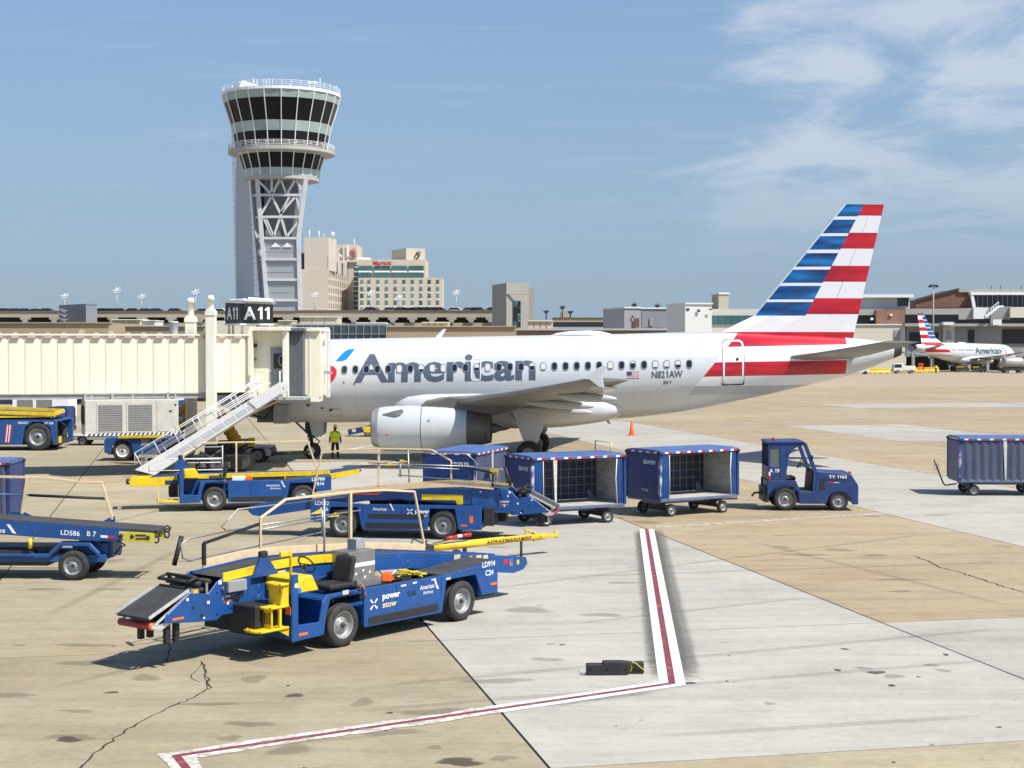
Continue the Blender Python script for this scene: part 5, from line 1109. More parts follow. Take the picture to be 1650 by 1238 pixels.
    if bar:
        m = MB(); m.tube([(h-.1,w-.1,2.1),(h-.1,w-.1,2.50),(h-.1,-w+.7,2.50),(h-.1,-w+.7,2.1)], .022, 6); m.build('roof_rail', M['cream_rail'], t)
    return t
cart('open baggage cart hitched to the blue tractor, bare alloy inside', (5.72, 51.5), 33, 'open', 'BB4189', 'TUG')
cart('open baggage cart, second behind the tractor, folded white post inside', (1.70, 48.72), 27, 'open', 'BB4195', None, True, post=True)
cart('closed baggage cart at the tail of the train, marked BB3515', (-1.5, 51.1), 72, 'closed', 'BB3515', '15')
cart('closed baggage cart cut by the right edge, its tongue raised', (18.35, 58.0), -2, 'closed', None, None, False, 'up')
cart('blue baggage cart cut by the left edge behind the loader', (-16.6, 46.2), 4, 'closed')

def tractor(label, loc, rz):
    t = thing('baggage_tractor', label, 'baggage tractor', loc, rz); W = 1.5; B = M['tugblue']
    m = MB()
    for y0, y1 in ((0, .05), (W-.05, W)):
        m.prism([(-.63,.62),(-.63,1.02),(-.50,1.04),(.10,1.04),(.30,.96),(.42,.62),(.46,.24),(1.35,.24),(1.42,.50),(1.55,.66),(1.8,.72),(2.05,.62),(2.2,.42),(2.28,.22),(2.45,.22),(2.45,.84),(2.22,1.22),(1.06,1.30),(.98,.62),(.55,.60),(.42,.98),(.10,1.05),(-.60,1.05),(-.62,.80),(-.35,.86),(.0,.84),(.30,.76)], 'y', y0, y1) if False else None
        m.prism([(-.63,.42),(-.50,.66),(-.30,.82),(0,.87),(.28,.80),(.42,.62),(.47,.24),(1.38,.24),(1.44,.46),(1.58,.62),(1.8,.68),(2.02,.62),(2.18,.44),(2.24,.22),(2.45,.22),(2.45,.86),(2.22,1.22),(1.06,1.32),(.98,.66),(.52,.64),(.34,1.02),(-.63,1.04)], 'y', y0, y1)
    m.box(1.04, 2.2, .05, W-.05, .55, 1.28); m.box(-.6, .40, .30, W-.30, .45, 1.0); m.box(.40, 1.4, .05, W-.05, .26, .60); m.prism([(2.2,1.22),(2.44,.86),(2.44,.24),(2.3,.24),(2.2,.6)], 'y', .05, W-.05)
    body = m.build('body', B, t, bev=.015)
    m = MB(); m.prism([(1.05,1.335),(2.22,1.24),(2.22,1.21),(1.05,1.30)], 'y', .0, W); m.build('bonnet', B, t, bev=.02)
    m = MB()
    for y0, y1 in ((0.01, .06), (W-.06, W-.01)):
        m.box(-.60, -.52, y0, y1, 1.04, 2.3); m.box(-.22, .03, y0, y1, 1.04, 2.3); m.box(-.52, -.22, y0, y1, 1.04, 1.50); m.box(-.52, -.22, y0, y1, 2.12, 2.3)
        m.prism([(.56,2.30),(.70,2.30),(1.08,1.30),(1.02,.66),(.90,.66),(.93,1.30)], 'y', y0, y1)
        m.prism([(.03,2.30),(.60,2.30),(.60,2.22),(.40,2.18),(.22,2.06),(.10,1.86),(.06,1.55),(.03,1.3)], 'y', y0, y1)
    m.box(-.60, -.54, .06, W-.06, 1.04, 1.5); m.bar((.63,.05,2.28),(.63,W-.05,2.28), .06)
    m.build('cab_frame', B, t, bev=.01)
    m = MB(); m.prism([(-.64,2.28),(-.62,2.36),(.58,2.37),(.68,2.29)], 'y', -.03, W+.03); m.build('cab_roof', M['navy'], t, bev=.02)
    G = mat('tinted_pane', (.10, .13, .12), .08, spec=.6)
    m = MB(); m.box(-.52, -.22, .03, .04, 1.50, 2.12); m.box(-.52, -.22, W-.04, W-.03, 1.5, 2.12); m.build('quarter_window', G, t)
    m = MB(); m.box(-.58, -.30, .15, W-.15, 1.05, 1.16); m.box(-.1, .40, .35, W-.35, 1.0, 1.14); m.prism([(-.18,1.1),(-.02,1.1),(-.10,1.62),(-.20,1.62)], 'y', .35, W-.35); m.build('driver_seat', M['black'], t, bev=.05, seg=2)
    m = MB(); m.prism([(.85,.62),(1.04,.62),(1.04,1.36),(.92,1.42)], 'y', .1, W-.1); m.prism([(.40,.62),(1.0,.62),(.95,.68),(.40,.68)], 'y', .06, W-.06); m.build('dashboard', M['black'], t, bev=.02)
    m = MB(); m.tube([(.62+.10*math.cos(a), .75+.2*math.sin(a), 1.58+.17*math.cos(a)) for a in (math.pi*2*i/18 for i in range(18))], .018, 6, closed=True); m.tube([(.62,.75,1.58),(.95,.75,1.3)], .025, 6); m.tube([(.62,.55,1.58),(.62,.95,1.58)], .014, 6); m.build('steering_wheel', M['black'], t)
    vwheel(t, 0, .16, .395, .26, -1, 'rim', 1); vwheel(t, 0, W-.16, .395, .26, 1, 'rim', 1); vwheel(t, 1.8, .14, .325, .2, -1, 'grey', 0); vwheel(t, 1.8, W-.14, .325, .2, 1, 'grey', 0)
    m = MB(); m.box(-.72, -.55, .1, W-.1, .28, .78); m.box(-.78,-.68,.5,1.0,.5,.72); m.tube([(-.75,.75,.55),(-.95,.75,.55),(-1.05,.75,.42)], .04, 6); m.build('hitch', M['darkmetal'], t, bev=.02)
    m = MB(); m.box(1.14, 1.32, -.012, 0, .72, 1.0); m.build('vent_grille', M['blacklett'], t)
    m = MB(); m.lathe([(.06,2.37),(.06,2.43),(.04,2.47),(.002,2.47)], (-.35,.4,0), 'z', 12); m.build('beacon', mat('red_beacon', (.5,.03,.02), .2), t)
    m = MB(); m.lathe([(.055,1.24),(.055,1.30),(.04,1.34),(.002,1.34)], (2.18,.12,0), 'z', 12); m.build('marker_lamp', mat('red_beacon', (.5,.03,.02), .2), t)
    write(t, 'A 19', (-.56, 0.008, 1.30), (1,0,0), (0,0,1), .13, M['lett'], .34, .02, .006)
    write(t, 'TY 1163', (1.45, -.002, 1.11), (1,0,0), (0,0,1), .10, M['lett'], .60, .03, .006); write(t, 'CHARLATTE', (1.18, -.002, 1.02), (1,0,0), (0,0,1), .07, M['blacklett'], .85, .03, .004)
    for x0, x1, z, h, mm in ((-.58,-.52,1.04,.16,M['red']),(-.58,-.52,1.2,.12,M['lett']),(1.42,1.62,.965,.03,M['red']),(1.62,1.80,.955,.02,M['lett'])):
        m = MB(); m.add([(x0,-.006,z),(x1,-.006,z),(x1,-.006,z+h),(x0,-.006,z+h)], [(0,1,2,3)]); m.build('reflector', mm, t)
    m = MB(); m.bar((.80,-.02,1.75),(.86,-.12,1.80),.02); m.box(.84,.88,-.2,-.08,1.72,1.9); m.build('mirror', M['black'], t)
    return t
tractor('blue cabbed baggage tractor pulling the train of carts', (9.27, 52.0, 0), -1)

# tow bar on the ground behind the nearest loader
a, b = gnd(893, 862, .50), gnd(668, 886, .50); d = (a-b).normalized()
t = thing('tow_bar', 'long yellow aircraft tow bar lying behind the nearest loader', 'tow bar', (b.x, b.y, 0), math.degrees(math.atan2(d.y, d.x))); Ln = (a-b).length
YB = mat('scuffed_yellow_paint', (0.78, 0.52, 0.02), .45, var=.12, scale=3, dirt=.5, dirtcol=(.45,.17,.03))
m = MB(); m.tube([(.3,0,.5),(Ln*.62,0,.5),(Ln*.62+.01,0,.5),(Ln-.35,0,.5)], [.10,.10,.085,.085], 14); m.build('tube', YB, t)
m = MB(); m.prism([(Ln-.55,-.12),(Ln-.1,-.14),(Ln+.08,-.06),(Ln+.08,.06),(Ln-.1,.14),(Ln-.55,.12)], 'z', .46, .54); m.bar((Ln-.5,.1,.54),(Ln-.95,.15,.72),.05); m.tube([(Ln+.06,0,.42),(Ln+.06,0,.62)], .05, 8); m.build('tow_eye', YB, t, bev=.01)
m = MB(); m.box(.0,.5,-.16,.16,.40,.60); m.tube([(.1,-.25,.45),(.1,.25,.45)], .05, 8); m.bar((.5,-.1,.62),(1.4,-.06,.72),.03); m.tube([(Ln-.75,0,.4),(Ln-.75,0,.62)],.04,8); m.build('head', M['darkmetal'], t, bev=.01)
m = MB(); m.tube([(.9,-.12,.72),(1.25,-.12,.74)], .045, 8); m.tube([(1.4,-.12,.745),(1.7,-.12,.76)], .05, 8); m.build('grip', M['red'], t); m = MB(); m.tube([(1.25,-.12,.74),(1.4,-.12,.745)], .046, 8); m.build('grip', M['white'], t)
m = MB(); m.tube([(-.2,0,.45),(.1,.2,.75),(.5,.1,.55),(.2,-.2,.7),(-.1,-.1,.5),(.4,.0,.7)], .02, 6); m.build('hose', M['black'], t)
for sy in (-1, 1): vwheel(t, 1.6, sy*.35, .17, .1, sy, 'rim')
m = MB(); m.tube([(1.6,-.35,.17),(1.6,.35,.17)], .03, 6); m.bar((1.6,0,.17),(1.6,0,.45),.08); m.tube([(Ln*.75,0,.0),(Ln*.75,0,.45)],.035,6); m.build('axle', M['darkmetal'], t)
write(t, 'A319/A320/A321/B757', (Ln*.48, -.098, .46), (1,0,0), (0,.15,1), .09, M['blacklett'], 1.55, .02, .012)
m = MB(); m.tube([(Ln*.78,0,.58),(Ln*.78,0,.80),(Ln*.87,0,.80),(Ln*.87,0,.58)], .01, 5); m.build('lift_hoop', M['steel'], t)

# rubber chock blocks lying in the foreground
p = gnd(945, 1089); q_ = gnd(1040, 1086); t = thing('chock_block', 'black rubber chock block with a yellow cord lying inside the painted corner', 'chock', (p.x, p.y, 0), 1.5)
m = MB(); m.prism([(0,0),(.70,0),(.70,.06),(.74,.06),(.74,.22),(.60,.235),(.28,.235),(.28,.19),(0,.19)], 'y', 0, .16); bk = m.build('block', M['black'], t, bev=.012)
m = MB(); m.box(.70, .99, .10, .24, 0, .20); m.build('rear_block', M['black'], t, bev=.015)
m = MB()
for x in (.06, .35, .66): m.lathe([(.022,-.003),(.002,-.003)], (x, 0, .10), 'y', 10)
m.build('bolt_hole', mat('hole_black', (.004,.004,.004), .9), bk)
m = MB(); m.tube([(.0,.02,.03),(-.05,.0,.03),(-.12,-.01,.045),(-.13,-.01,.09),(-.10,-.01,.105)], .007, 5); m.build('hook', M['steel'], t)
m = MB(); m.tube([(.78,.0,.235),(.84,.05,.20),(.95,.08,.10),(1.0,.1,.06)], .009, 5); m.tube([(.74,.02,.05),(.78,.06,.12),(.75,.04,.17),(.80,.05,.21),(.77,.03,.235)], .008, 5); m.build('cord', YC, t)

# traffic cone
p = gnd(1018, 702); t = thing('traffic_cone', 'orange traffic cone standing beyond the aft fuselage', 'cone', (p.x, p.y, 0), 10)
m = MB(); m.lathe([(.17,.04),(.165,.06),(.045,.88),(.035,.90),(.002,.90)], (0,0,0), 'z', 20); m.build('cone_body', M['orange'], t); m = MB(); m.box(-.24,.24,-.24,.24,0,.045); m.build('base', M['orange'], t, bev=.01); m = MB(); m.lathe([(.121,.38),(.098,.54)], (0,0,.002), 'z', 20); m.build('collar', mat('faded_orange_collar', (.8,.25,.08), .4), t)
# ================================================================== jet bridge and what stands under it
CREAM = mat('cream_wall_paint', (0.86, 0.80, 0.62), .5, var=.04, scale=1.2, dirt=.22, dirtcol=(.42,.36,.22), stretch=(1.5,1.5,.25))
CREAM2 = mat('pale_cream_paint', (0.84, 0.81, 0.66), .5, var=.06, scale=2, dirt=.25, dirtcol=(.4,.34,.22), stretch=(1.5,1.5,.3))
BEAM = mat('beam_grey_paint', (0.40, 0.41, 0.40), .5, var=.1, scale=2, dirt=.3)
SLATE = mat('slate_slat', (0.10, 0.115, 0.135), .5, var=.1, scale=1.5, dirt=.25, dirtcol=(.18,.18,.17))
BELL = mat('bellows_fabric', (0.66, 0.65, 0.61), .8, var=.15, scale=3, dirt=.3, dirtcol=(.3,.28,.24))
YB0 = 69.5
TA = R(13.7)                                 # the tunnel swings away from us towards the airliner
jb = thing('jet_bridge', 'cream corrugated jet bridge running in from the left to the airliner door', 'jet bridge', at(300, 640, 71).xy.to_3d())
jo = Vector(jb.location)
def J(px, py, Y): return at(px, py, Y) - jo
_q = at(165, 600, 65.8); ORG = Vector((_q.x, 65.8, 0)) - jo
ca_, sa_ = math.cos(TA), math.sin(TA)
def tun_x(px):                               # distance along the tunnel face for a picture column
    a = (px-825)/F; ox, oy = ORG.x+jo.x, ORG.y+jo.y; return (a*oy - ox)/(ca_ - a*sa_)
x0, x1 = tun_x(-95), tun_x(402); zb = 3.56; zt = 6.02; yf = 0.0
m = MB(); m.box(x0, x1, .08, 2.75, zb+.02, zt-.02); tn = m.build('tunnel', CREAM, jb, loc=(ORG.x, ORG.y, 0)); tn.rotation_euler = (0, 0, TA)
m = MB(); w = .66; m.prism([(0,.07),(0,0),(.03,0),(.07,-.024),(.59,-.024),(.63,0),(w-.004,0),(w-.004,.07)], 'z', zb, zt); pn = m.build('wall_panel', CREAM, tn); pn.location = (x0, yf, 0)
n = int((x1-x0)/w)
for k in range(1, n): inst(pn, tn, (x0+k*w, yf, 0))
m = MB(); m.box(x0, x1, -.10, 2.85, zt, zt+.07); m.build('tunnel_roof', CREAM2, tn, bev=.01)
br = None
for k in range(n):
    if br is None: m = MB(); m.box(-.16, .16, -.13, .02, -.10, .02); m.prism([(-.13,.02),(.13,.02),(.07,.14),(-.07,.14)], 'y', -.05, .05); br = m.build('roof_bracket', mat('rust_stained_cream', (.55,.47,.36), .6, var=.2, scale=5, dirt=.5, dirtcol=(.25,.17,.11)), tn); br.location = (x0+w*.5, -.02, zt)
    else: inst(br, tn, (x0+w*(k+.5), -.02, zt))
for px in (132, 180): m = MB(); m.lathe([(.16,-.08),(.16,.08),(.02,.1)], (tun_x(px), .2, zt+.12), 'y', 14); m.build('roof_roller', CREAM2, tn)
m = MB(); m.box(x0, tun_x(330), .02, .18, zb-.24, zb); m.box(x0, tun_x(330), -.04, .02, zb-.05, zb); m.build('under_beam', BEAM, tn)
m = MB(); m.box(x0, x1, .3, 2.5, zb-.14, zb+.02); m.build('under_floor', M['darkmetal'], tn)
for px in (137, 181, 270): m = MB(); x = tun_x(px); m.box(x-.05, x+.05, -.06, .2, zb-.34, zb+.02); m.build('beam_bracket', BEAM, tn)
# lift columns
def column(px0, px1, Y, ytop, ysh, ycap, ybot):
    a, b = J(px0, 600, Y), J(px1, 600, Y); c = (a.x+b.x)/2; w_ = (b.x-a.x)/2; y = a.y
    z = lambda v: J(0, v, Y).z
    m = MB(); m.box(c-w_, c+w_, y, y+.5, z(ybot), z(ysh)); m.prism([(c-w_*1.12,z(ysh)),(c+w_*1.12,z(ysh)),(c+w_*1.12,z(ysh-6)),(c+w_*.7,z(ysh-11)),(c-w_*.7,z(ysh-11)),(c-w_*1.12,z(ysh-6))], 'y', y-.03, y+.53)
    col = m.build('lift_column', CREAM2, jb, bev=.02)
    m = MB(); m.lathe([(w_*.66,z(ysh-10)),(w_*.66,z(ycap+8)),(w_*.76,z(ycap+8)),(w_*.76,z(ycap+3)),(w_*.62,z(ycap+3)),(w_*.62,z(ycap)),(.01,z(ycap))], (c, y+.25, 0), 'z', 14); m.build('column_cap', CREAM2, col)
column(331, 346, 66.45, 480, 509, 476, 715); column(298, 314, 70.2, 480, 520, 480, 715)
m = MB(); p = J(338, 740, 66.4); m.box(p.x-1.0, p.x+1.4, p.y, p.y+3.4, .25, .75); m.box(p.x-.25, p.x+.25, p.y+.1, p.y+.6, .7, 1.3); m.box(p.x-.25, p.x+.25, p.y+3.0, p.y+3.5, .7, 1.3); bg_ = m.build('drive_carriage', M['darkmetal'], jb, bev=.03)
for dy in (-.05, 3.5):
    for dx in (.35,): vwheel(jb, p.x+dx, p.y+dy, .5, .35, -1, 'grey')
m = MB()
for k in range(4): m.box(p.x-.9+.5*k, p.x-.9+.5*k+.3, p.y-.12, p.y, .35, .6)
m.tube([(p.x-.4,p.y-.1,1.0),(p.x+.1,p.y-.2,.8),(p.x+.5,p.y-.1,1.1)], .06, 6); m.build('hydraulic_unit', M['steel'], bg_)
# cab
def jbox(name, px0, px1, py0, py1, Y, depth, mt, par=jb, bev=.01):
    a, b = J(px0, py0, Y), J(px1, py1, Y); m = MB(); m.box(a.x, b.x, a.y, a.y+depth, b.z, a.z); return m.build(name, mt, par, bev=bev)
cab = jbox('cab', 405, 463, 533, 640, 68.0, 5.0, CREAM)
jbox('cab_roof', 402, 464, 527, 533, 67.3, 5.7, CREAM2); jbox('cab_floor', 400, 490, 640, 645, 67.2, 6.3, BEAM)
jbox('cab_corner', 455, 463.5, 533, 640, 67.5, .5, CREAM2); jbox('cab_corner', 399, 406, 531, 640, 67.2, .5, CREAM)
m = MB(); a = J(418, 533, 67.3); b = J(463, 556, 67.3); m.prism([(a.x, a.z), (b.x, a.z), (b.x, b.z), (a.x+.5, a.z-.15)], 'y', a.y+.02, a.y+.1)
dk = jbox('cab_door', 436, 461, 561, 634, 67.95, .1, M['grey'])
jbox('door_window', 441, 454, 570, 594, 67.92, .02, M['glass'], dk, 0); jbox('door_head', 434.5, 462.5, 559.5, 561, 67.9, .1, BEAM, dk, 0)
m = MB(); p = J(455.5, 581, 67.8); m.tube([(p.x+.17*math.cos(t), p.y, p.z+.24*math.sin(t)) for t in (2*math.pi*i/16 for i in range(16))], .035, 6, closed=True); m.build('hose_reel', M['grey'], cab)
m = MB(); p = J(411.5, 557, 67.9); m.lathe([(.09,.04),(.09,-.06),(.06,-.1),(.01,-.1)], p, 'y', 12); m.build('wall_lamp', M['darkmetal'], cab)
jbox('wall_notice', 408.5, 413.5, 577, 581, 67.98, .02, M['grey'], cab, 0)
jbox('slat_curtain_core', 463.5, 489, 533, 638, 68.6, 4.3, SLATE)
a = J(463.5, 533, 68.5); b = J(489, 638, 68.5); ns = 11; wd = (b.x-a.x)/ns; m = MB(); m.box(0, wd-.012, -.03, .03, b.z, a.z); s0 = m.build('curtain_slat', SLATE, jb); s0.location = (a.x, a.y, 0)
for k in range(1, ns): inst(s0, jb, (a.x+k*wd, a.y, 0))
jbox('curtain_head', 458, 490, 528.5, 533.5, 68.2, 4.6, SLATE); jbox('curtain_sill', 463.5, 492, 637, 642, 68.4, 4.4, M['darkmetal'])
a, b = J(489.5,532,69.2), J(517,640,69.2); rx_ = J(524,600,72.8).x; m = MB(); m.prism([(a.x,a.y),(b.x,b.y),(rx_,72.8-jo.y),(a.x,72.8-jo.y)], 'z', b.z, a.z); m.build('cab_front', CREAM, jb, bev=.01); jbox('cab_front_foot', 500, 514, 640, 648, 69.2, 1.5, CREAM2)
jbox('cab_rib', 498, 500, 535, 639, 69.17, .03, CREAM2); jbox('cab_front_cap', 489, 516, 530, 534, 69.05, 3.4, CREAM2)
# bellows that closes on the skin
for k in range(6):
    a = J(488, 532, 72.9); b = J(517.5, 641, 69.2); y0 = 72.75-jo.y + k*.26
    m = MB(); ex = .10 if k % 2 else .0; X0, X1 = J(470,600,72.9).x, J(524,600,72.8).x+.08+ex-.02*k; Zt, Zb = J(0,531,69.2).z+.05+ex-.02*k, J(0,641,69.2).z-.05-ex
    m.box(X0, X1, y0, y0+.22, Zt-.16, Zt); m.box(X1-.16, X1, y0, y0+.22, Zb, Zt-.16); m.box(X0, X1-.16, y0, y0+.22, Zb, Zb+.14); m.build('bellows_fold', BELL, jb, bev=.03)
m = MB(); p = J(522, 560, 71); q = J(528, 598, 72.2); m.bar((q.x-.3,q.y-.6,q.z), (q.x+.15,q.y+.2,q.z-.1), .12); m.build('spring_arm', M['grey'], jb); m = MB(); p = J(516, 545, 70.8); m.tube([(p.x,p.y,p.z-.35),(p.x,p.y,p.z+.4)], .2, 12); m.build('canopy_motor', M['white'], jb)
# boarding platform with rails, hanging box
m = MB(); W_ = []
za, zm, zl_ = J(0, 598, 67.1).z, J(0, 618, 67.1).z, J(0, 640, 67.1).z
for px in (405, 415, 451, 462.5): p = J(px, 640, 67.1); m.tube([(p.x, p.y, zl_), (p.x, p.y, za)], .03, 6)
for z in (za, zm): a, b = J(451, 0, 67.1), J(462.5, 0, 67.1); m.tube([(a.x,a.y,z),(b.x,b.y,z)], .025, 6); a, b = J(405, 0, 67.1), J(434, 0, 67.1); m.tube([(a.x,a.y,z),(b.x,b.y,z)], .02, 6)
a, b = J(463, 600, 67.1), J(451, 638, 67.1); m.tube([tuple(a), (b.x, b.y, b.z)], .02, 6); m.build('platform_rail', M['white'], jb)
jbox('hanging_cabinet', 440, 464, 652, 683, 71.5, 1.0, M['grey'], jb, .02); jbox('hanging_panel', 414, 440, 648, 681, 72.2, .8, mat('brown_grey_panel', (.16,.15,.13), .6, var=.15, scale=2), jb, .02)
m = MB(); a = J(405, 660, 71.5); m.tube([(a.x-.3,a.y,a.z+.5),(a.x,a.y,a.z-.2),(a.x+.6,a.y,a.z-.45),(a.x+1.0,a.y,a.z+.1),(a.x+1.1,a.y,a.z+.6)], .05, 6); m.build('power_cable', M['black'], jb)
m = MB(); a, b = J(404, 668, 68.7), J(458, 641, 68.7); m.tube([tuple(a), tuple(b)], .05, 6); m.build('stair_link', M['cream_rail'], jb)
# gate sign on the roof
g = thing('gate_sign', 'black two sided gate sign reading A11 above the jet bridge', 'sign', at(400, 540, 70.5)); go = Vector(g.location)
def Gp(px, py, Y): return at(px, py, Y) - go
a, b, c = Gp(363, 489, 71.2), Gp(387, 488, 69.9), Gp(440, 490, 70.6); zt_, zb_ = Gp(0, 486.5, 70).z, Gp(0, 521.5, 70).z
d = a + (c-b)
m = MB(); m.prism([(a.x,a.y),(b.x,b.y),(c.x,c.y),(d.x,d.y)], 'z', zb_, zt_); sp = m.build('sign_box', mat('sign_black', (.015,.015,.017), .4), g)
m = MB()
for z in (zt_, zb_-.07): m.prism([(a.x-.03,a.y),(b.x,b.y-.03),(c.x+.03,c.y),(d.x,d.y+.03)], 'z', z, z+.07)
m.build('sign_trim', M['white'], sp)
xd = (c-b); xd.z = 0; L_ = xd.length; xd.normalize(); write(sp, 'A11', (b.x+xd.x*.16*1, b.y+xd.y*.16, zb_+.20), xd, (0,0,1), .56, M['lett'], 1.22, .03, .012)
xd = (b-a); xd.z = 0; L_ = xd.length; xd.normalize(); write(sp, 'A11', (a.x+xd.x*.2, a.y+xd.y*.2, zb_+.20), xd, (0,0,1), .56, M['lett'], L_*.72, .02, .012)
m = MB()
for px, Y in ((368,71.2),(374.5,71.3),(389,70.1),(425,70.8),(432,70.8)): p = Gp(px, 520, Y); q = Gp(px, 542, Y); m.tube([(p.x,p.y+.15,p.z),(p.x,p.y+.15,q.z)], .06, 6)
m.build('sign_post', CREAM2, g)
m = MB(); p, q = Gp(354,486,69.8), Gp(444,489,69.8); m.bar(p, q, .1); m.build('lamp_arm', M['grey'], g)
m = MB(); p, q = Gp(399.5,482,69.7), Gp(439,484.5,69.7); m.bar(p, q, .28, .16); m.build('sign_lamp', M['white'], g, bev=.03); m = MB(); p, q = Gp(372,484.5,70.2), Gp(396,483.5,69.8); m.bar(p, q, .25, .12); m.build('sign_lamp', M['white'], g, bev=.03)
# stairs from the apron to the platform
s = thing('service_stairs', 'white metal service stairs climbing from the apron to the jet bridge cab', 'stairs', gnd(238, 770)); so = Vector(s.location)
YS = so.y
def S(px, py, Y=None): return at(px, py, Y or YS) - so
A0, A1, B1, B0 = S(217, 757.5), S(452, 615), S(456, 632), S(249, 766)
PAN = mat('pale_grey_panel', (.55,.58,.60), .45, var=.05, scale=2, dirt=.2)
for y in (0.0, 1.15):
    m = MB(); m.prism([(A0.x,A0.z),(A1.x,A1.z),(B1.x,B1.z),(B0.x,B0.z)], 'y', y, y+.06); st_ = m.build('stringer', M['white'], s, bev=.01)
    if y == 0:
        for k in range(8):
            t0, t1 = .17+k*.083, .17+(k+1)*.083-.012; lo = lambda t: B0.lerp(B1, t); hi = lambda t: A0.lerp(A1, t)
            q = [lo(t0).lerp(hi(t0), .2), lo(t1).lerp(hi(t1), .2), lo(t1).lerp(hi(t1), .62), lo(t0).lerp(hi(t0), .62)]
            m = MB(); m.prism([(v.x, v.z) for v in q], 'y', -.012, .0); m.build('stringer_panel', PAN, st_)
        q = [A0.lerp(A1,.78), A1, B1, B0.lerp(B1,.80)]; m = MB(); m.prism([(v.x, v.z) for v in q], 'y', -.05, -.015); m.build('stringer_plate', M['white'], st_)
m = MB(); m.box(-.03, .27, .06, 1.15, -.02, .03); s0 = m.build('tread', M['steel'], s); N_ = 21
for k in range(N_):
    p = A0.lerp(A1, (k+1)/(N_+1)); 
    if k == 0: s0.location = (p.x, 0, p.z-.12)
    else: inst(s0, s, (p.x, 0, p.z-.12))
for y in (.0, 1.2):
    m = MB(); up = Vector((0,0,.72)); mid = Vector((0,0,.40)); e0 = A0.lerp(A1,-.01); e1 = A0.lerp(A1,.86)
    P = lambda t, o: (lambda v: (v.x, y+.03, v.z+o.z))(A0.lerp(A1, t))
    m.tube([P(.0,Vector((0,0,.22))), P(.0,up), P(.86,up)], .022, 6); m.tube([P(.0,mid), P(.86,mid)], .018, 6); m.tube([P(.0,Vector((0,0,.22))), P(.80,Vector((0,0,.22)))], .018, 6)
    for k in range(7): m.tube([P(.02+.13*k+.03,Vector((0,0,-.05))), P(.02+.13*k-.02,up)], .018, 6)
    m.build('stair_rail', M['white'], s)
for y in (.15, 1.05): vwheel(s, .05, y, .16, .1, -1, 'grey')
m = MB(); m.box(-.6, 1.6, .1, 1.1, .12, .20); m.box(-.35,.0,.2,1.0,.2,.55); m.build('stair_base', M['darkmetal'], s)
# conditioned-air unit hung under the tunnel
p = at(137, 703, 64.9); ac = thing('air_conditioning_unit', 'grey air conditioning unit with two round fans hung under the jet bridge', 'air conditioner', (p.x, p.y, p.z), 0); ac.rotation_euler = (0,0,R(20))
GP = mat('warm_grey_panel', (.56,.53,.47), .5, var=.05, scale=2, dirt=.2); GRL = mat('louvre_grey', (.20,.195,.18), .55, var=.1, scale=3)
Lx = 3.9; Hz = 1.52
m = MB(); m.box(0, Lx, 0, 1.9, 0, Hz); bx = m.build('casing', GP, ac, bev=.02)
for x in (.48, 1.72):
    m = MB(); m.box(x, x+1.13, -.02, -.001, .14, Hz-.12); fr = m.build('louvre_frame', GP, ac); m = MB()
    m.box(x+.07, x+1.06, -.03, -.021, .2, Hz-.24)
    for k in range(12): z = .22+k*.092; m.prism([(-.045,z),(-.03,z),(-.03,z+.07)], 'x', x+.08, x+1.05)
    m.build('louvre', GRL, fr)
m = MB(); m.box(2.98, Lx-.12, -.02, -.001, .14, Hz-.08); dr = m.build('service_door', GP, ac, bev=.005); m = MB(); m.box(3.5, 3.62, -.04, -.02, .98, 1.04); m.box(Lx-.16,Lx-.10,-.05,-.02,1.25,1.32); m.box(Lx-.16,Lx-.10,-.05,-.02,.25,.32); m.build('latch', M['black'], dr)
for y in (.5, 1.40):
    m = MB(); m.lathe([(.44,-.02),(.40,-.03),(.40,.0),(.12,.0),(.10,-.02),(.01,-.02)], (0, y, .86), 'x', 24); m.build('fan_grille', M['blacklett'], ac)
m = MB(); m.box(0, Lx, -.03, -.005, .0, .10); hz = m.build('hazard_strip', M['white'], ac); m = MB()
for k in range(22): x = .1+k*.185; m.prism([(x,.0),(x+.09,0),(x+.16,.10),(x+.07,.10)], 'y', -.036, -.031)
m.build('hazard_stripe', M['blacklett'], hz)
m = MB(); z_ = 3.45 - p.z
for x in (.3, 2.0, 3.8): m.bar((x,.2,Hz-.02), (x,.2,z_+.05), .08); m.bar((x,1.6,Hz-.02), (x,1.6,z_+.05), .08)
m.build('hanger', BEAM, ac)
# duct hoses
HOSE = mat('amber_hose_fabric', (.55,.27,.02), .7, var=.25, scale=3, dirt=.35, dirtcol=(.2,.1,.03))
def hose(label, pts, r):
    P = [Vector(p) for p in pts]; Q = []; rr = []
    for a, b in zip(P, P[1:]):
        n = max(2, int((b-a).length/.06))
        for k in range(n): Q.append(a.lerp(b, k/n)); rr.append(r*(1.08 if len(Q) % 4 < 2 else .93))
    Q.append(P[-1]); rr.append(r); base = Vector((P[-1].x, P[-1].y, 0))
    h = thing('air_hose', label, 'hose', base, 0, 'amber ducting hoses'); m = MB(); m.tube([q-base for q in Q], rr, 12); m.build('duct', HOSE, h)
    m = MB(); m.tube([P[-1]-base-(P[-1]-P[-2]).normalized()*.0, P[-1]-base+(P[-1]-P[-2]).normalized()*.18], r*1.12, 12); m.build('coupling', M['darkmetal'], h)
hose('amber ribbed hose dropping to the apron right of the stairs', [at(352,664,70.5), at(363,684,70.5), at(376,704,70.3), at(389,722,70.2)], .27)
hose('amber ribbed hose looped under the jet bridge behind the stair rails', [at(308,650,71), at(296,662,71.5), at(312,678,71.2), at(290,686,71.4), at(284,694,71.5)], .24)
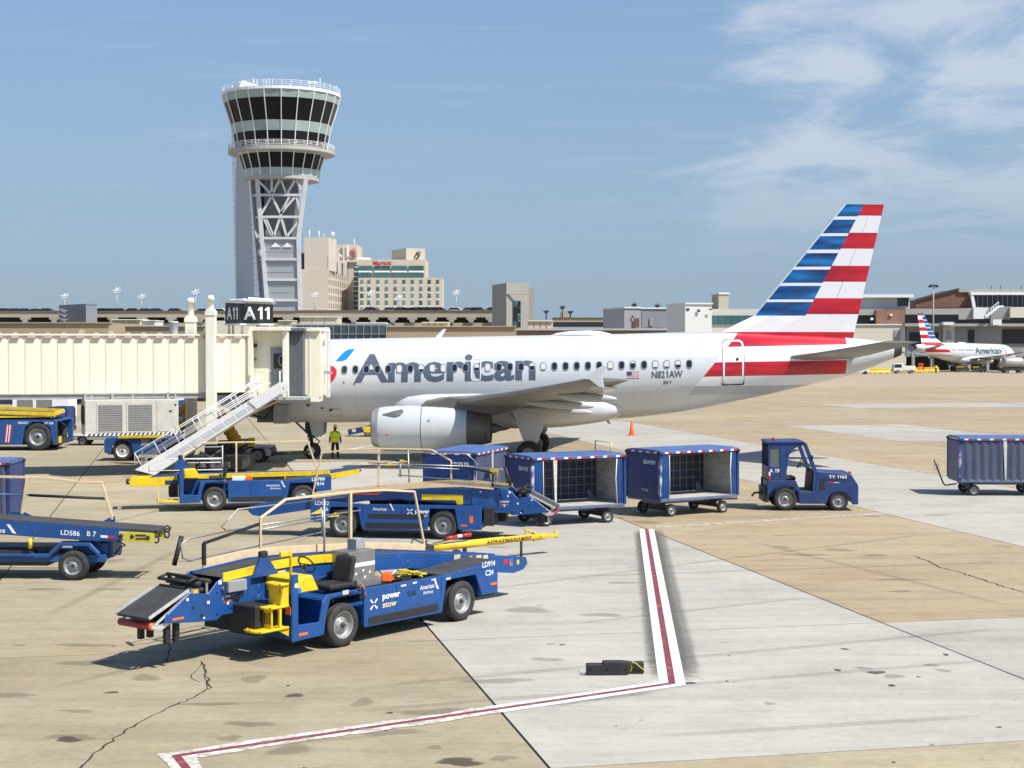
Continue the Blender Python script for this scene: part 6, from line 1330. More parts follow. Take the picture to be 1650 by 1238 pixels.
# ================================================================== vehicles and people around the nose
def tug_box(name, label, cat, px0, px1, pyt, pyb, Y, depth, mt, wheels, r, ztop_extra=None, rimm='rim', rz=0):
    a, b = at(px0, pyb, Y), at(px1, pyt, Y); t = thing(name, label, cat, (a.x, Y, 0), rz); L_ = b.x-a.x; zt = b.z; zb = .32
    prof = [(0,zb+.1),(0,zt-.12),(.12,zt),(L_-.1,zt),(L_,zt-.15),(L_,zb)]
    ws = sorted([(at(w,0,Y).x-a.x) for w in wheels], reverse=True)
    for x in ws:
        k = r*1.12; prof += [(min(L_-.02,x+k), zb), (min(L_-.02,x+k*.8), r+k*.6), (x+k*.3, r+k*.95), (max(.02,x-k*.3), r+k*.95), (max(.02,x-k*.8), r+k*.6), (max(.02,x-k), zb)]
    q = []
    for v in prof:
        if not q or (abs(v[0]-q[-1][0])+abs(v[1]-q[-1][1])) > .01: q.append(v)
    m = MB(); m.prism(q, 'y', 0, .06); m.prism(q, 'y', depth-.06, depth); m.box(.05, L_-.05, .06, depth-.06, .45 if not ws else r*2.1, zt-.02); m.build('body', mt, t, bev=.02)
    for x in ws: vwheel(t, x, .2, r, r*.6, -1, rimm); vwheel(t, x, depth-.2, r, r*.6, 1, rimm)
    m = MB(); m.box(.1, L_-.1, .3, depth-.3, .3, .6); m.build('underframe', M['darkmetal'], t)
    return t, L_, zt
t, L_, zt = tug_box('pushback_tractor', 'heavy blue aircraft tractor with yellow rails at the left edge', 'aircraft tractor', -70, 92, 676, 725, 81.8, 3.0, M['blue2'], [55], .74)
m = MB(); za, zb2 = at(0, 657, 81.8).z, at(0, 667, 81.8).z; x_ = at(84, 0, 81.8).x - t.location.x
m.bar((0,0,zb2+.15),(x_,0,zb2-.02),.18); m.bar((0,1.5,za),(x_,1.5,zb2+.12),.16); m.bar((0,0,zb2-.18),(x_,0,zb2-.12),.1); m.bar((x_,0,zb2),(x_,1.5,zb2+.1),.16); m.build('guard_rail', M['yellow'], t)
m = MB(); m.box(0, L_-.4, .2, 2.8, zt, zt+.35); m.build('engine_cover', M['navy'], t, bev=.04)
xr = lambda px: at(px, 0, 81.8).x - t.location.x
write(t, 'READY', (xr(24), -.002, zt-.24), (1,0,0), (0,0,1), .12, M['lett'], .55, .02, .006); write(t, 'PT128', (xr(67), -.002, zt-.26), (1,0,0), (0,0,1), .12, M['lett'], .45, .02, .006)
for k in range(5): m = MB(); x = xr(1+k*2); m.add([(x,-.006,.45),(x+.05,-.006,.45),(x+.16,-.006,1.35),(x+.1,-.006,1.4)], [(0,1,2,3)]); m.build('flag_stripe', M['red'] if k % 2 == 0 else M['lett'], t, fix=False)
m = MB(); m.box(L_, L_+.05, .2, .6, .4, .75); m.build('tail_lamp', M['yellow'], t)
t, L_, zt = tug_box('belt_tractor', 'blue flat topped tractor behind the foot of the white stairs', 'tractor', 168, 300, 706, 742, 74.4, 1.9, M['blue2'], [192, 283], .50, rimm='white')
m = MB(); xa = at(187,0,74.4).x-t.location.x; xb = at(263,0,74.4).x-t.location.x; m.bar((xa,-.05,zt+.06),(xb,-.05,zt+.10),.14); m.build('guard_rail', M['yellow'], t)
m = MB(); xa = at(223,0,74.4).x-t.location.x; m.add([(xa,-.006,.75),(xa+.42,-.006,.75),(xa+.42,-.006,1.08),(xa,-.006,1.08)], [(0,1,2,3)]); m.build('data_plate', M['grey'], t); m = MB(); m.add([(xa+.52,-.006,.85),(xa+.68,-.006,.85),(xa+.68,-.006,1.1),(xa+.52,-.006,1.1)], [(0,1,2,3)]); m.build('data_plate', mat('green_label',(.15,.3,.12),.5), t)
write(t, 'P1028', (xa-.35,-.002,1.12), (1,0,0), (0,0,1), .09, M['lett'], .5, .02, .006)
# grey pushback tractor and tow bar on the nose wheel
t, L_, zt = tug_box('pushback_tractor', 'low grey aircraft tractor coupled ahead of the nose wheel', 'aircraft tractor', 352, 436, 722, 750, 73.4, 2.0, mat('tug_grey', (.42,.40,.36), .5, var=.1, scale=2, dirt=.3), [372, 412], .36, rimm='grey')
m = MB(); m.box(.3, 1.2, .3, 1.7, zt, zt+.35); m.build('engine_cover', M['darkmetal'], t, bev=.05); m = MB(); m.box(1.35, 1.65, .4, .7, zt, zt+.45); m.build('lamp_unit', M['yellow'], t, bev=.03)
a = at(432, 731, 75.2); b = at(497, 729, 76.0); t = thing('tow_bar', 'dark olive tow bar fixed to the nose wheel', 'tow bar', (a.x, a.y, 0), 0)
m = MB(); d = b-a; m.tube([(0,0,a.z),(d.x,d.y,b.z)], .09, 8); m.build('tube', mat('olive_paint', (.17,.14,.05), .5, var=.15, scale=3), t); m = MB(); m.box(-.35,.3,-.25,.25,a.z-.12,a.z+.16); m.build('head', M['darkmetal'], t, bev=.02)
# trailers and a cart behind, left
t, L_, zt = tug_box('power_trailer', 'white boxy trailer in the shade beyond the air conditioning unit', 'trailer', 20, 110, 640, 662, 112, 2.2, M['white'], [], .3)
m = MB(); m.box(.1, L_-.1, .2, 2.0, .5, 1.0); m.build('chassis', M['darkmetal'], t)
for x in (.6, L_-.6): vwheel(t, x, .3, .35, .2, -1); vwheel(t, x, 1.9, .35, .2, 1)
for x in (.35, 1.75): m = MB(); m.box(x, x+1.15, -.02, 0, zt-.9, zt-.2); m.build('louvre', GRL, t)
t, L_, zt = tug_box('trailer', 'low flat trailer with a white bar beneath the air conditioning unit', 'trailer', 110, 192, 698, 706, 86, 1.6, M['grey'], [127], .27)
m = MB(); m.box(0, L_, -.03, .0, zt-.16, zt); m.build('side_bar', M['white'], t)
t, L_, zt = tug_box('baggage_tractor', 'dark blue tractor far behind the big tractor at left', 'baggage tractor', -20, 62, 662, 684, 105, 1.8, M['navy'], [4, 48], .4, rimm='grey')
t, L_, zt = tug_box('baggage_cart', 'dark blue box cart far back left of the fans', 'baggage cart', 76, 109, 656, 688, 100, 1.8, M['navy'], [84, 102], .2)
t, L_, zt = tug_box('baggage_tractor', 'blue and white tractor seen between the fans and the stairs', 'baggage tractor', 278, 300, 646, 668, 108, 1.7, M['blue2'], [283, 296], .4)
m = MB(); m.box(0, .5, .1, 1.6, zt, zt+.9); m.box(.2, .9, .1, 1.6, zt+.9, zt+1.0); m.build('cab', M['white'], t, bev=.03)
# belt loader working beyond the engine
t = thing('belt_loader', 'small distant belt loader with raised blue conveyor left of the engine', 'belt loader', gnd(590, 703).xy.to_3d(), 0); o = Vector(t.location); Y = o.y
a, b = at(562, 697, Y)-o, at(625, 685, Y)-o; m = MB(); m.bar(a, b, .9, .30); cf = m.build('conveyor_frame', M['navy'], t); m = MB(); u = Vector((0,0,.17)); m.bar(a+u, b+u, .8, .04); m.build('conveyor_belt', M['belt'], t)
for px in (571.5, 588): p = at(px, 695-(px-562)*.19, Y)-o; m = MB(); m.box(p.x-.12, p.x+.12, -.47, -.455, p.z-.1, p.z+.1); m.build('data_plate', PLATE, cf)
m = MB(); m.box(-.1, 1.6, -.7, .7, .25, .6); m.build('chassis', M['yellow'], t, bev=.03); vwheel(t, .2, -.6, .3, .2, -1); vwheel(t, 1.3, -.6, .3, .2, -1); vwheel(t, .2, .6, .3, .2, 1); vwheel(t, 1.3, .6, .3, .2, 1)

# ------------------------------------------------------------------ the ramp worker
def skinned(name, verts, edges, radii, m, par, root=0, sub=2):
    me = bpy.data.meshes.new(name); me.from_pydata(verts, edges, []); me.materials.append(m)
    o = bpy.data.objects.new(name, me); COL.objects.link(o); o.parent = par
    md = o.modifiers.new('skin', 'SKIN'); md.use_smooth_shade = True
    lay = me.skin_vertices[0].data if me.skin_vertices else None
    if lay is None:
        bm = bmesh.new(); bm.from_mesh(me); bm.verts.layers.skin.verify(); bm.to_mesh(me); bm.free(); lay = me.skin_vertices[0].data
    for i, r in enumerate(radii):
        lay[i].radius = r if isinstance(r, tuple) else (r, r); lay[i].use_root = (i == root)
    s = o.modifiers.new('sub', 'SUBSURF'); s.levels = sub; s.render_levels = sub
    return o
p = gnd(540, 740); wk = thing('person', 'person in lime vest and yellow helmet standing beside the nose wheel, seen from behind', 'person', (p.x, p.y, 0), 0)
NAV = mat('navy_trousers', (.014,.017,.03), .8, var=.2, scale=8); LIME = mat('lime_vest', (.70,.92,.04), .7, var=.12, scale=7); LIME2 = mat('yellow_vest', (.80,.85,.02), .7, var=.1, scale=7); SKN = mat('skin', (.30,.16,.10), .55); DARKR = mat('dark_red_sleeve', (.09,.012,.012), .8, var=.2, scale=9)
hgt = 1.63; k = hgt/1.75
V = [(0,0,.95),(0,.01,1.12),(0,.0,1.28),(0,.0,1.42),(0,.02,1.50),(0,.03,1.58),(0,.04,1.66),
     (-.10,0,.90),(-.13,.0,.50),(-.14,-.01,.10),(-.15,.10,.04),(.10,0,.90),(.13,.02,.50),(.15,.0,.10),(.16,.11,.04),
     (-.20,0,1.40),(-.27,.02,1.14),(-.29,.06,.92),(.20,0,1.40),(.27,.02,1.14),(.29,.06,.92)]
E_ = [(0,1),(1,2),(2,3),(3,4),(4,5),(5,6),(0,7),(7,8),(8,9),(9,10),(0,11),(11,12),(12,13),(13,14),(3,15),(15,16),(16,17),(3,18),(18,19),(19,20)]
Rr = [(.16,.13),(.15,.11),(.17,.12),(.15,.10),.055,.075,.08,.11,.085,.062,.045,.11,.085,.062,.045,.065,.048,.036,.065,.048,.036]
body = skinned('body', [(x*k, y*k, z*k) for x, y, z in V], E_, [tuple(q*k for q in r) if isinstance(r, tuple) else r*k for r in Rr], NAV, wk)
hd_ = MB(); hd_.ell((0,.05*k,1.655*k), .078*k, .098*k, .12*k, 14, 10); hd_.ell((0,.145*k,1.64*k), .016, .02, .022, 8, 6); hd_.ell((-.078*k,.05*k,1.65*k), .012, .02, .03, 8, 6); hd_.ell((.078*k,.05*k,1.65*k), .012, .02, .03, 8, 6); hd_.build('head', SKN, body)
m = MB(); m.ell((0,.03*k,1.64*k), .088*k, .095*k, .11*k, 14, 8); m.build('hair', mat('dark_hair', (.015,.01,.008), .6), body)
m = MB(); m.loft([[(.098*s_*k*math.cos(a), .05*k+.118*s_*k*math.sin(a), (1.70+dz)*k) for a in (2*math.pi*i/18 for i in range(18))] for s_, dz in ((1.14,0),(1.03,.012),(1.0,.05),(.82,.10),(.45,.13),(.02,.138))]); m.build('helmet', LIME2, body)
def ringloft(zs, mt, nm):
    m = MB(); m.loft([[(rx*k*math.cos(a), ry*k*math.sin(a)+.005, z*k) for a in (2*math.pi*i/20 for i in range(20))] for z, rx, ry in zs], cap=False); return m.build(nm, mt, body)
ringloft([(1.15,.190,.150),(1.28,.205,.155),(1.40,.19,.135),(1.475,.11,.09)], LIME, 'vest'); ringloft([(.90,.215,.165),(1.02,.205,.16),(1.15,.192,.152)], LIME2, 'vest_band')
m = MB()
ringloft([(1.135,.196,.156),(1.165,.196,.156)], mat('grey_tape', (.45,.47,.42), .4), 'vest_tape')
for sx in (-1, 1):
    m = MB(); m.tube([(sx*.17*k,0,1.42*k),(sx*.235*k,.01,1.28*k),(sx*.255*k,.015,1.18*k)], [.085*k,.078*k,.074*k], 12); m.build('vest_sleeve', LIME, body)
    m = MB(); m.tube([(sx*.255*k,.015,1.2*k),(sx*.272*k,.02,1.12*k),(sx*.292*k,.06*k,.93*k)], [.056*k,.055*k,.047*k], 10); m.build('sleeve', DARKR, body)
    hv = [(sx*.292*k,.065*k,.92*k),(sx*.296*k,.075*k,.86*k)]; he = [(0,1)]; hr = [(.03*k,.022*k),(.036*k,.018*k)]
    for q in range(4):
        b0 = len(hv); off = (q-1.5)*.018; hv += [(sx*.298*k,(.078+off)*k,.835*k),(sx*.292*k,(.085+off)*k,(.795-.004*abs(q-1.5))*k),(sx*.283*k,(.088+off)*k,.772*k)]; he += [(1,b0),(b0,b0+1),(b0+1,b0+2)]; hr += [.0095*k]*3
    b0 = len(hv); hv += [(sx*.282*k,.11*k,.875*k),(sx*.272*k,.118*k,.84*k)]; he += [(0,b0),(b0,b0+1)]; hr += [.010*k]*2
    skinned('hand', hv, he, hr, SKN, body, 0, 1)
    m = MB(); m.loft([[(sx*.148*k+.045*k*s_*math.cos(a), .05*k+.12*k*s_*math.sin(a), z) for a in (2*math.pi*i/14 for i in range(14))] for s_, z in ((1,.0),(1.05,.03),(.8,.07),(.55,.10))]); m.build('shoe', M['white'] if False else mat('pale_shoe', (.30,.29,.27), .6), body)
# ================================================================== buildings and far things
TAN = mat('tan_precast', (.40,.34,.25), .8, var=.08, scale=.12, dirt=.25, dirtcol=(.26,.22,.17), stretch=(1,1,.4))
TAN2 = mat('tan_render', (.38,.29,.19), .8, var=.06, scale=.2, dirt=.2, dirtcol=(.27,.21,.15), stretch=(1,1,.5))
GCON = mat('grey_precast', (.34,.33,.29), .8, var=.08, scale=.15, dirt=.25, dirtcol=(.2,.19,.17), stretch=(1,1,.4))
LGREY = mat('pale_metal_cladding', (.34,.355,.37), .45, .1, var=.04, scale=.3)
MGREY = mat('mid_grey_cladding', (.25,.265,.29), .5, .1, var=.06, scale=.3)
WALLW = mat('white_wall', (.72,.72,.70), .6, var=.03, scale=.2, dirt=.1, dirtcol=(.5,.48,.44))
DARKO = mat('dark_opening', (.02,.021,.023), .6)  # near-black colour carries the shade inside open levels and bays
BRICK = mat('brown_brick', (.17,.085,.055), .8, var=.15, scale=.8); BRICK2 = mat('red_brown_wall', (.25,.14,.095), .8, var=.1, scale=.6)
CREAMB = mat('cream_panel', (.62,.55,.36), .6, var=.04, scale=.4); CREAMW = mat('pale_cream_wall', (.60,.555,.45), .7, var=.04, scale=.2)
WMET = mat('white_steel', (.78,.78,.78), .4, var=.03, scale=1)
def bld(name, label, cat, px, py, Y, group=None): 
    p = at(px, py, Y); return thing(name, label, cat, (p.x, Y, 0), 0, group)
def bx(par, name, x0, x1, y0, y1, Y, dep, mt, bev=0.0, mb=None):
    o = par.location if par.parent is None else None
    pr = par
    while pr.parent: pr = pr.parent
    o = Vector(pr.location); a, b = at(x0, y0, Y)-o, at(x1, y1, Y)-o
    m = mb or MB(); m.box(a.x, b.x, a.y, a.y+dep, b.z, a.z)
    return m.build(name, mt, par, bev=bev) if mb is None else None
def side_shift(px, Y, Y2):  # where the right/left edge goes further back
    return px

# ---------------- control tower
YT = 330; kT = F/YT; tw = bld('control_tower', 'tall airport control tower with a flared glass cab on a braced shaft', 'tower', 455, 557, YT)
to = Vector(tw.location); NS = 22; TEAL = mat('teal_spandrel', (.33,.42,.40), .25, var=.08, scale=.3, rnd=.16); WIN = mat('tower_glass', (.010,.012,.015), .08, spec=.16, rnd=.5)
def zt_(py, Rr): return H + (557-py)*(YT-Rr)/F
LV = [(144.5, 12.35), (157.7, 12.0), (193.8, 10.6), (211.1, 10.1), (233, 9.6), (246, 9.0), (269.7, 8.05), (283, 7.9)]
LZ = [(zt_(p, r), r) for p, r in LV]
kinds = ['spandrel_panel', 'window_pane', 'spandrel_panel', 'window_pane', 'spandrel_panel', 'window_pane', 'spandrel_panel']
hw = math.tan(math.pi/NS)
m = MB(); m.lathe([(r-.25, z) for z, r in LZ][::-1] + [], (0,0,0), 'z', NS, smooth=False); core = m.build('cab_core', DARKO, tw); core.rotation_euler = (0,0,math.pi/2-math.pi/NS)
for i, kd in enumerate(kinds):
    (z1, r1), (z0, r0) = LZ[i], LZ[i+1]; g_ = .10
    vs = [(-r0*hw*.975, -r0, z0+.03), (r0*hw*.975, -r0, z0+.03), (r1*hw*.975, -r1, z1-.03), (-r1*hw*.975, -r1, z1-.03)]
    ins = .12 if kd == 'window_pane' else 0
    m = MB(); m.add([(x, y+ins, z) for x, y, z in vs] + [(x, y+ins+.15, z) for x, y, z in vs], [(0,1,2,3),(7,6,5,4),(0,4,5,1),(1,5,6,2),(2,6,7,3),(3,7,4,0)])
    p0 = m.build(kd, TEAL if kd == 'spandrel_panel' else WIN, tw)
    m = MB(); m.bar((-r0*hw, -r0*1.003, z0), (-r1*hw, -r1*1.003, z1), .17); mu = m.build('mullion', WMET, tw)
    for k in range(1, NS): inst(p0, tw, None, (0,0,2*math.pi*k/NS)); inst(mu, tw, None, (0,0,2*math.pi*k/NS))
def ringbox(name, r0, r1, z0, z1, mt, n=44):
    m = MB(); m.lathe([(r0,z0),(r1,z0),(r1,z1),(r0,z1),(r0,z0)], (0,0,0), 'z', n, smooth=False); return m.build(name, mt, tw)
zr = LZ[0][0]; ringbox('roof_rim', .5, 12.6, zr, zr+.62, WMET); zb_ = zt_(237, 11.3); ringbox('balcony_slab', 8.6, 11.3, zb_-.45, zb_+.25, mat('weathered_concrete', (.42,.40,.36), .7, var=.1, scale=.5)); ringbox('base_slab', .5, 8.0, LZ[-1][0]-.6, LZ[-1][0], mat('weathered_concrete', (.42,.40,.36), .7))
def railing(r, z, h, npost, nr, nm):
    m = MB()
    for q in range(nr): m.tube([(r*math.cos(a), r*math.sin(a), z+h*(q+1)/nr) for a in (2*math.pi*i/44 for i in range(44))], .045, 5, closed=True)
    for i in range(npost): a = 2*math.pi*i/npost; m.tube([(r*math.cos(a), r*math.sin(a), z), (r*1.0*math.cos(a), r*math.sin(a), z+h)], .05, 5)
    m.build(nm, WMET, tw)
railing(12.4, zr+.6, 1.25, 40, 3, 'roof_railing'); railing(11.2, zb_+.25, 1.2, 44, 4, 'balcony_railing')
m = MB(); m.prism([(-8.8,0),(-7.2,0),(-3.4,.1),(-2.6,1.0),(-7.9,2.6)], 'y', -3.5, -2.8); m.box(-8.6,-3,-3,1,.0,1.3); m.build('roof_housing', WMET, tw, loc=(0,0,zr+.6))
m = MB()
for x, y, h in ((-10,-3,1.7),(-5,-6,2.6),(-4.2,-6,2.3),(-6.3,-8,1.6),(-1.5,-11,1.5),(-.9,-11,1.6),(9,-6,2.6),(11.9,-2,1.6),(3,-8,1.0)): m.tube([(x,y,0),(x,y,h)], .07, 5)
m.build('antenna', WMET, tw, loc=(0,0,zr+.6))
for x in (6.9, 7.9):
    m = MB(); m.tube([(x,-7,0),(x,-7,1.1)], .15, 6); m.lathe([(.02,.0),(.4,.1),(.55,.45),(.5,.5),(.02,.2)], (x,-7,1.2), 'z', 14); m.build('dish', WMET, tw, loc=(0,0,zr+.6))
# shaft
def TP(px, py, Y): return at(px, py, Y) - to
CL = mat('blue_grey_cladding', (.80,.82,.85), .5, .15, var=.05, scale=.25, rnd=.05)
zt1, zb1 = TP(0,200,334).z, 2.0
def lerp2(a, b, t): return a[0]+(b[0]-a[0])*t, a[1]+(b[1]-a[1])*t
topL = (TP(372,0,338).x, 338-YT); botL = (TP(380,0,338).x, 338-YT); topN = (TP(395,0,327).x, 327-YT); botN = (TP(424,0,325).x, 325-YT)
back_t = (TP(450,0,339).x, 339-YT); back_b = (TP(452,0,339).x, 339-YT)
m = MB(); m.loft([[(botL[0],botL[1],zb1),(botN[0],botN[1],zb1),(back_b[0],back_b[1],zb1)], [(topL[0],topL[1],zt1),(topN[0],topN[1],zt1),(back_t[0],back_t[1],zt1)]], smooth=False); sh = m.build('stair_shaft', mat('joint_grey', (.42,.44,.47), .6), tw)
nR = 44
for i in range(nR):
    t0, t1 = i/nR, (i+.90)/nR
    a0, a1 = lerp2(botL, topL, t0), lerp2(botL, topL, t1); b0, b1 = lerp2(botN, topN, t0), lerp2(botN, topN, t1); z0 = zb1+(zt1-zb1)*t0; z1 = zb1+(zt1-zb1)*t1
    nx, ny = -(b0[1]-a0[1]), (b0[0]-a0[0]); l_ = math.hypot(nx, ny); nx, ny = nx/l_*-.08, ny/l_*-.08
    if ny > 0: nx, ny = -nx, -ny
    m = MB(); m.add([(a0[0]+nx,a0[1]+ny,z0),(b0[0]+nx,b0[1]+ny,z0),(b1[0]+nx,b1[1]+ny,z1),(a1[0]+nx,a1[1]+ny,z1),(a0[0],a0[1],z0),(b0[0],b0[1],z0),(b1[0],b1[1],z1),(a1[0],a1[1],z1)], [(0,1,2,3),(0,4,5,1),(1,5,6,2),(2,6,7,3),(3,7,4,0)]); m.build('cladding_panel', CL, sh)
# braced front
YF = 324.5
cl = lambda py: 415 + (py-290)*(432-415)/(500-290); cr = lambda py: 493 + (py-290)*(481-493)/(385-290) if py < 385 else 481 + (py-385)*(3/120)
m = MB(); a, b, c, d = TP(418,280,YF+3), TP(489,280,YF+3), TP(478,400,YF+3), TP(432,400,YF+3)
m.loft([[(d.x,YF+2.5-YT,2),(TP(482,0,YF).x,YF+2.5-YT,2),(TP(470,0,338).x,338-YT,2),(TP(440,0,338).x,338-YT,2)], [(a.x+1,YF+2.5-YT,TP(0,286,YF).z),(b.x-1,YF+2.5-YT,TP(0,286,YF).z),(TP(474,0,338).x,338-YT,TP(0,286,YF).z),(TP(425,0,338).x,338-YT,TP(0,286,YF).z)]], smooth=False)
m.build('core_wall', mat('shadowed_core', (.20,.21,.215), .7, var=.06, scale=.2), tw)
m = MB()
m.bar(TP(cl(288),288,YF), TP(432,508,YF), .8, .8); m.bar(TP(cr(288),288,YF), TP(481,384,YF), .75, .8); m.bar(TP(481,384,YF), TP(484,512,YF), .85, .8); m.bar(TP(412,290,YF+3), TP(428,508,YF+2.4), .6, .6)
m.build('shaft_column', mat('dull_white_steel', (.58,.585,.59), .5, var=.05, scale=.5, dirt=.2), tw)
for py in (314.5, 349.7, 384, 418, 451, 484):
    m = MB(); m.bar(TP(cl(py)-1, py, YF-.1), TP(cr(py)+1, py, YF-.1), .5, .5); m.build('cross_beam', mat('dull_white_steel', (.58,.585,.59), .5), tw)
    m = MB(); m.bar(TP(cl(py)-12+(py-290)*.03, py+1.5, YF+3), TP(cl(py), py, YF), .5, .5); m.build('cross_beam', mat('dull_white_steel', (.58,.585,.59), .5), tw)
GW_ = mat('dull_white_steel', (.58,.585,.59), .5, var=.05, scale=.5, dirt=.2)
def dia(p, q, Y=YF, w=.45): m = MB(); m.bar(TP(*p, Y), TP(*q, Y), w, w); m.build('brace', GW_, tw)
for p, q in (((cl(290),290),(438,314)),((438,314),(452,288)),((452,288),(462,314)),((462,314),(476,289)),((476,289),(cr(312),312)),((438,288),(438,314)),
             ((438,316),(cl(348),348)),((438,316),(452,345)),((452,345),(477,316)),((477,316),(486,348)),((452,345),(467,316)),
             ((428,351),(441,382)),((441,382),(453,346)),((453,350),(462,382)),((462,382),(485,352)),((482,351),(479,382)),((425,352),(438,380))): dia(p, q)
for i, (p0, p1) in enumerate(((386,416.5),(419.5,449.5),(452.5,482.5),(485.5,512))):
    for k in range(3):
        y0 = p0+(p1-p0)*k/3+.35; y1 = p0+(p1-p0)*(k+1)/3-.35
        q = [TP(cl(y0)+2,y0,YF+.1), TP(cr(y0)-1.5,y0,YF+.1), TP(cr(y1)-1.5,y1,YF+.1), TP(cl(y1)+2,y1,YF+.1)]
        m = MB(); m.add([tuple(v) for v in q] + [(v.x,v.y+.3,v.z) for v in q], [(0,1,2,3),(0,4,5,1),(1,5,6,2),(2,6,7,3),(3,7,4,0),(7,6,5,4)]); m.build('cladding_panel', LGREY, tw)
m = MB(); q = [TP(x,y,YF) for x, y in ((435,399),(452,386),(472,399),(466,399),(452,390),(441,399))]
for x0, x1, x2 in ((436,444,452),(455,463,471)): m.prism([(TP(x0,398.5,YF).x,TP(0,398.5,YF).z),(TP(x2,398.5,YF).x,TP(0,398.5,YF).z),(TP(x1,391,YF).x,TP(0,391,YF).z)], 'y', YF-YT-.1, YF-YT+.05)
m.build('gusset', WMET, tw)

# ---------------- hotel
YH = 600; ht = bld('hotel', 'tan stepped hotel block with green windows behind the control tower', 'hotel', 600, 557, YH); ho = Vector(ht.location)
Z6 = lambda zx, zy: (480+zx/6.6, 360+zy/6.6)
HT = mat('hotel_tan', (.55,.49,.40), .8, var=.05, scale=.04, dirt=.15, dirtcol=(.34,.29,.22)); HG = M['glassgreen']
def HP(px, py, Y=YH): return at(px, py, Y) - ho
def hb(name, x0, x1, y0, y1, Y, dep, mt, par=ht): a, b = HP(x0,y0,Y), HP(x1,y1,Y); m = MB(); m.box(a.x, b.x, a.y, a.y+dep, -2, a.z); return m.build(name, mt, par)
# left wing: its end wall faces us, its window wall runs back to the right
e0, e1 = HP(483,434,600), HP(529,434,600); far = HP(565,447,648); zt = e0.z
m = MB(); m.prism([(e0.x,e0.y),(e1.x,e1.y),(far.x,far.y),(far.x-20,far.y+8)], 'z', -2, zt); lw = m.build('wall', HT, ht)
z2 = HP(0,382.5,600).z; u0, u1 = HP(489,0,600.5), HP(534.5,0,600.5); f2 = HP(541,0,612); m = MB(); m.prism([(u0.x,u0.y),(u1.x-1.5,u1.y),(f2.x,f2.y),(f2.x-12,f2.y+25)], 'z', zt-.5, z2); m.build('wall', HT, ht)
hb('wall', 476, 489.5, 408, 431, 615, 20, mat('dark_annex', (.10,.095,.09), .7))
g0, g1 = HP(535,416,601), HP(563,424,645); dz0, dz1 = HP(535,436,601).z, HP(563,443,645).z
m = MB(); off = Vector((.6,-.4,0)); m.prism([(e1.x,e1.y+.3),(far.x,far.y),(far.x-10,far.y+4),(e1.x-8,e1.y+4)], 'z', zt-.5, g0.z+.6); up_ = m.build('wall', HT, ht)
dirv = Vector((far.x-e1.x, far.y-e1.y, 0)); Lf = dirv.length; dirv.normalize(); nv = Vector((dirv.y, -dirv.x, 0))
if nv.y > 0: nv = -nv
ang = math.atan2(dirv.y, dirv.x)
m = MB(); m.box(-.55,.55,-.06,.25,-1.0,1.0); w0 = m.build('window', mat('hotel_window_dark', (.09,.095,.10), .2, rnd=.5), ht); first = True
for r in range(5):
    for c in range(12):
        p = Vector((e1.x,e1.y,0)) + dirv*(1.6+c*(Lf-2.5)/11.6); z = HP(0,441+13*r,600).z
        z = HP(0, 442, 600).z - r*3.05
        if first: o = w0; first = False
        else: o = inst(w0, ht)
        o.location = (p.x, p.y, z); o.rotation_euler = (0,0,ang)
m = MB(); m.box(-1.9,1.9,-.06,.25,-2.4,2.4); gb = m.build('window', HG, ht); first = True
for c in range(4):
    p = Vector((e1.x,e1.y,0)) + dirv*(5+c*(Lf-8)/3.3); z = g0.z-2.9
    o = gb if first else inst(gb, ht); first = False
    o.location = (p.x, p.y, z); o.rotation_euler = (0,0,ang)
# middle block with the round emblem, curved stair of glass
hb('wall', 541, 577, 394, 0, 640, 25, HT) if False else None
m = MB(); a, b = HP(541,395,641), HP(576,395,641); m.box(a.x, b.x, a.y, a.y+20, -2, a.z); md = m.build('wall', HT, ht)
m = MB(); a, b = HP(552,395,640), HP(576,415,640); m.box(a.x, b.x, a.y-.1, a.y+.4, b.z-2, a.z+.2); m.build('sign_wall', mat('pale_hotel_panel', (.58,.52,.42), .7), ht)
rd = mat('sign_red', (.42,.03,.05), .5); m = MB(); c = HP(570,407.5,639.5); rr_ = 6/4.1*1.02
m.tube([(c.x+rr_*math.cos(t), c.y-.1, c.z+rr_*1.05*math.sin(t)) for t in (math.pi*2*i/20 for i in range(3,19))], .16, 5)
for dx in (-.5,.1,.7): m.bar((c.x+dx+.35,c.y-.1,c.z-1.0),(c.x+dx-.25,c.y-.1,c.z+1.0),.24)
m.build('round_emblem', rd, ht)
m = MB(); p, q = HP(546,407,639.5), HP(547.3,417,639.5); m.box(p.x, q.x, p.y-.2, p.y, q.z, p.z); p, q = HP(549.5,411,639.5), HP(551,415.5,639.5); m.box(p.x,q.x,p.y-.2,p.y,q.z,p.z); p,q = HP(547.3,410.5,639.5), HP(549.5,412.5,639.5); m.box(p.x,q.x,p.y-.2,p.y,q.z,p.z); p, q = HP(558.5,395,639.5), HP(562,414,639.5); m.box(p.x,q.x,p.y-.2,p.y,q.z,p.z); m.build('white_emblem', WMET, ht)
cx_, cy_ = HP(576,0,646).x, 646-YH
m = MB(); zt3, zb3 = HP(0,427,640).z, -2; m.lathe([(5.2,zb3),(5.2,zt3)], (cx_,cy_,0), 'z', 28); m.build('glass_bay', HG, ht)
for k in range(12): z = zt3-.6-k*2.0; m = MB(); m.lathe([(5.3,z-.45),(5.3,z)], (cx_,cy_,0), 'z', 28); m.build('floor_band', WMET if k % 1 == 0 else HT, ht)
m = MB(); m.lathe([(.1,zt3+3.2),(5.4,zt3+3.2),(5.4,zt3-.1)], (cx_,cy_,0), 'z', 28); m.build('bay_parapet', HT, ht)
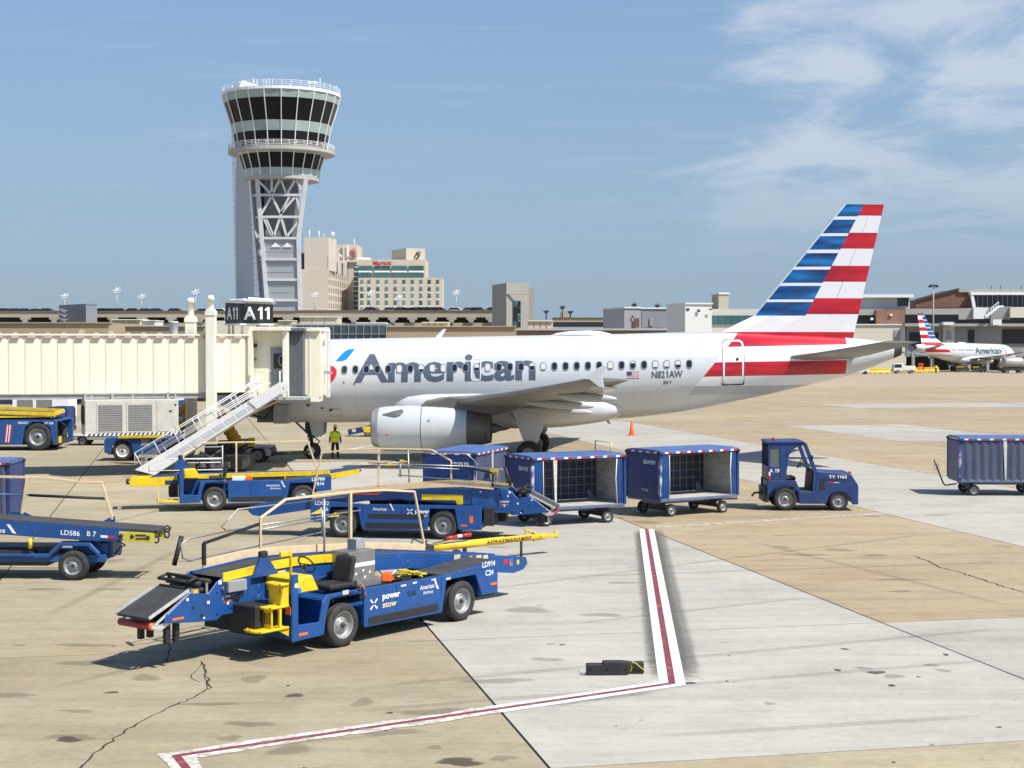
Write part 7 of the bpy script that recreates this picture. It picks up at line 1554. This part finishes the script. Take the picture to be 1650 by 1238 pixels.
# right wing
hb('wall', 577, 685.5, 418.5, 0, 622, 20, HT); hb('wall', 577.5, 712.5, 448, 0, 616, 12, HT)
a = HP(629,401,632); b = HP(654.5,400,625); c = HP(685,400.5,628); d = a + (c-b)*1.0; zt4 = b.z
m = MB(); m.prism([(a.x,a.y+8),(b.x,b.y),(c.x,c.y),(c.x-4,c.y+14)], 'z', 30, zt4); ph = m.build('penthouse', HT, ht)
m = MB(); p = HP(671,412.5,625.5); 
m.tube([(p.x-1.4,p.y+.9,p.z-2.2),(p.x-.7,p.y+.9,p.z-.3),(p.x+.2,p.y+.9,p.z+1.4),(p.x+1.5,p.y+.9,p.z+1.7),(p.x+1.0,p.y+.9,p.z-.2),(p.x-.2,p.y+.9,p.z-1.3)], .3, 6); m.build('dark_emblem', mat('emblem_black', (.02,.02,.02), .5), ht)
for x0, x1 in ((577,599.5),(603,628.5),(631,656),(658.5,683)):
    for y0, y1 in ((428.6,435.5),(440.5,447)):
        a, b = HP(x0,y0,621.5), HP(x1,y1,621.5); m = MB(); m.box(a.x, b.x, a.y-.1, a.y+.3, b.z, a.z); m.build('window_band', HG, ht)
    a, b = HP(x0,436.5,621.5), HP(x1,439.2,621.5); m = MB(); m.box(a.x, b.x, a.y-.25, a.y+.1, b.z, a.z); m.build('spandrel', WMET, ht)
a, b = HP(0,451,616), HP(0,458.3,616); m = MB(); m.box(-.66,.66,-.08,.2,-.9,.9); w0 = m.build('window', mat('hotel_window', (.11,.19,.18), .15, rnd=.55), ht); m = MB(); m.box(-.72,.72,-.10,.0,.9,1.0); wh = MB(); wh.box(-.66,.66,-.12,-.02,-1.45,-.95); ac_ = wh.build('window_grille', WMET, w0); first = True
for px in (583, 594.4, 608.8, 622.7, 636.8, 650.8, 664.4, 678, 691.7, 705):
    for py in (454.7, 466.5, 477.4, 488.5, 499.5):
        p = HP(px, py, 616)
        if first: o = w0; first = False
        else: o = inst(w0, ht); inst(ac_, o)
        o.location = (p.x, p.y, p.z)
p = HP(601, 427.5, 621.3); write(ht, 'Marriott', (p.x, p.y-.3, p.z), (1,0,0), (0,0,1), 1.75, rd, HP(630,0,621).x-p.x, .05, .05)
m = MB()
for px, h in ((497.5,11),(513,10),(521,6),(534,9),(537,8)): p = HP(px, 382, 603); m.tube([(p.x,p.y+2,p.z-.5),(p.x,p.y+2,p.z+h/4.1)], .22 if h > 7 else .1, 6)
for px, h in ((571,9),): p = HP(px, 395, 643); m.tube([(p.x,p.y,p.z-.5),(p.x,p.y,p.z+h/3.9)], .2, 6)
m.build('roof_antenna', WMET, ht)

# ---------------- parking deck
YG = 300
def deck(label, px0, px1, ytop, cols, ybeam=(503,511.5)):
    g = bld('parking_deck', label, 'parking deck', (px0+px1)/2, 557, YG, None)
    bx(g, 'parapet', px0, px1, ytop+1.5, ybeam[1], YG, .5, TAN); bx(g, 'coping', px0, px1, ytop, ytop+1.6, YG-.2, .9, mat('dark_coping', (.12,.115,.11), .7)); bx(g, 'roof_slab', px0, px1, ytop+5, ytop+7, YG+.5, 60, GCON)
    bx(g, 'back_wall', px0, px1, ybeam[1], 540, YG+14, .5, DARKO); bx(g, 'lower_parapet', px0, px1, 520.5, 545, YG+.1, .5, TAN)  # back wall coloured near-black: shade of the open level is painted in
    p0 = None; o = Vector(g.location)
    for px in cols:
        p = at(px, 511.4, YG) - o
        if p0 is None:
            m = MB(); m.box(-.45,.45,-.3,.9,-1.25,0); m.box(-.95,.95,-.45,1.0,-.45,.0); m.lathe([(.6,-.5),(.6,.3),(.01,.3)], (0,0,-.45), 'y', 12); m.lathe([(.6,-.5),(.01,-.5)], (0,0,-.45), 'y', 12); p0 = m.build('column', GCON, g); p0.location = p
        else: inst(p0, g, p)
    return g
deck('long tan parking deck with cars on its roof, seen left of the control tower', -40, 478, 501, [41+47*k for k in range(10)])
deck('tan parking deck with round column heads, in front of the hotel', 478, 806, 500, [664.5+31.5*k for k in range(-5, 5)])
CARC = [(.02,.022,.026), (.05,.05,.055), (.10,.105,.11), (.30,.31,.32), (.65,.65,.65), (.14,.02,.02), (.03,.05,.10)]
_car = {}
def far_car(px, ci, label, group, Y=YG+4, py=500.3, flip=1):
    p = at(px, py, Y); 
    cm = mat('car_paint_%s' % 'abcdefg'[ci], CARC[ci], .25, coat=.5)
    t = thing('parked_car', label, 'car', (p.x, Y, p.z-1.0), 0, group)
    if ci not in _car:
        m = MB(); m.prism([(-2.2,.3),(-2.25,.75),(-1.3,.85),(-.7,1.38),(.9,1.40),(1.7,.92),(2.2,.85),(2.2,.3)], 'y', -.85, .85); b = m.build('body', cm, t, bev=.08)
        m = MB(); m.prism([(-1.15,.88),(-.65,1.32),(.85,1.34),(1.5,.92)], 'y', -.87, .87); w_ = m.build('window', M['glass'], t)
        m = MB(); m.lathe([(.01,-.9),(.32,-.9),(.32,.9),(.01,.9)], (-1.35,0,.32), 'y', 10); wl = m.build('wheel', M['tyre'], t); wr = inst(wl, t, (2.7,0,0)); _car[ci] = (b, w_, wl, wr)
    else:
        for s_ in _car[ci]: inst(s_, t, tuple(s_.location))
for px, ci, lb in ((6,0,'black car on the parking deck roof at the left picture edge'),(23,1,'dark car on the deck roof, second from the left picture edge'),(58,3,'grey car on the deck roof nearest left of the grey stair house'),(74,0,'black car on the deck roof touching the grey stair house'),
                   (40,2,'dim grey car on the deck roof, third from the left picture edge'),(162,1,'dark car on the deck roof just right of the grey stair house'),(176,6,'navy car on the deck roof right of the grey stair house'),(191,0,'black car on the deck roof beneath the tallest white lamp post'),
                   (213,0,'black car on the deck roof between two white lamp posts'),(234,2,'dim grey car on the deck roof right of the lamp posts'),(251,1,'dark car on the deck roof midway to the bridge column'),(281,0,'black car on the deck roof left of the bridge columns'),(327,3,'grey car on the deck roof between the bridge columns'),(352,4,'white car on the deck roof left of the gate sign')):
    far_car(px, ci, lb, 'cars parked on the left deck roof')
for px, ci, lb in ((596,0,'black car on the deck roof under the hotel round emblem'),(628,3,'silver car standing tall before the middle of the hotel'),(645,1,'dark car on the deck roof right of the silver car'),(657,4,'white car on the deck roof before the hotel'),(668,2,'grey car on the deck roof before the dark hotel windows'),
                   (682,0,'black car on the deck roof before the right hotel wing'),(693,6,'navy car on the deck roof before the right hotel wing'),(705,1,'dark car on the deck roof at the right hotel corner'),(731,4,'white car on the deck roof below the lamp post right of the hotel'),(755,3,'silver car on the deck roof right of the lamp post'),(768,2,'grey car on the deck roof nearest the concrete stair tower'),(793,5,'dark red car on the deck roof at the concrete stair tower')):
    far_car(px, ci, lb, 'cars parked on the right deck roof', py=498.5)
def lamp(px, ytop, Y, label, yb=502, mt=WMET, group='lamp posts on the parking deck', hd=1.0):
    p = at(px, yb, Y); q = at(px, ytop, Y); t = thing('lamp_post', label, 'lamp post', (p.x, Y, p.z), 0, group); h = q.z-p.z
    m = MB(); m.tube([(0,0,0),(0,0,h*.8),(0,0,h)], [.16,.13,.08], 6); m.build('pole', mt, t)
    m = MB(); m.box(-.75*hd,.75*hd,-.3,.3,h*.84,h*.84+.22); m.box(-.5*hd,.5*hd,-.25,.25,h*.84-.35,h*.84); m.tube([(-.8*hd,0,h*.86),(.8*hd,0,h*.98)], .05, 5); m.build('lamp_head', mt, t)
for px, yt, lb in ((104,473,'leftmost white lamp post, behind the grey stair house'),(188,463,'tallest white lamp post on the deck left of the tower'),(228,474,'short white lamp post right of the tallest one'),(315,466,'white lamp post between the two bridge columns'),(507.5,471,'white lamp post before the blank hotel end wall'),(597,468,'white lamp post before the hotel windows'),(643,476,'thin lamp post before the right hotel wing'),(735,467,'white lamp post standing alone right of the hotel')):
    lamp(px, yt, YG+8, lb)
g = bld('stair_house', 'grey metal stair house with louvres on the parking deck', 'stair house', 125, 557, 290)
o = Vector(g.location); a, b, c = at(95,497,296)-o, at(138,493,286)-o, at(156,493,289)-o
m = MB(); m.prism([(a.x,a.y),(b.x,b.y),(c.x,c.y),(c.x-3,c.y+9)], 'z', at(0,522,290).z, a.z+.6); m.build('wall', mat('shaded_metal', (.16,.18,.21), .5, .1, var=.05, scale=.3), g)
for k in range(3): p = at(110, 501+7*k, 289)-o; m = MB(); m.prism([(p.x-1.4,p.z+.4),(p.x+.3,p.z),(p.x-.1,p.z-.5)], 'y', p.y-2.0, p.y-.2); m.build('louvre', MGREY, g)
bx(g, 'front_panel', 138.5, 155.5, 493.3, 520, 285.5, .4, LGREY)
# concrete stair tower
g = bld('stair_tower', 'square concrete stair tower with a tall glass strip right of the parking deck', 'stair tower', 826, 557, 280); o = Vector(g.location)
a, b, c, d = at(793,457,288)-o, at(816,456,278)-o, at(852,456,280)-o, at(853,0,290)-o
m = MB(); m.prism([(a.x,a.y),(b.x,b.y),(c.x,c.y),(c.x-3,c.y+12)], 'z', 0, b.z); m.build('wall', GCON, g); bx(g, 'wall', 851, 860.5, 464, 530, 281.5, 8, GCON)
for k in range(2):
    for r in range(4): bx(g, 'glass_pane', 828+5.8*k, 833.2+5.8*k, 485+11*r, 495+11*r, 278.3, .4, M['glass'] if (k+r) % 3 else HG)
m = MB(); bx(g, 'string_course', 816, 852, 474, 474.6, 277.9, .3, MGREY)
# ---------------- low terminal roofs behind the airliner
def low(label, parts, px, Y, cat='building', name='terminal_building', group=None):
    g = bld(name, label, cat, px, 557, Y, group)
    for nm, x0, x1, y0, y1, dy, dep, mt in parts: bx(g, nm, x0, x1, y0, y1, Y+dy, dep, mt)
    return g
CW_ = mat('curtain_glass', (.06,.075,.09), .12, var=.1, scale=.3, rnd=.25, spec=.6)
g = low('low terminal with a dark glass curtain wall above the airliner nose', [('wall',470,628,524,600,1,20,MGREY),('roof_edge',468,628,522.5,524.5,-.2,1,LGREY)], 550, 150)
k0 = None
for k in range(12):
    x = 476+12.2*k; bx(g, 'glass_pane', x+.5, x+11.8, 524.8, 538, 149.7, .1, CW_); bx(g, 'glass_pane', x+.5, x+11.8, 538.6, 552, 149.7, .1, CW_)
for k in range(13): bx(g, 'mullion', 475.6+12.2*k, 476.5+12.2*k, 524.5, 556, 149.6, .3, LGREY)
bx(g, 'mullion', 470, 622, 537.9, 538.7, 149.55, .1, LGREY)
low('low tan terminal wall right behind the airliner fuselage', [('wall',622,832,526.5,600,0,20,TAN2),('roof_edge',622,832,525.5,527,-.2,1,TAN),('lower_wall',832,1075,532,600,4,20,BRICK2),('roof_edge',832,1075,529.5,532.5,3.8,1,mat('grey_roof_edge',(.42,.42,.42),.6))], 720, 150)
def crate(label, x0, x1, y0, y1, Y, n=3, mt=CREAMB, nm='roof_unit'):
    g = bld(nm, label, 'roof unit', (x0+x1)/2, 557, Y, 'cream plant units on the terminal roofs'); bx(g, 'casing', x0, x1, y0, y1, Y, 4, mt)
    for k in range(1, n): x = x0+(x1-x0)*k/n; bx(g, 'seam', x-.35, x+.35, y0+.5, y1, Y-.06, .1, M['grey'])
    bx(g, 'lid', x0-.5, x1+.5, y0-.9, y0+.4, Y-.2, 4.4, CREAM2)
crate('long cream roof unit before the foot of the control tower shaft', 483, 544, 511, 525, 165, 3); crate('small cream roof unit left of the long one, below the tower', 448, 470, 517, 527, 168, 2); crate('cream roof unit at the left end of the tan terminal wall', 680, 722, 520, 528, 160, 4)
crate('cream roof unit right of the concrete stair tower', 851, 891, 517.5, 530, 170, 4); crate('cream striped unit on the roof at left above the jet bridge', 180, 226, 515.5, 526, 175, 5); crate('white roof unit right of the striped one at left', 226, 250, 517, 526, 176, 1, WALLW); crate('white flat roof unit above the dark glass curtain wall', 574, 620, 520.5, 525, 162, 1, WALLW)
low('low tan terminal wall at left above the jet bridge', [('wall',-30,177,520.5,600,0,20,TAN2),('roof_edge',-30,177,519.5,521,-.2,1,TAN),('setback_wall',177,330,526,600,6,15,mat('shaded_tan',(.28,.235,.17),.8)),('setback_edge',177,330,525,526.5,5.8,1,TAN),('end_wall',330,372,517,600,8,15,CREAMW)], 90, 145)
g = bld('roof_tank', 'small pale blue round tank on the roof left of the bridge columns', 'tank', 280, 557, 148); p = at(280, 518, 148)-Vector(g.location); m = MB(); m.lathe([(.02,p.z),(.45,p.z),(.48,p.z-.15),(.42,p.z-.2),(.42,p.z-1.6)], (0,0,0), 'z', 14); m.build('tank', mat('pale_blue_tank',(.45,.52,.58),.5), g)
# far deck, ramp and boxes to the right of the stair tower
low('far parking ramp with a dark open level right of the stair tower', [('parapet',890,976,513,519,0,1,TAN),('opening',890,976,519,527,4,1,DARKO),('coping',890,976,512,513.2,-.2,1,M['darkmetal'])], 933, 330, 'parking deck', 'parking_deck')
low('small tan plant tower far behind the parking ramp', [('wall',904,919,503,515,0,6,TAN)], 911, 360, 'plant tower', 'plant_tower')
for px, yt, lb in ((880,500,'thin dark lamp post left of the far plant tower'),(906,492,'tall dark lamp post beside the far plant tower'),(919,501,'short dark lamp post right of the far plant tower'),(1022,487,'dark mast on the grey roof boxes'),(1059,489,'thin dark mast right of the grey roof boxes'),(1000,495,'short dark mast over the grey roof boxes')): lamp(px, yt, 335, lb, 515, M['darkmetal'], 'dark lamp posts beyond the terminal', .8)
def shedbox(label, xs, xm, xe, y0, y1, Y, side, front, extra=()):
    g = bld('roof_building', label, 'building', xm, 557, Y); o = Vector(g.location)
    a, b, c = at(xs, y0, Y+7)-o, at(xm, y0, Y)-o, at(xe, y0, Y+.5)-o; a.z = b.z
    m = MB(); m.prism([(a.x,a.y),(b.x,b.y),(c.x,c.y),(c.x,c.y+9)], 'z', at(0,y1,Y).z, b.z); w_ = m.build('wall', front, g)
    m = MB(); m.prism([(a.x-.15,a.y),(b.x,b.y-.15),(c.x+.15,c.y-.15),(c.x+.15,c.y+9)], 'z', b.z, b.z+.2); m.build('roof_edge', WALLW, g)
    for nm, x0, x1, ya, yb, mt in extra: bx(g, nm, x0, x1, ya, yb, Y-.05, .12, mt)
    return g
shedbox('grey metal roof building with a brown door', 972, 1006, 1033, 497, 530, 220, MGREY, LGREY, (('door',1021,1030,513,528,BRICK),('lamp',1018,1021,509,512,M['darkmetal'])))
shedbox('plain grey metal roof building left of the white block', 1028, 1034, 1075, 498, 528, 226, MGREY, MGREY, (('door',1047,1053,512,525,LGREY),))
g = shedbox('white roof block with small wall lamps', 1074, 1104, 1147, 490.5, 536, 205, LGREY, WALLW, (('lamp',1106,1111,497,500,M['darkmetal']),('lamp',1123.5,1128,499,503,M['darkmetal']),('lamp',1143,1147,497.5,500,M['darkmetal'])))
shedbox('tan plant tower behind the white block', 1147, 1158, 1174, 474, 500, 230, GCON, TAN)
g = low('pale terminal hall with green glass left of the tail fin', [('wall',1146,1300,498,600,0,25,mat('pale_green_wall',(.56,.57,.50),.6))], 1190, 215)
for k in range(7): bx(g, 'glass_pane', 1147.5+10.5*k, 1157.3+10.5*k, 508.5, 523, 214.8, .2, HG)
# ---------------- far terminal behind the tail
YR = 358
g = low('far white roofed concourse with brown walls right of the tail fin', [('roof',1340,1472,474.5,479.5,-2,20,WALLW),('upper_wall',1340,1466,479.5,498,0,18,mat('pale_blue_wall',(.44,.48,.53),.5)),('dark_window',1447,1464,479.5,493.5,-.3,.5,M['glass']),('parapet',1340,1424,498,508,-6,5,GCON),
   ('dark_band',1340,1414,508,522,-5,5,DARKO),('brown_wall',1412,1458,499,522.5,-7,5,BRICK2),('lower_wall',1340,1460,523,612,-8,20,CREAMW),('lower_coping',1340,1460,522.3,524,-8.3,1,WALLW),('slot_window',1441,1450.5,532,551,-8.2,.3,M['grey']),('lamp',1403,1407,512,516,-8.4,.4,WMET),('lamp',1434,1438,506,509,-7.4,.4,WMET)], 1410, YR)
g = low('far concrete concourse with dark glass behind the small airliner', [('parapet',1459,1545,497.5,507,-6,8,GCON),('dark_window',1459,1545,507,521,-5,6,M['glass']),('roof',1458,1700,521.5,526,-10,20,GCON),('wall',1459,1700,526,575,-8,18,mat('mid_grey_wall',(.27,.27,.265),.7,var=.05,scale=.2)),
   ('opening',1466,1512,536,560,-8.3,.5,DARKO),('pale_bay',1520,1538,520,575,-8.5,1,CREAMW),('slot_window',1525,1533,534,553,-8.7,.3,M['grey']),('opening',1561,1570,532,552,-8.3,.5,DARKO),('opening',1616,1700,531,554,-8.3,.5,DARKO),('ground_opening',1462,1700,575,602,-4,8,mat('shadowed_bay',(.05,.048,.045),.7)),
   ('back_wall',1540,1720,497,527,-3,6,MGREY),('side_wall',1545,1570,497,515,-6,6,GCON),('white_wall',1569,1598,496,514,-7,6,WALLW),('grey_wall',1597,1628,494,515,-8,6,mat('mid_grey_wall',(.27,.27,.265),.7)),('cream_wall',1628,1700,495,512,-9,6,CREAMW),('rooftop_box',1600,1614,515,524,-12,2,WALLW),('rooftop_box',1520,1536,519,524,-12,2,WALLW)], 1560, YR)
for k in range(5): bx(g, 'pillar', 1470+30*k, 1474+30*k, 572, 602, YR-9, 1, GCON)
m = MB(); o = Vector(g.location); a, b = at(1588,511,YR-11)-o, at(1609,494,YR-11)-o; m.bar(a, b, .5); m.bar(b, at(1617,494,YR-11)-o, .4)
for k in range(6): p = a.lerp(b, k/5); m.tube([tuple(p), (p.x,p.y,p.z+1.0)], .06, 4)
m.tube([(a.x,a.y,a.z+1),(b.x,b.y,b.z+1)], .06, 4); m.build('outside_stair', WMET, g)
g = bld('terminal_hall', 'far brown terminal hall with a white framed window front at the right edge', 'building', 1560, 557, YR+4); o = Vector(g.location); P_ = lambda x, y, dy=0: at(x, y, YR+4+dy)-o
q = [P_(*p) for p in ((1476,484),(1500,479),(1545,466),(1566,470.5),(1568,496),(1476,496))]
m = MB(); m.prism([(v.x,v.z) for v in q], 'y', q[0].y, q[0].y+15); m.build('brown_wall', BRICK, g); m = MB(); e = P_(1545,466); e2 = P_(1476,484); m.bar((e2.x,e.y-.1,e2.z),(e.x,e.y-.1,e.z), .6, .5); m.build('verge', M['darkmetal'], g)
bx(g, 'roof_band', 1545, 1720, 466, 471, YR+3.5, 15, GCON); bx(g, 'fascia', 1564, 1720, 471, 475.3, YR+2, 15, WALLW); bx(g, 'hall_window', 1568, 1720, 475.3, 495, YR+4, 3, M['glass']); m = MB(); a, b = P_(1565,471,-1.5), P_(1569.5,496,-1.5); m.bar(a, b, .7); m.build('window_post', WALLW, g)
for k in range(11): bx(g, 'mullion', 1575+8*k, 1575.7+8*k, 475.5, 495, YR+3.8, .2, M['grey'])
for px in (1597, 1612, 1645): bx(g, 'roof_mast', px, px+.8, 461, 467, YR+6, .2, M['darkmetal'])
t = bld('light_mast', 'tall slim grey floodlight mast rising behind the small airliner tail', 'light mast', 1503.5, 557, 347); p = at(1503.5, 459, 347)-Vector(t.location); m = MB(); m.tube([(0,0,0),(0,0,p.z)], [.25,.12], 8); m.build('pole', M['grey'], t); m = MB(); m.box(-.8,.8,-.4,.4,p.z-.3,p.z); m.box(-1.1,-.4,-.3,.3,p.z-.6,p.z-.2); m.box(.4,1.1,-.3,.3,p.z-.6,p.z-.2); m.build('floodlight', M['darkmetal'], t)
# ---------------- the small airliner far right: same type, other side towards us
fa = thing('airliner', 'small far airliner with the same striped tail parked at the right edge', 'airliner')
hd_ = R(36); aft = Vector((-math.cos(hd_), -math.sin(hd_), 0)); mg = Vector((98.4, 332.0, 0)); fo = mg - aft*16.1; fa.location = fo; fa.rotation_euler = (0,0,math.pi+hd_)
keep = ('fuselage','tail_fin','wing','tailplane','belly_fairing','engine_nacelle','main_gear_leg','nose_gear_leg','antenna_dome')
for ch in list(air.children):
    if ch.name.split('.')[0] in keep: copy_tree(ch, fa)
    elif ch.name.split('.')[0] == 'cabin_window':
        c = inst(ch, fa); c.location.y = -c.location.y; c.scale = (1,-1,1); c.rotation_euler.x = -c.rotation_euler.x
vs2, fs2, w, ya, yb = text_geo('American', .03); cap = text_geo('H', .03)[4]
bm = bmesh.new(); pts = [(16.3-(x/w)*9.0, cz(11)-.05+y/cap*1.35) for x, y in vs2]; bv = [bm.verts.new((x,0,z)) for x, z in pts]
for f_ in fs2: bm.faces.new([bv[i] for i in f_])
z = 3.9
while z < 5.6: bmesh.ops.bisect_plane(bm, geom=bm.verts[:]+bm.edges[:]+bm.faces[:], plane_co=(0,0,z), plane_no=(0,0,1)); z += .15
for v in bm.verts: v.co.y = -surf(v.co.x, v.co.z)+.03
me = bpy.data.meshes.new('lettering'); bm.to_mesh(me); bm.free(); me.materials.append(LETG); o = bpy.data.objects.new('lettering', me); COL.objects.link(o); o.parent = fa
def stbd(name, P, mt): m = MB(); m.add([(x, -surf(x, z)+.03, z) for x, z in P], [list(range(len(P)))]); m.build(name, mt, fa, fix=False)
stbd('tail_symbol', [(5.9,cz(6)-.1),(6.3,cz(6)+.75),(5.6,cz(6)+.8),(5.3,cz(6)+.3)], bpy.data.materials['bright_red_paint']); stbd('tail_symbol', [(6.9,cz(6)+1.0),(5.9,cz(6)+1.0),(5.4,cz(6)+1.55),(6.1,cz(6)+1.55)], bpy.data.materials['bright_blue_paint'])
# ---------------- things on the far apron
YE = mat('yellow_plastic_barrier', (.75,.48,.05), .5, var=.08, scale=1)
def barrier(px, py, label, w=2.4):
    p = gnd(px, py); t = thing('barrier', label, 'barrier', (p.x, p.y, 0), random.uniform(-8, 8), 'yellow barriers by the far concourse'); m = MB(); m.prism([(-.35,0),(.35,0),(.28,.35),(.12,.6),(.1,1.05),(-.1,1.05),(-.12,.6),(-.28,.35)], 'x', -w/2, w/2); m.build('block', YE, t, bev=.04); m = MB(); m.box(-w*.3,-w*.18,-.36,.36,0,.14); m.box(w*.18,w*.3,-.36,.36,0,.14); m.build('fork_slot', M['darkmetal'], t)
for px, py, lb, w in ((1406,602.5,'leftmost yellow barrier by the far concourse',1.9),(1423,602,'long yellow barrier left of the white truck',2.8),(1478,600.5,'yellow barrier just right of the white truck',2.2),(1492,600,'yellow barrier below the far airliner tail',2.6),(1505,600.3,'yellow barrier nearest the far airliner wheel',2.0)): barrier(px, py, lb, w)
p = gnd(1484, 601); t = thing('barricade', 'orange barricade standing among the yellow barriers', 'barricade', (p.x,p.y,0), 0); m = MB(); m.bar((-.5,0,0),(-.4,0,1.9),.12); m.bar((.5,0,0),(.4,0,1.9),.12); m.build('post', M['orange'], t)
for z in (.7, 1.2, 1.7): m = MB(); m.box(-.55,.55,-.06,.06,z,z+.25); m.build('board', M['orange'], t)
p = gnd(1508, 600.5); t = thing('person', 'tiny person in lime vest by the yellow barriers under the far tail', 'person', (p.x,p.y,0)); m = MB(); m.tube([(-.1,0,0),(-.09,0,.85)], [.08,.11], 8); m.tube([(.1,0,0),(.09,0,.85)], [.08,.11], 8); m.tube([(0,0,.8),(0,0,1.45),(0,0,1.52)], [.17,.2,.07], 10); m.ell((0,0,1.64), .1, .11, .13, 10, 8); m.build('body', NAV, t); m = MB(); m.tube([(0,0,.85),(0,0,1.2),(0,0,1.48)], [.21,.22,.15], 10); m.tube([(-.2,0,1.42),(-.3,0,.95)], [.08,.05], 8); m.tube([(.2,0,1.42),(.3,0,.95)], [.08,.05], 8); m.build('vest', LIME, t)
p = gnd(1440, 602); t = thing('truck', 'white cab truck parked among yellow barriers under the tailplane', 'truck', (p.x,p.y,0), 0)
m = MB(); m.prism([(.0,.5),(.0,1.1),(.25,1.9),(.5,2.0),(1.9,2.0),(2.0,1.8),(2.0,.5)], 'y', 0, 1.9); m.build('cab', WALLW, t, bev=.06); m = MB(); m.prism([(.12,1.15),(.3,1.82),(.55,1.85),(1.6,1.85),(1.6,1.15)], 'y', -.01, 1.91); m.build('window', M['glass'], t); m = MB(); m.box(2.0,4.4,0,1.9,.6,1.5); m.build('bed', WALLW, t, bev=.04); m = MB(); m.box(-.1,4.4,.1,1.8,.35,.6); m.build('chassis', M['yellow'], t)
for x in (.8, 3.6): vwheel(t, x, .1, .36, .25, -1); vwheel(t, x, 1.8, .36, .25, 1)
p = gnd(1382, 603); far = thing('parked_car', 'small white car half hidden by the airliner tail cone', 'car', (p.x,p.y,0)); 
for s_ in _car[4]: inst(s_, far, tuple(s_.location))
p = gnd(1634, 601.5); t = thing('tank_truck', 'grey tank truck at the right edge below the far airliner nose', 'truck', (p.x,p.y,0), 4)
m = MB(); m.lathe([(.02,-1.9),(1.0,-1.85),(1.15,-1.5),(1.15,1.9),(1.0,2.2),(.02,2.25)], (0,1.2,2.1), 'x', 20); m.build('tank', mat('dull_tank_grey', (.36,.35,.34), .5, .2, var=.08, scale=1), t); m = MB(); m.box(-2.1,2.3,.1,2.2,.55,1.0); m.build('chassis', M['darkmetal'], t)
for x in (-1.4, 1.6): vwheel(t, x, .2, .45, .3, -1); vwheel(t, x, 2.1, .45, .3, 1)
for px, lb in ((1566,'dark tug with yellow rail between the far airliner wheels'),(1592,'yellow edged dolly behind the far airliner engine')):
    p = gnd(px, 600.8); t = thing('baggage_tractor', lb, 'tractor', (p.x, p.y+6, 0)); m = MB(); m.prism([(-1.3,.3),(-1.3,1.0),(.2,1.1),(.3,.9),(1.3,.85),(1.3,.3)], 'y', 0, 1.4); m.build('body', M['darkmetal'], t, bev=.03); m = MB(); m.box(-1.3,.1,-.02,1.42,1.05,1.15); m.build('guard_rail', M['yellow'], t); vwheel(t, -.8, .1, .3, .2, -1); vwheel(t, .8, .1, .3, .2, -1)
# ================================================================== pieces of a part that stand apart become parts of their own
def pieces(me, margin):
    n = len(me.vertices); par = list(range(n))
    def fd(i):
        while par[i] != i: par[i] = par[par[i]]; i = par[i]
        return i
    for e in me.edges:
        a, b = fd(e.vertices[0]), fd(e.vertices[1])
        if a != b: par[a] = b
    isl = {}
    for i in range(n): isl.setdefault(fd(i), []).append(i)
    L = list(isl.values())
    if len(L) < 2 or len(L) > 80: return None
    bb = []
    for g in L:
        xs = [me.vertices[i].co for i in g]
        bb.append(([min(c[k] for c in xs)-margin for k in range(3)], [max(c[k] for c in xs)+margin for k in range(3)]))
    m = len(L); q = list(range(m))
    def f2(i):
        while q[i] != i: q[i] = q[q[i]]; i = q[i]
        return i
    for i in range(m):
        for j in range(i+1, m):
            if all(bb[i][0][k] <= bb[j][1][k] and bb[j][0][k] <= bb[i][1][k] for k in range(3)): q[f2(i)] = f2(j)
    out = {}
    for i in range(m): out.setdefault(f2(i), []).extend(L[i])
    return list(out.values()) if len(out) > 1 else None
KEEP = {'bolt','slot','fan_grille','lettering','fan','wheel','rim','hub','tyre','cab_frame','hand_rail','stair_rail','folding_rail','flap_rail','conveyor_belt','loading_flap','crack','stain','warning_mark','engine_nacelle','exhaust_nozzle','cab_window','cabin_window'}
def split_parts():
    done = {}; made = 0
    for o in [o for o in bpy.data.objects if o.type == 'MESH' and o.parent]:
        base = o.name.split('.')[0]
        if base in KEEP or o.get('kind') == 'stuff' or len(o.data.vertices) > 4000: continue
        me = o.data
        if me.name not in done:
            pc = pieces(me, 0.03 if o.parent and abs(o.matrix_basis.translation.x) >= 0 else .03)
            if pc is None: done[me.name] = None
            else:
                lst = []
                for g in pc:
                    s_ = {v: i for i, v in enumerate(g)}; fs = [(p, [s_[v] for v in p.vertices]) for p in me.polygons if p.vertices[0] in s_]
                    m2 = bpy.data.meshes.new(me.name); m2.from_pydata([me.vertices[i].co for i in g], [], [f for _, f in fs])
                    for mt in me.materials: m2.materials.append(mt)
                    m2.polygons.foreach_set('material_index', [p.material_index for p, _ in fs]); m2.polygons.foreach_set('use_smooth', [p.use_smooth for p, _ in fs]); m2.update(); lst.append(m2)
                lst.sort(key=lambda x: -len(x.vertices)); done[me.name] = lst
        lst = done[me.name]
        if not lst: continue
        SPL.append((base, len(lst)))
        o.data = lst[0]
        for m2 in lst[1:]:
            c = o.copy(); c.data = m2; COL.objects.link(c); c.name = base; made += 1
    return made
SPL = []
split_parts()
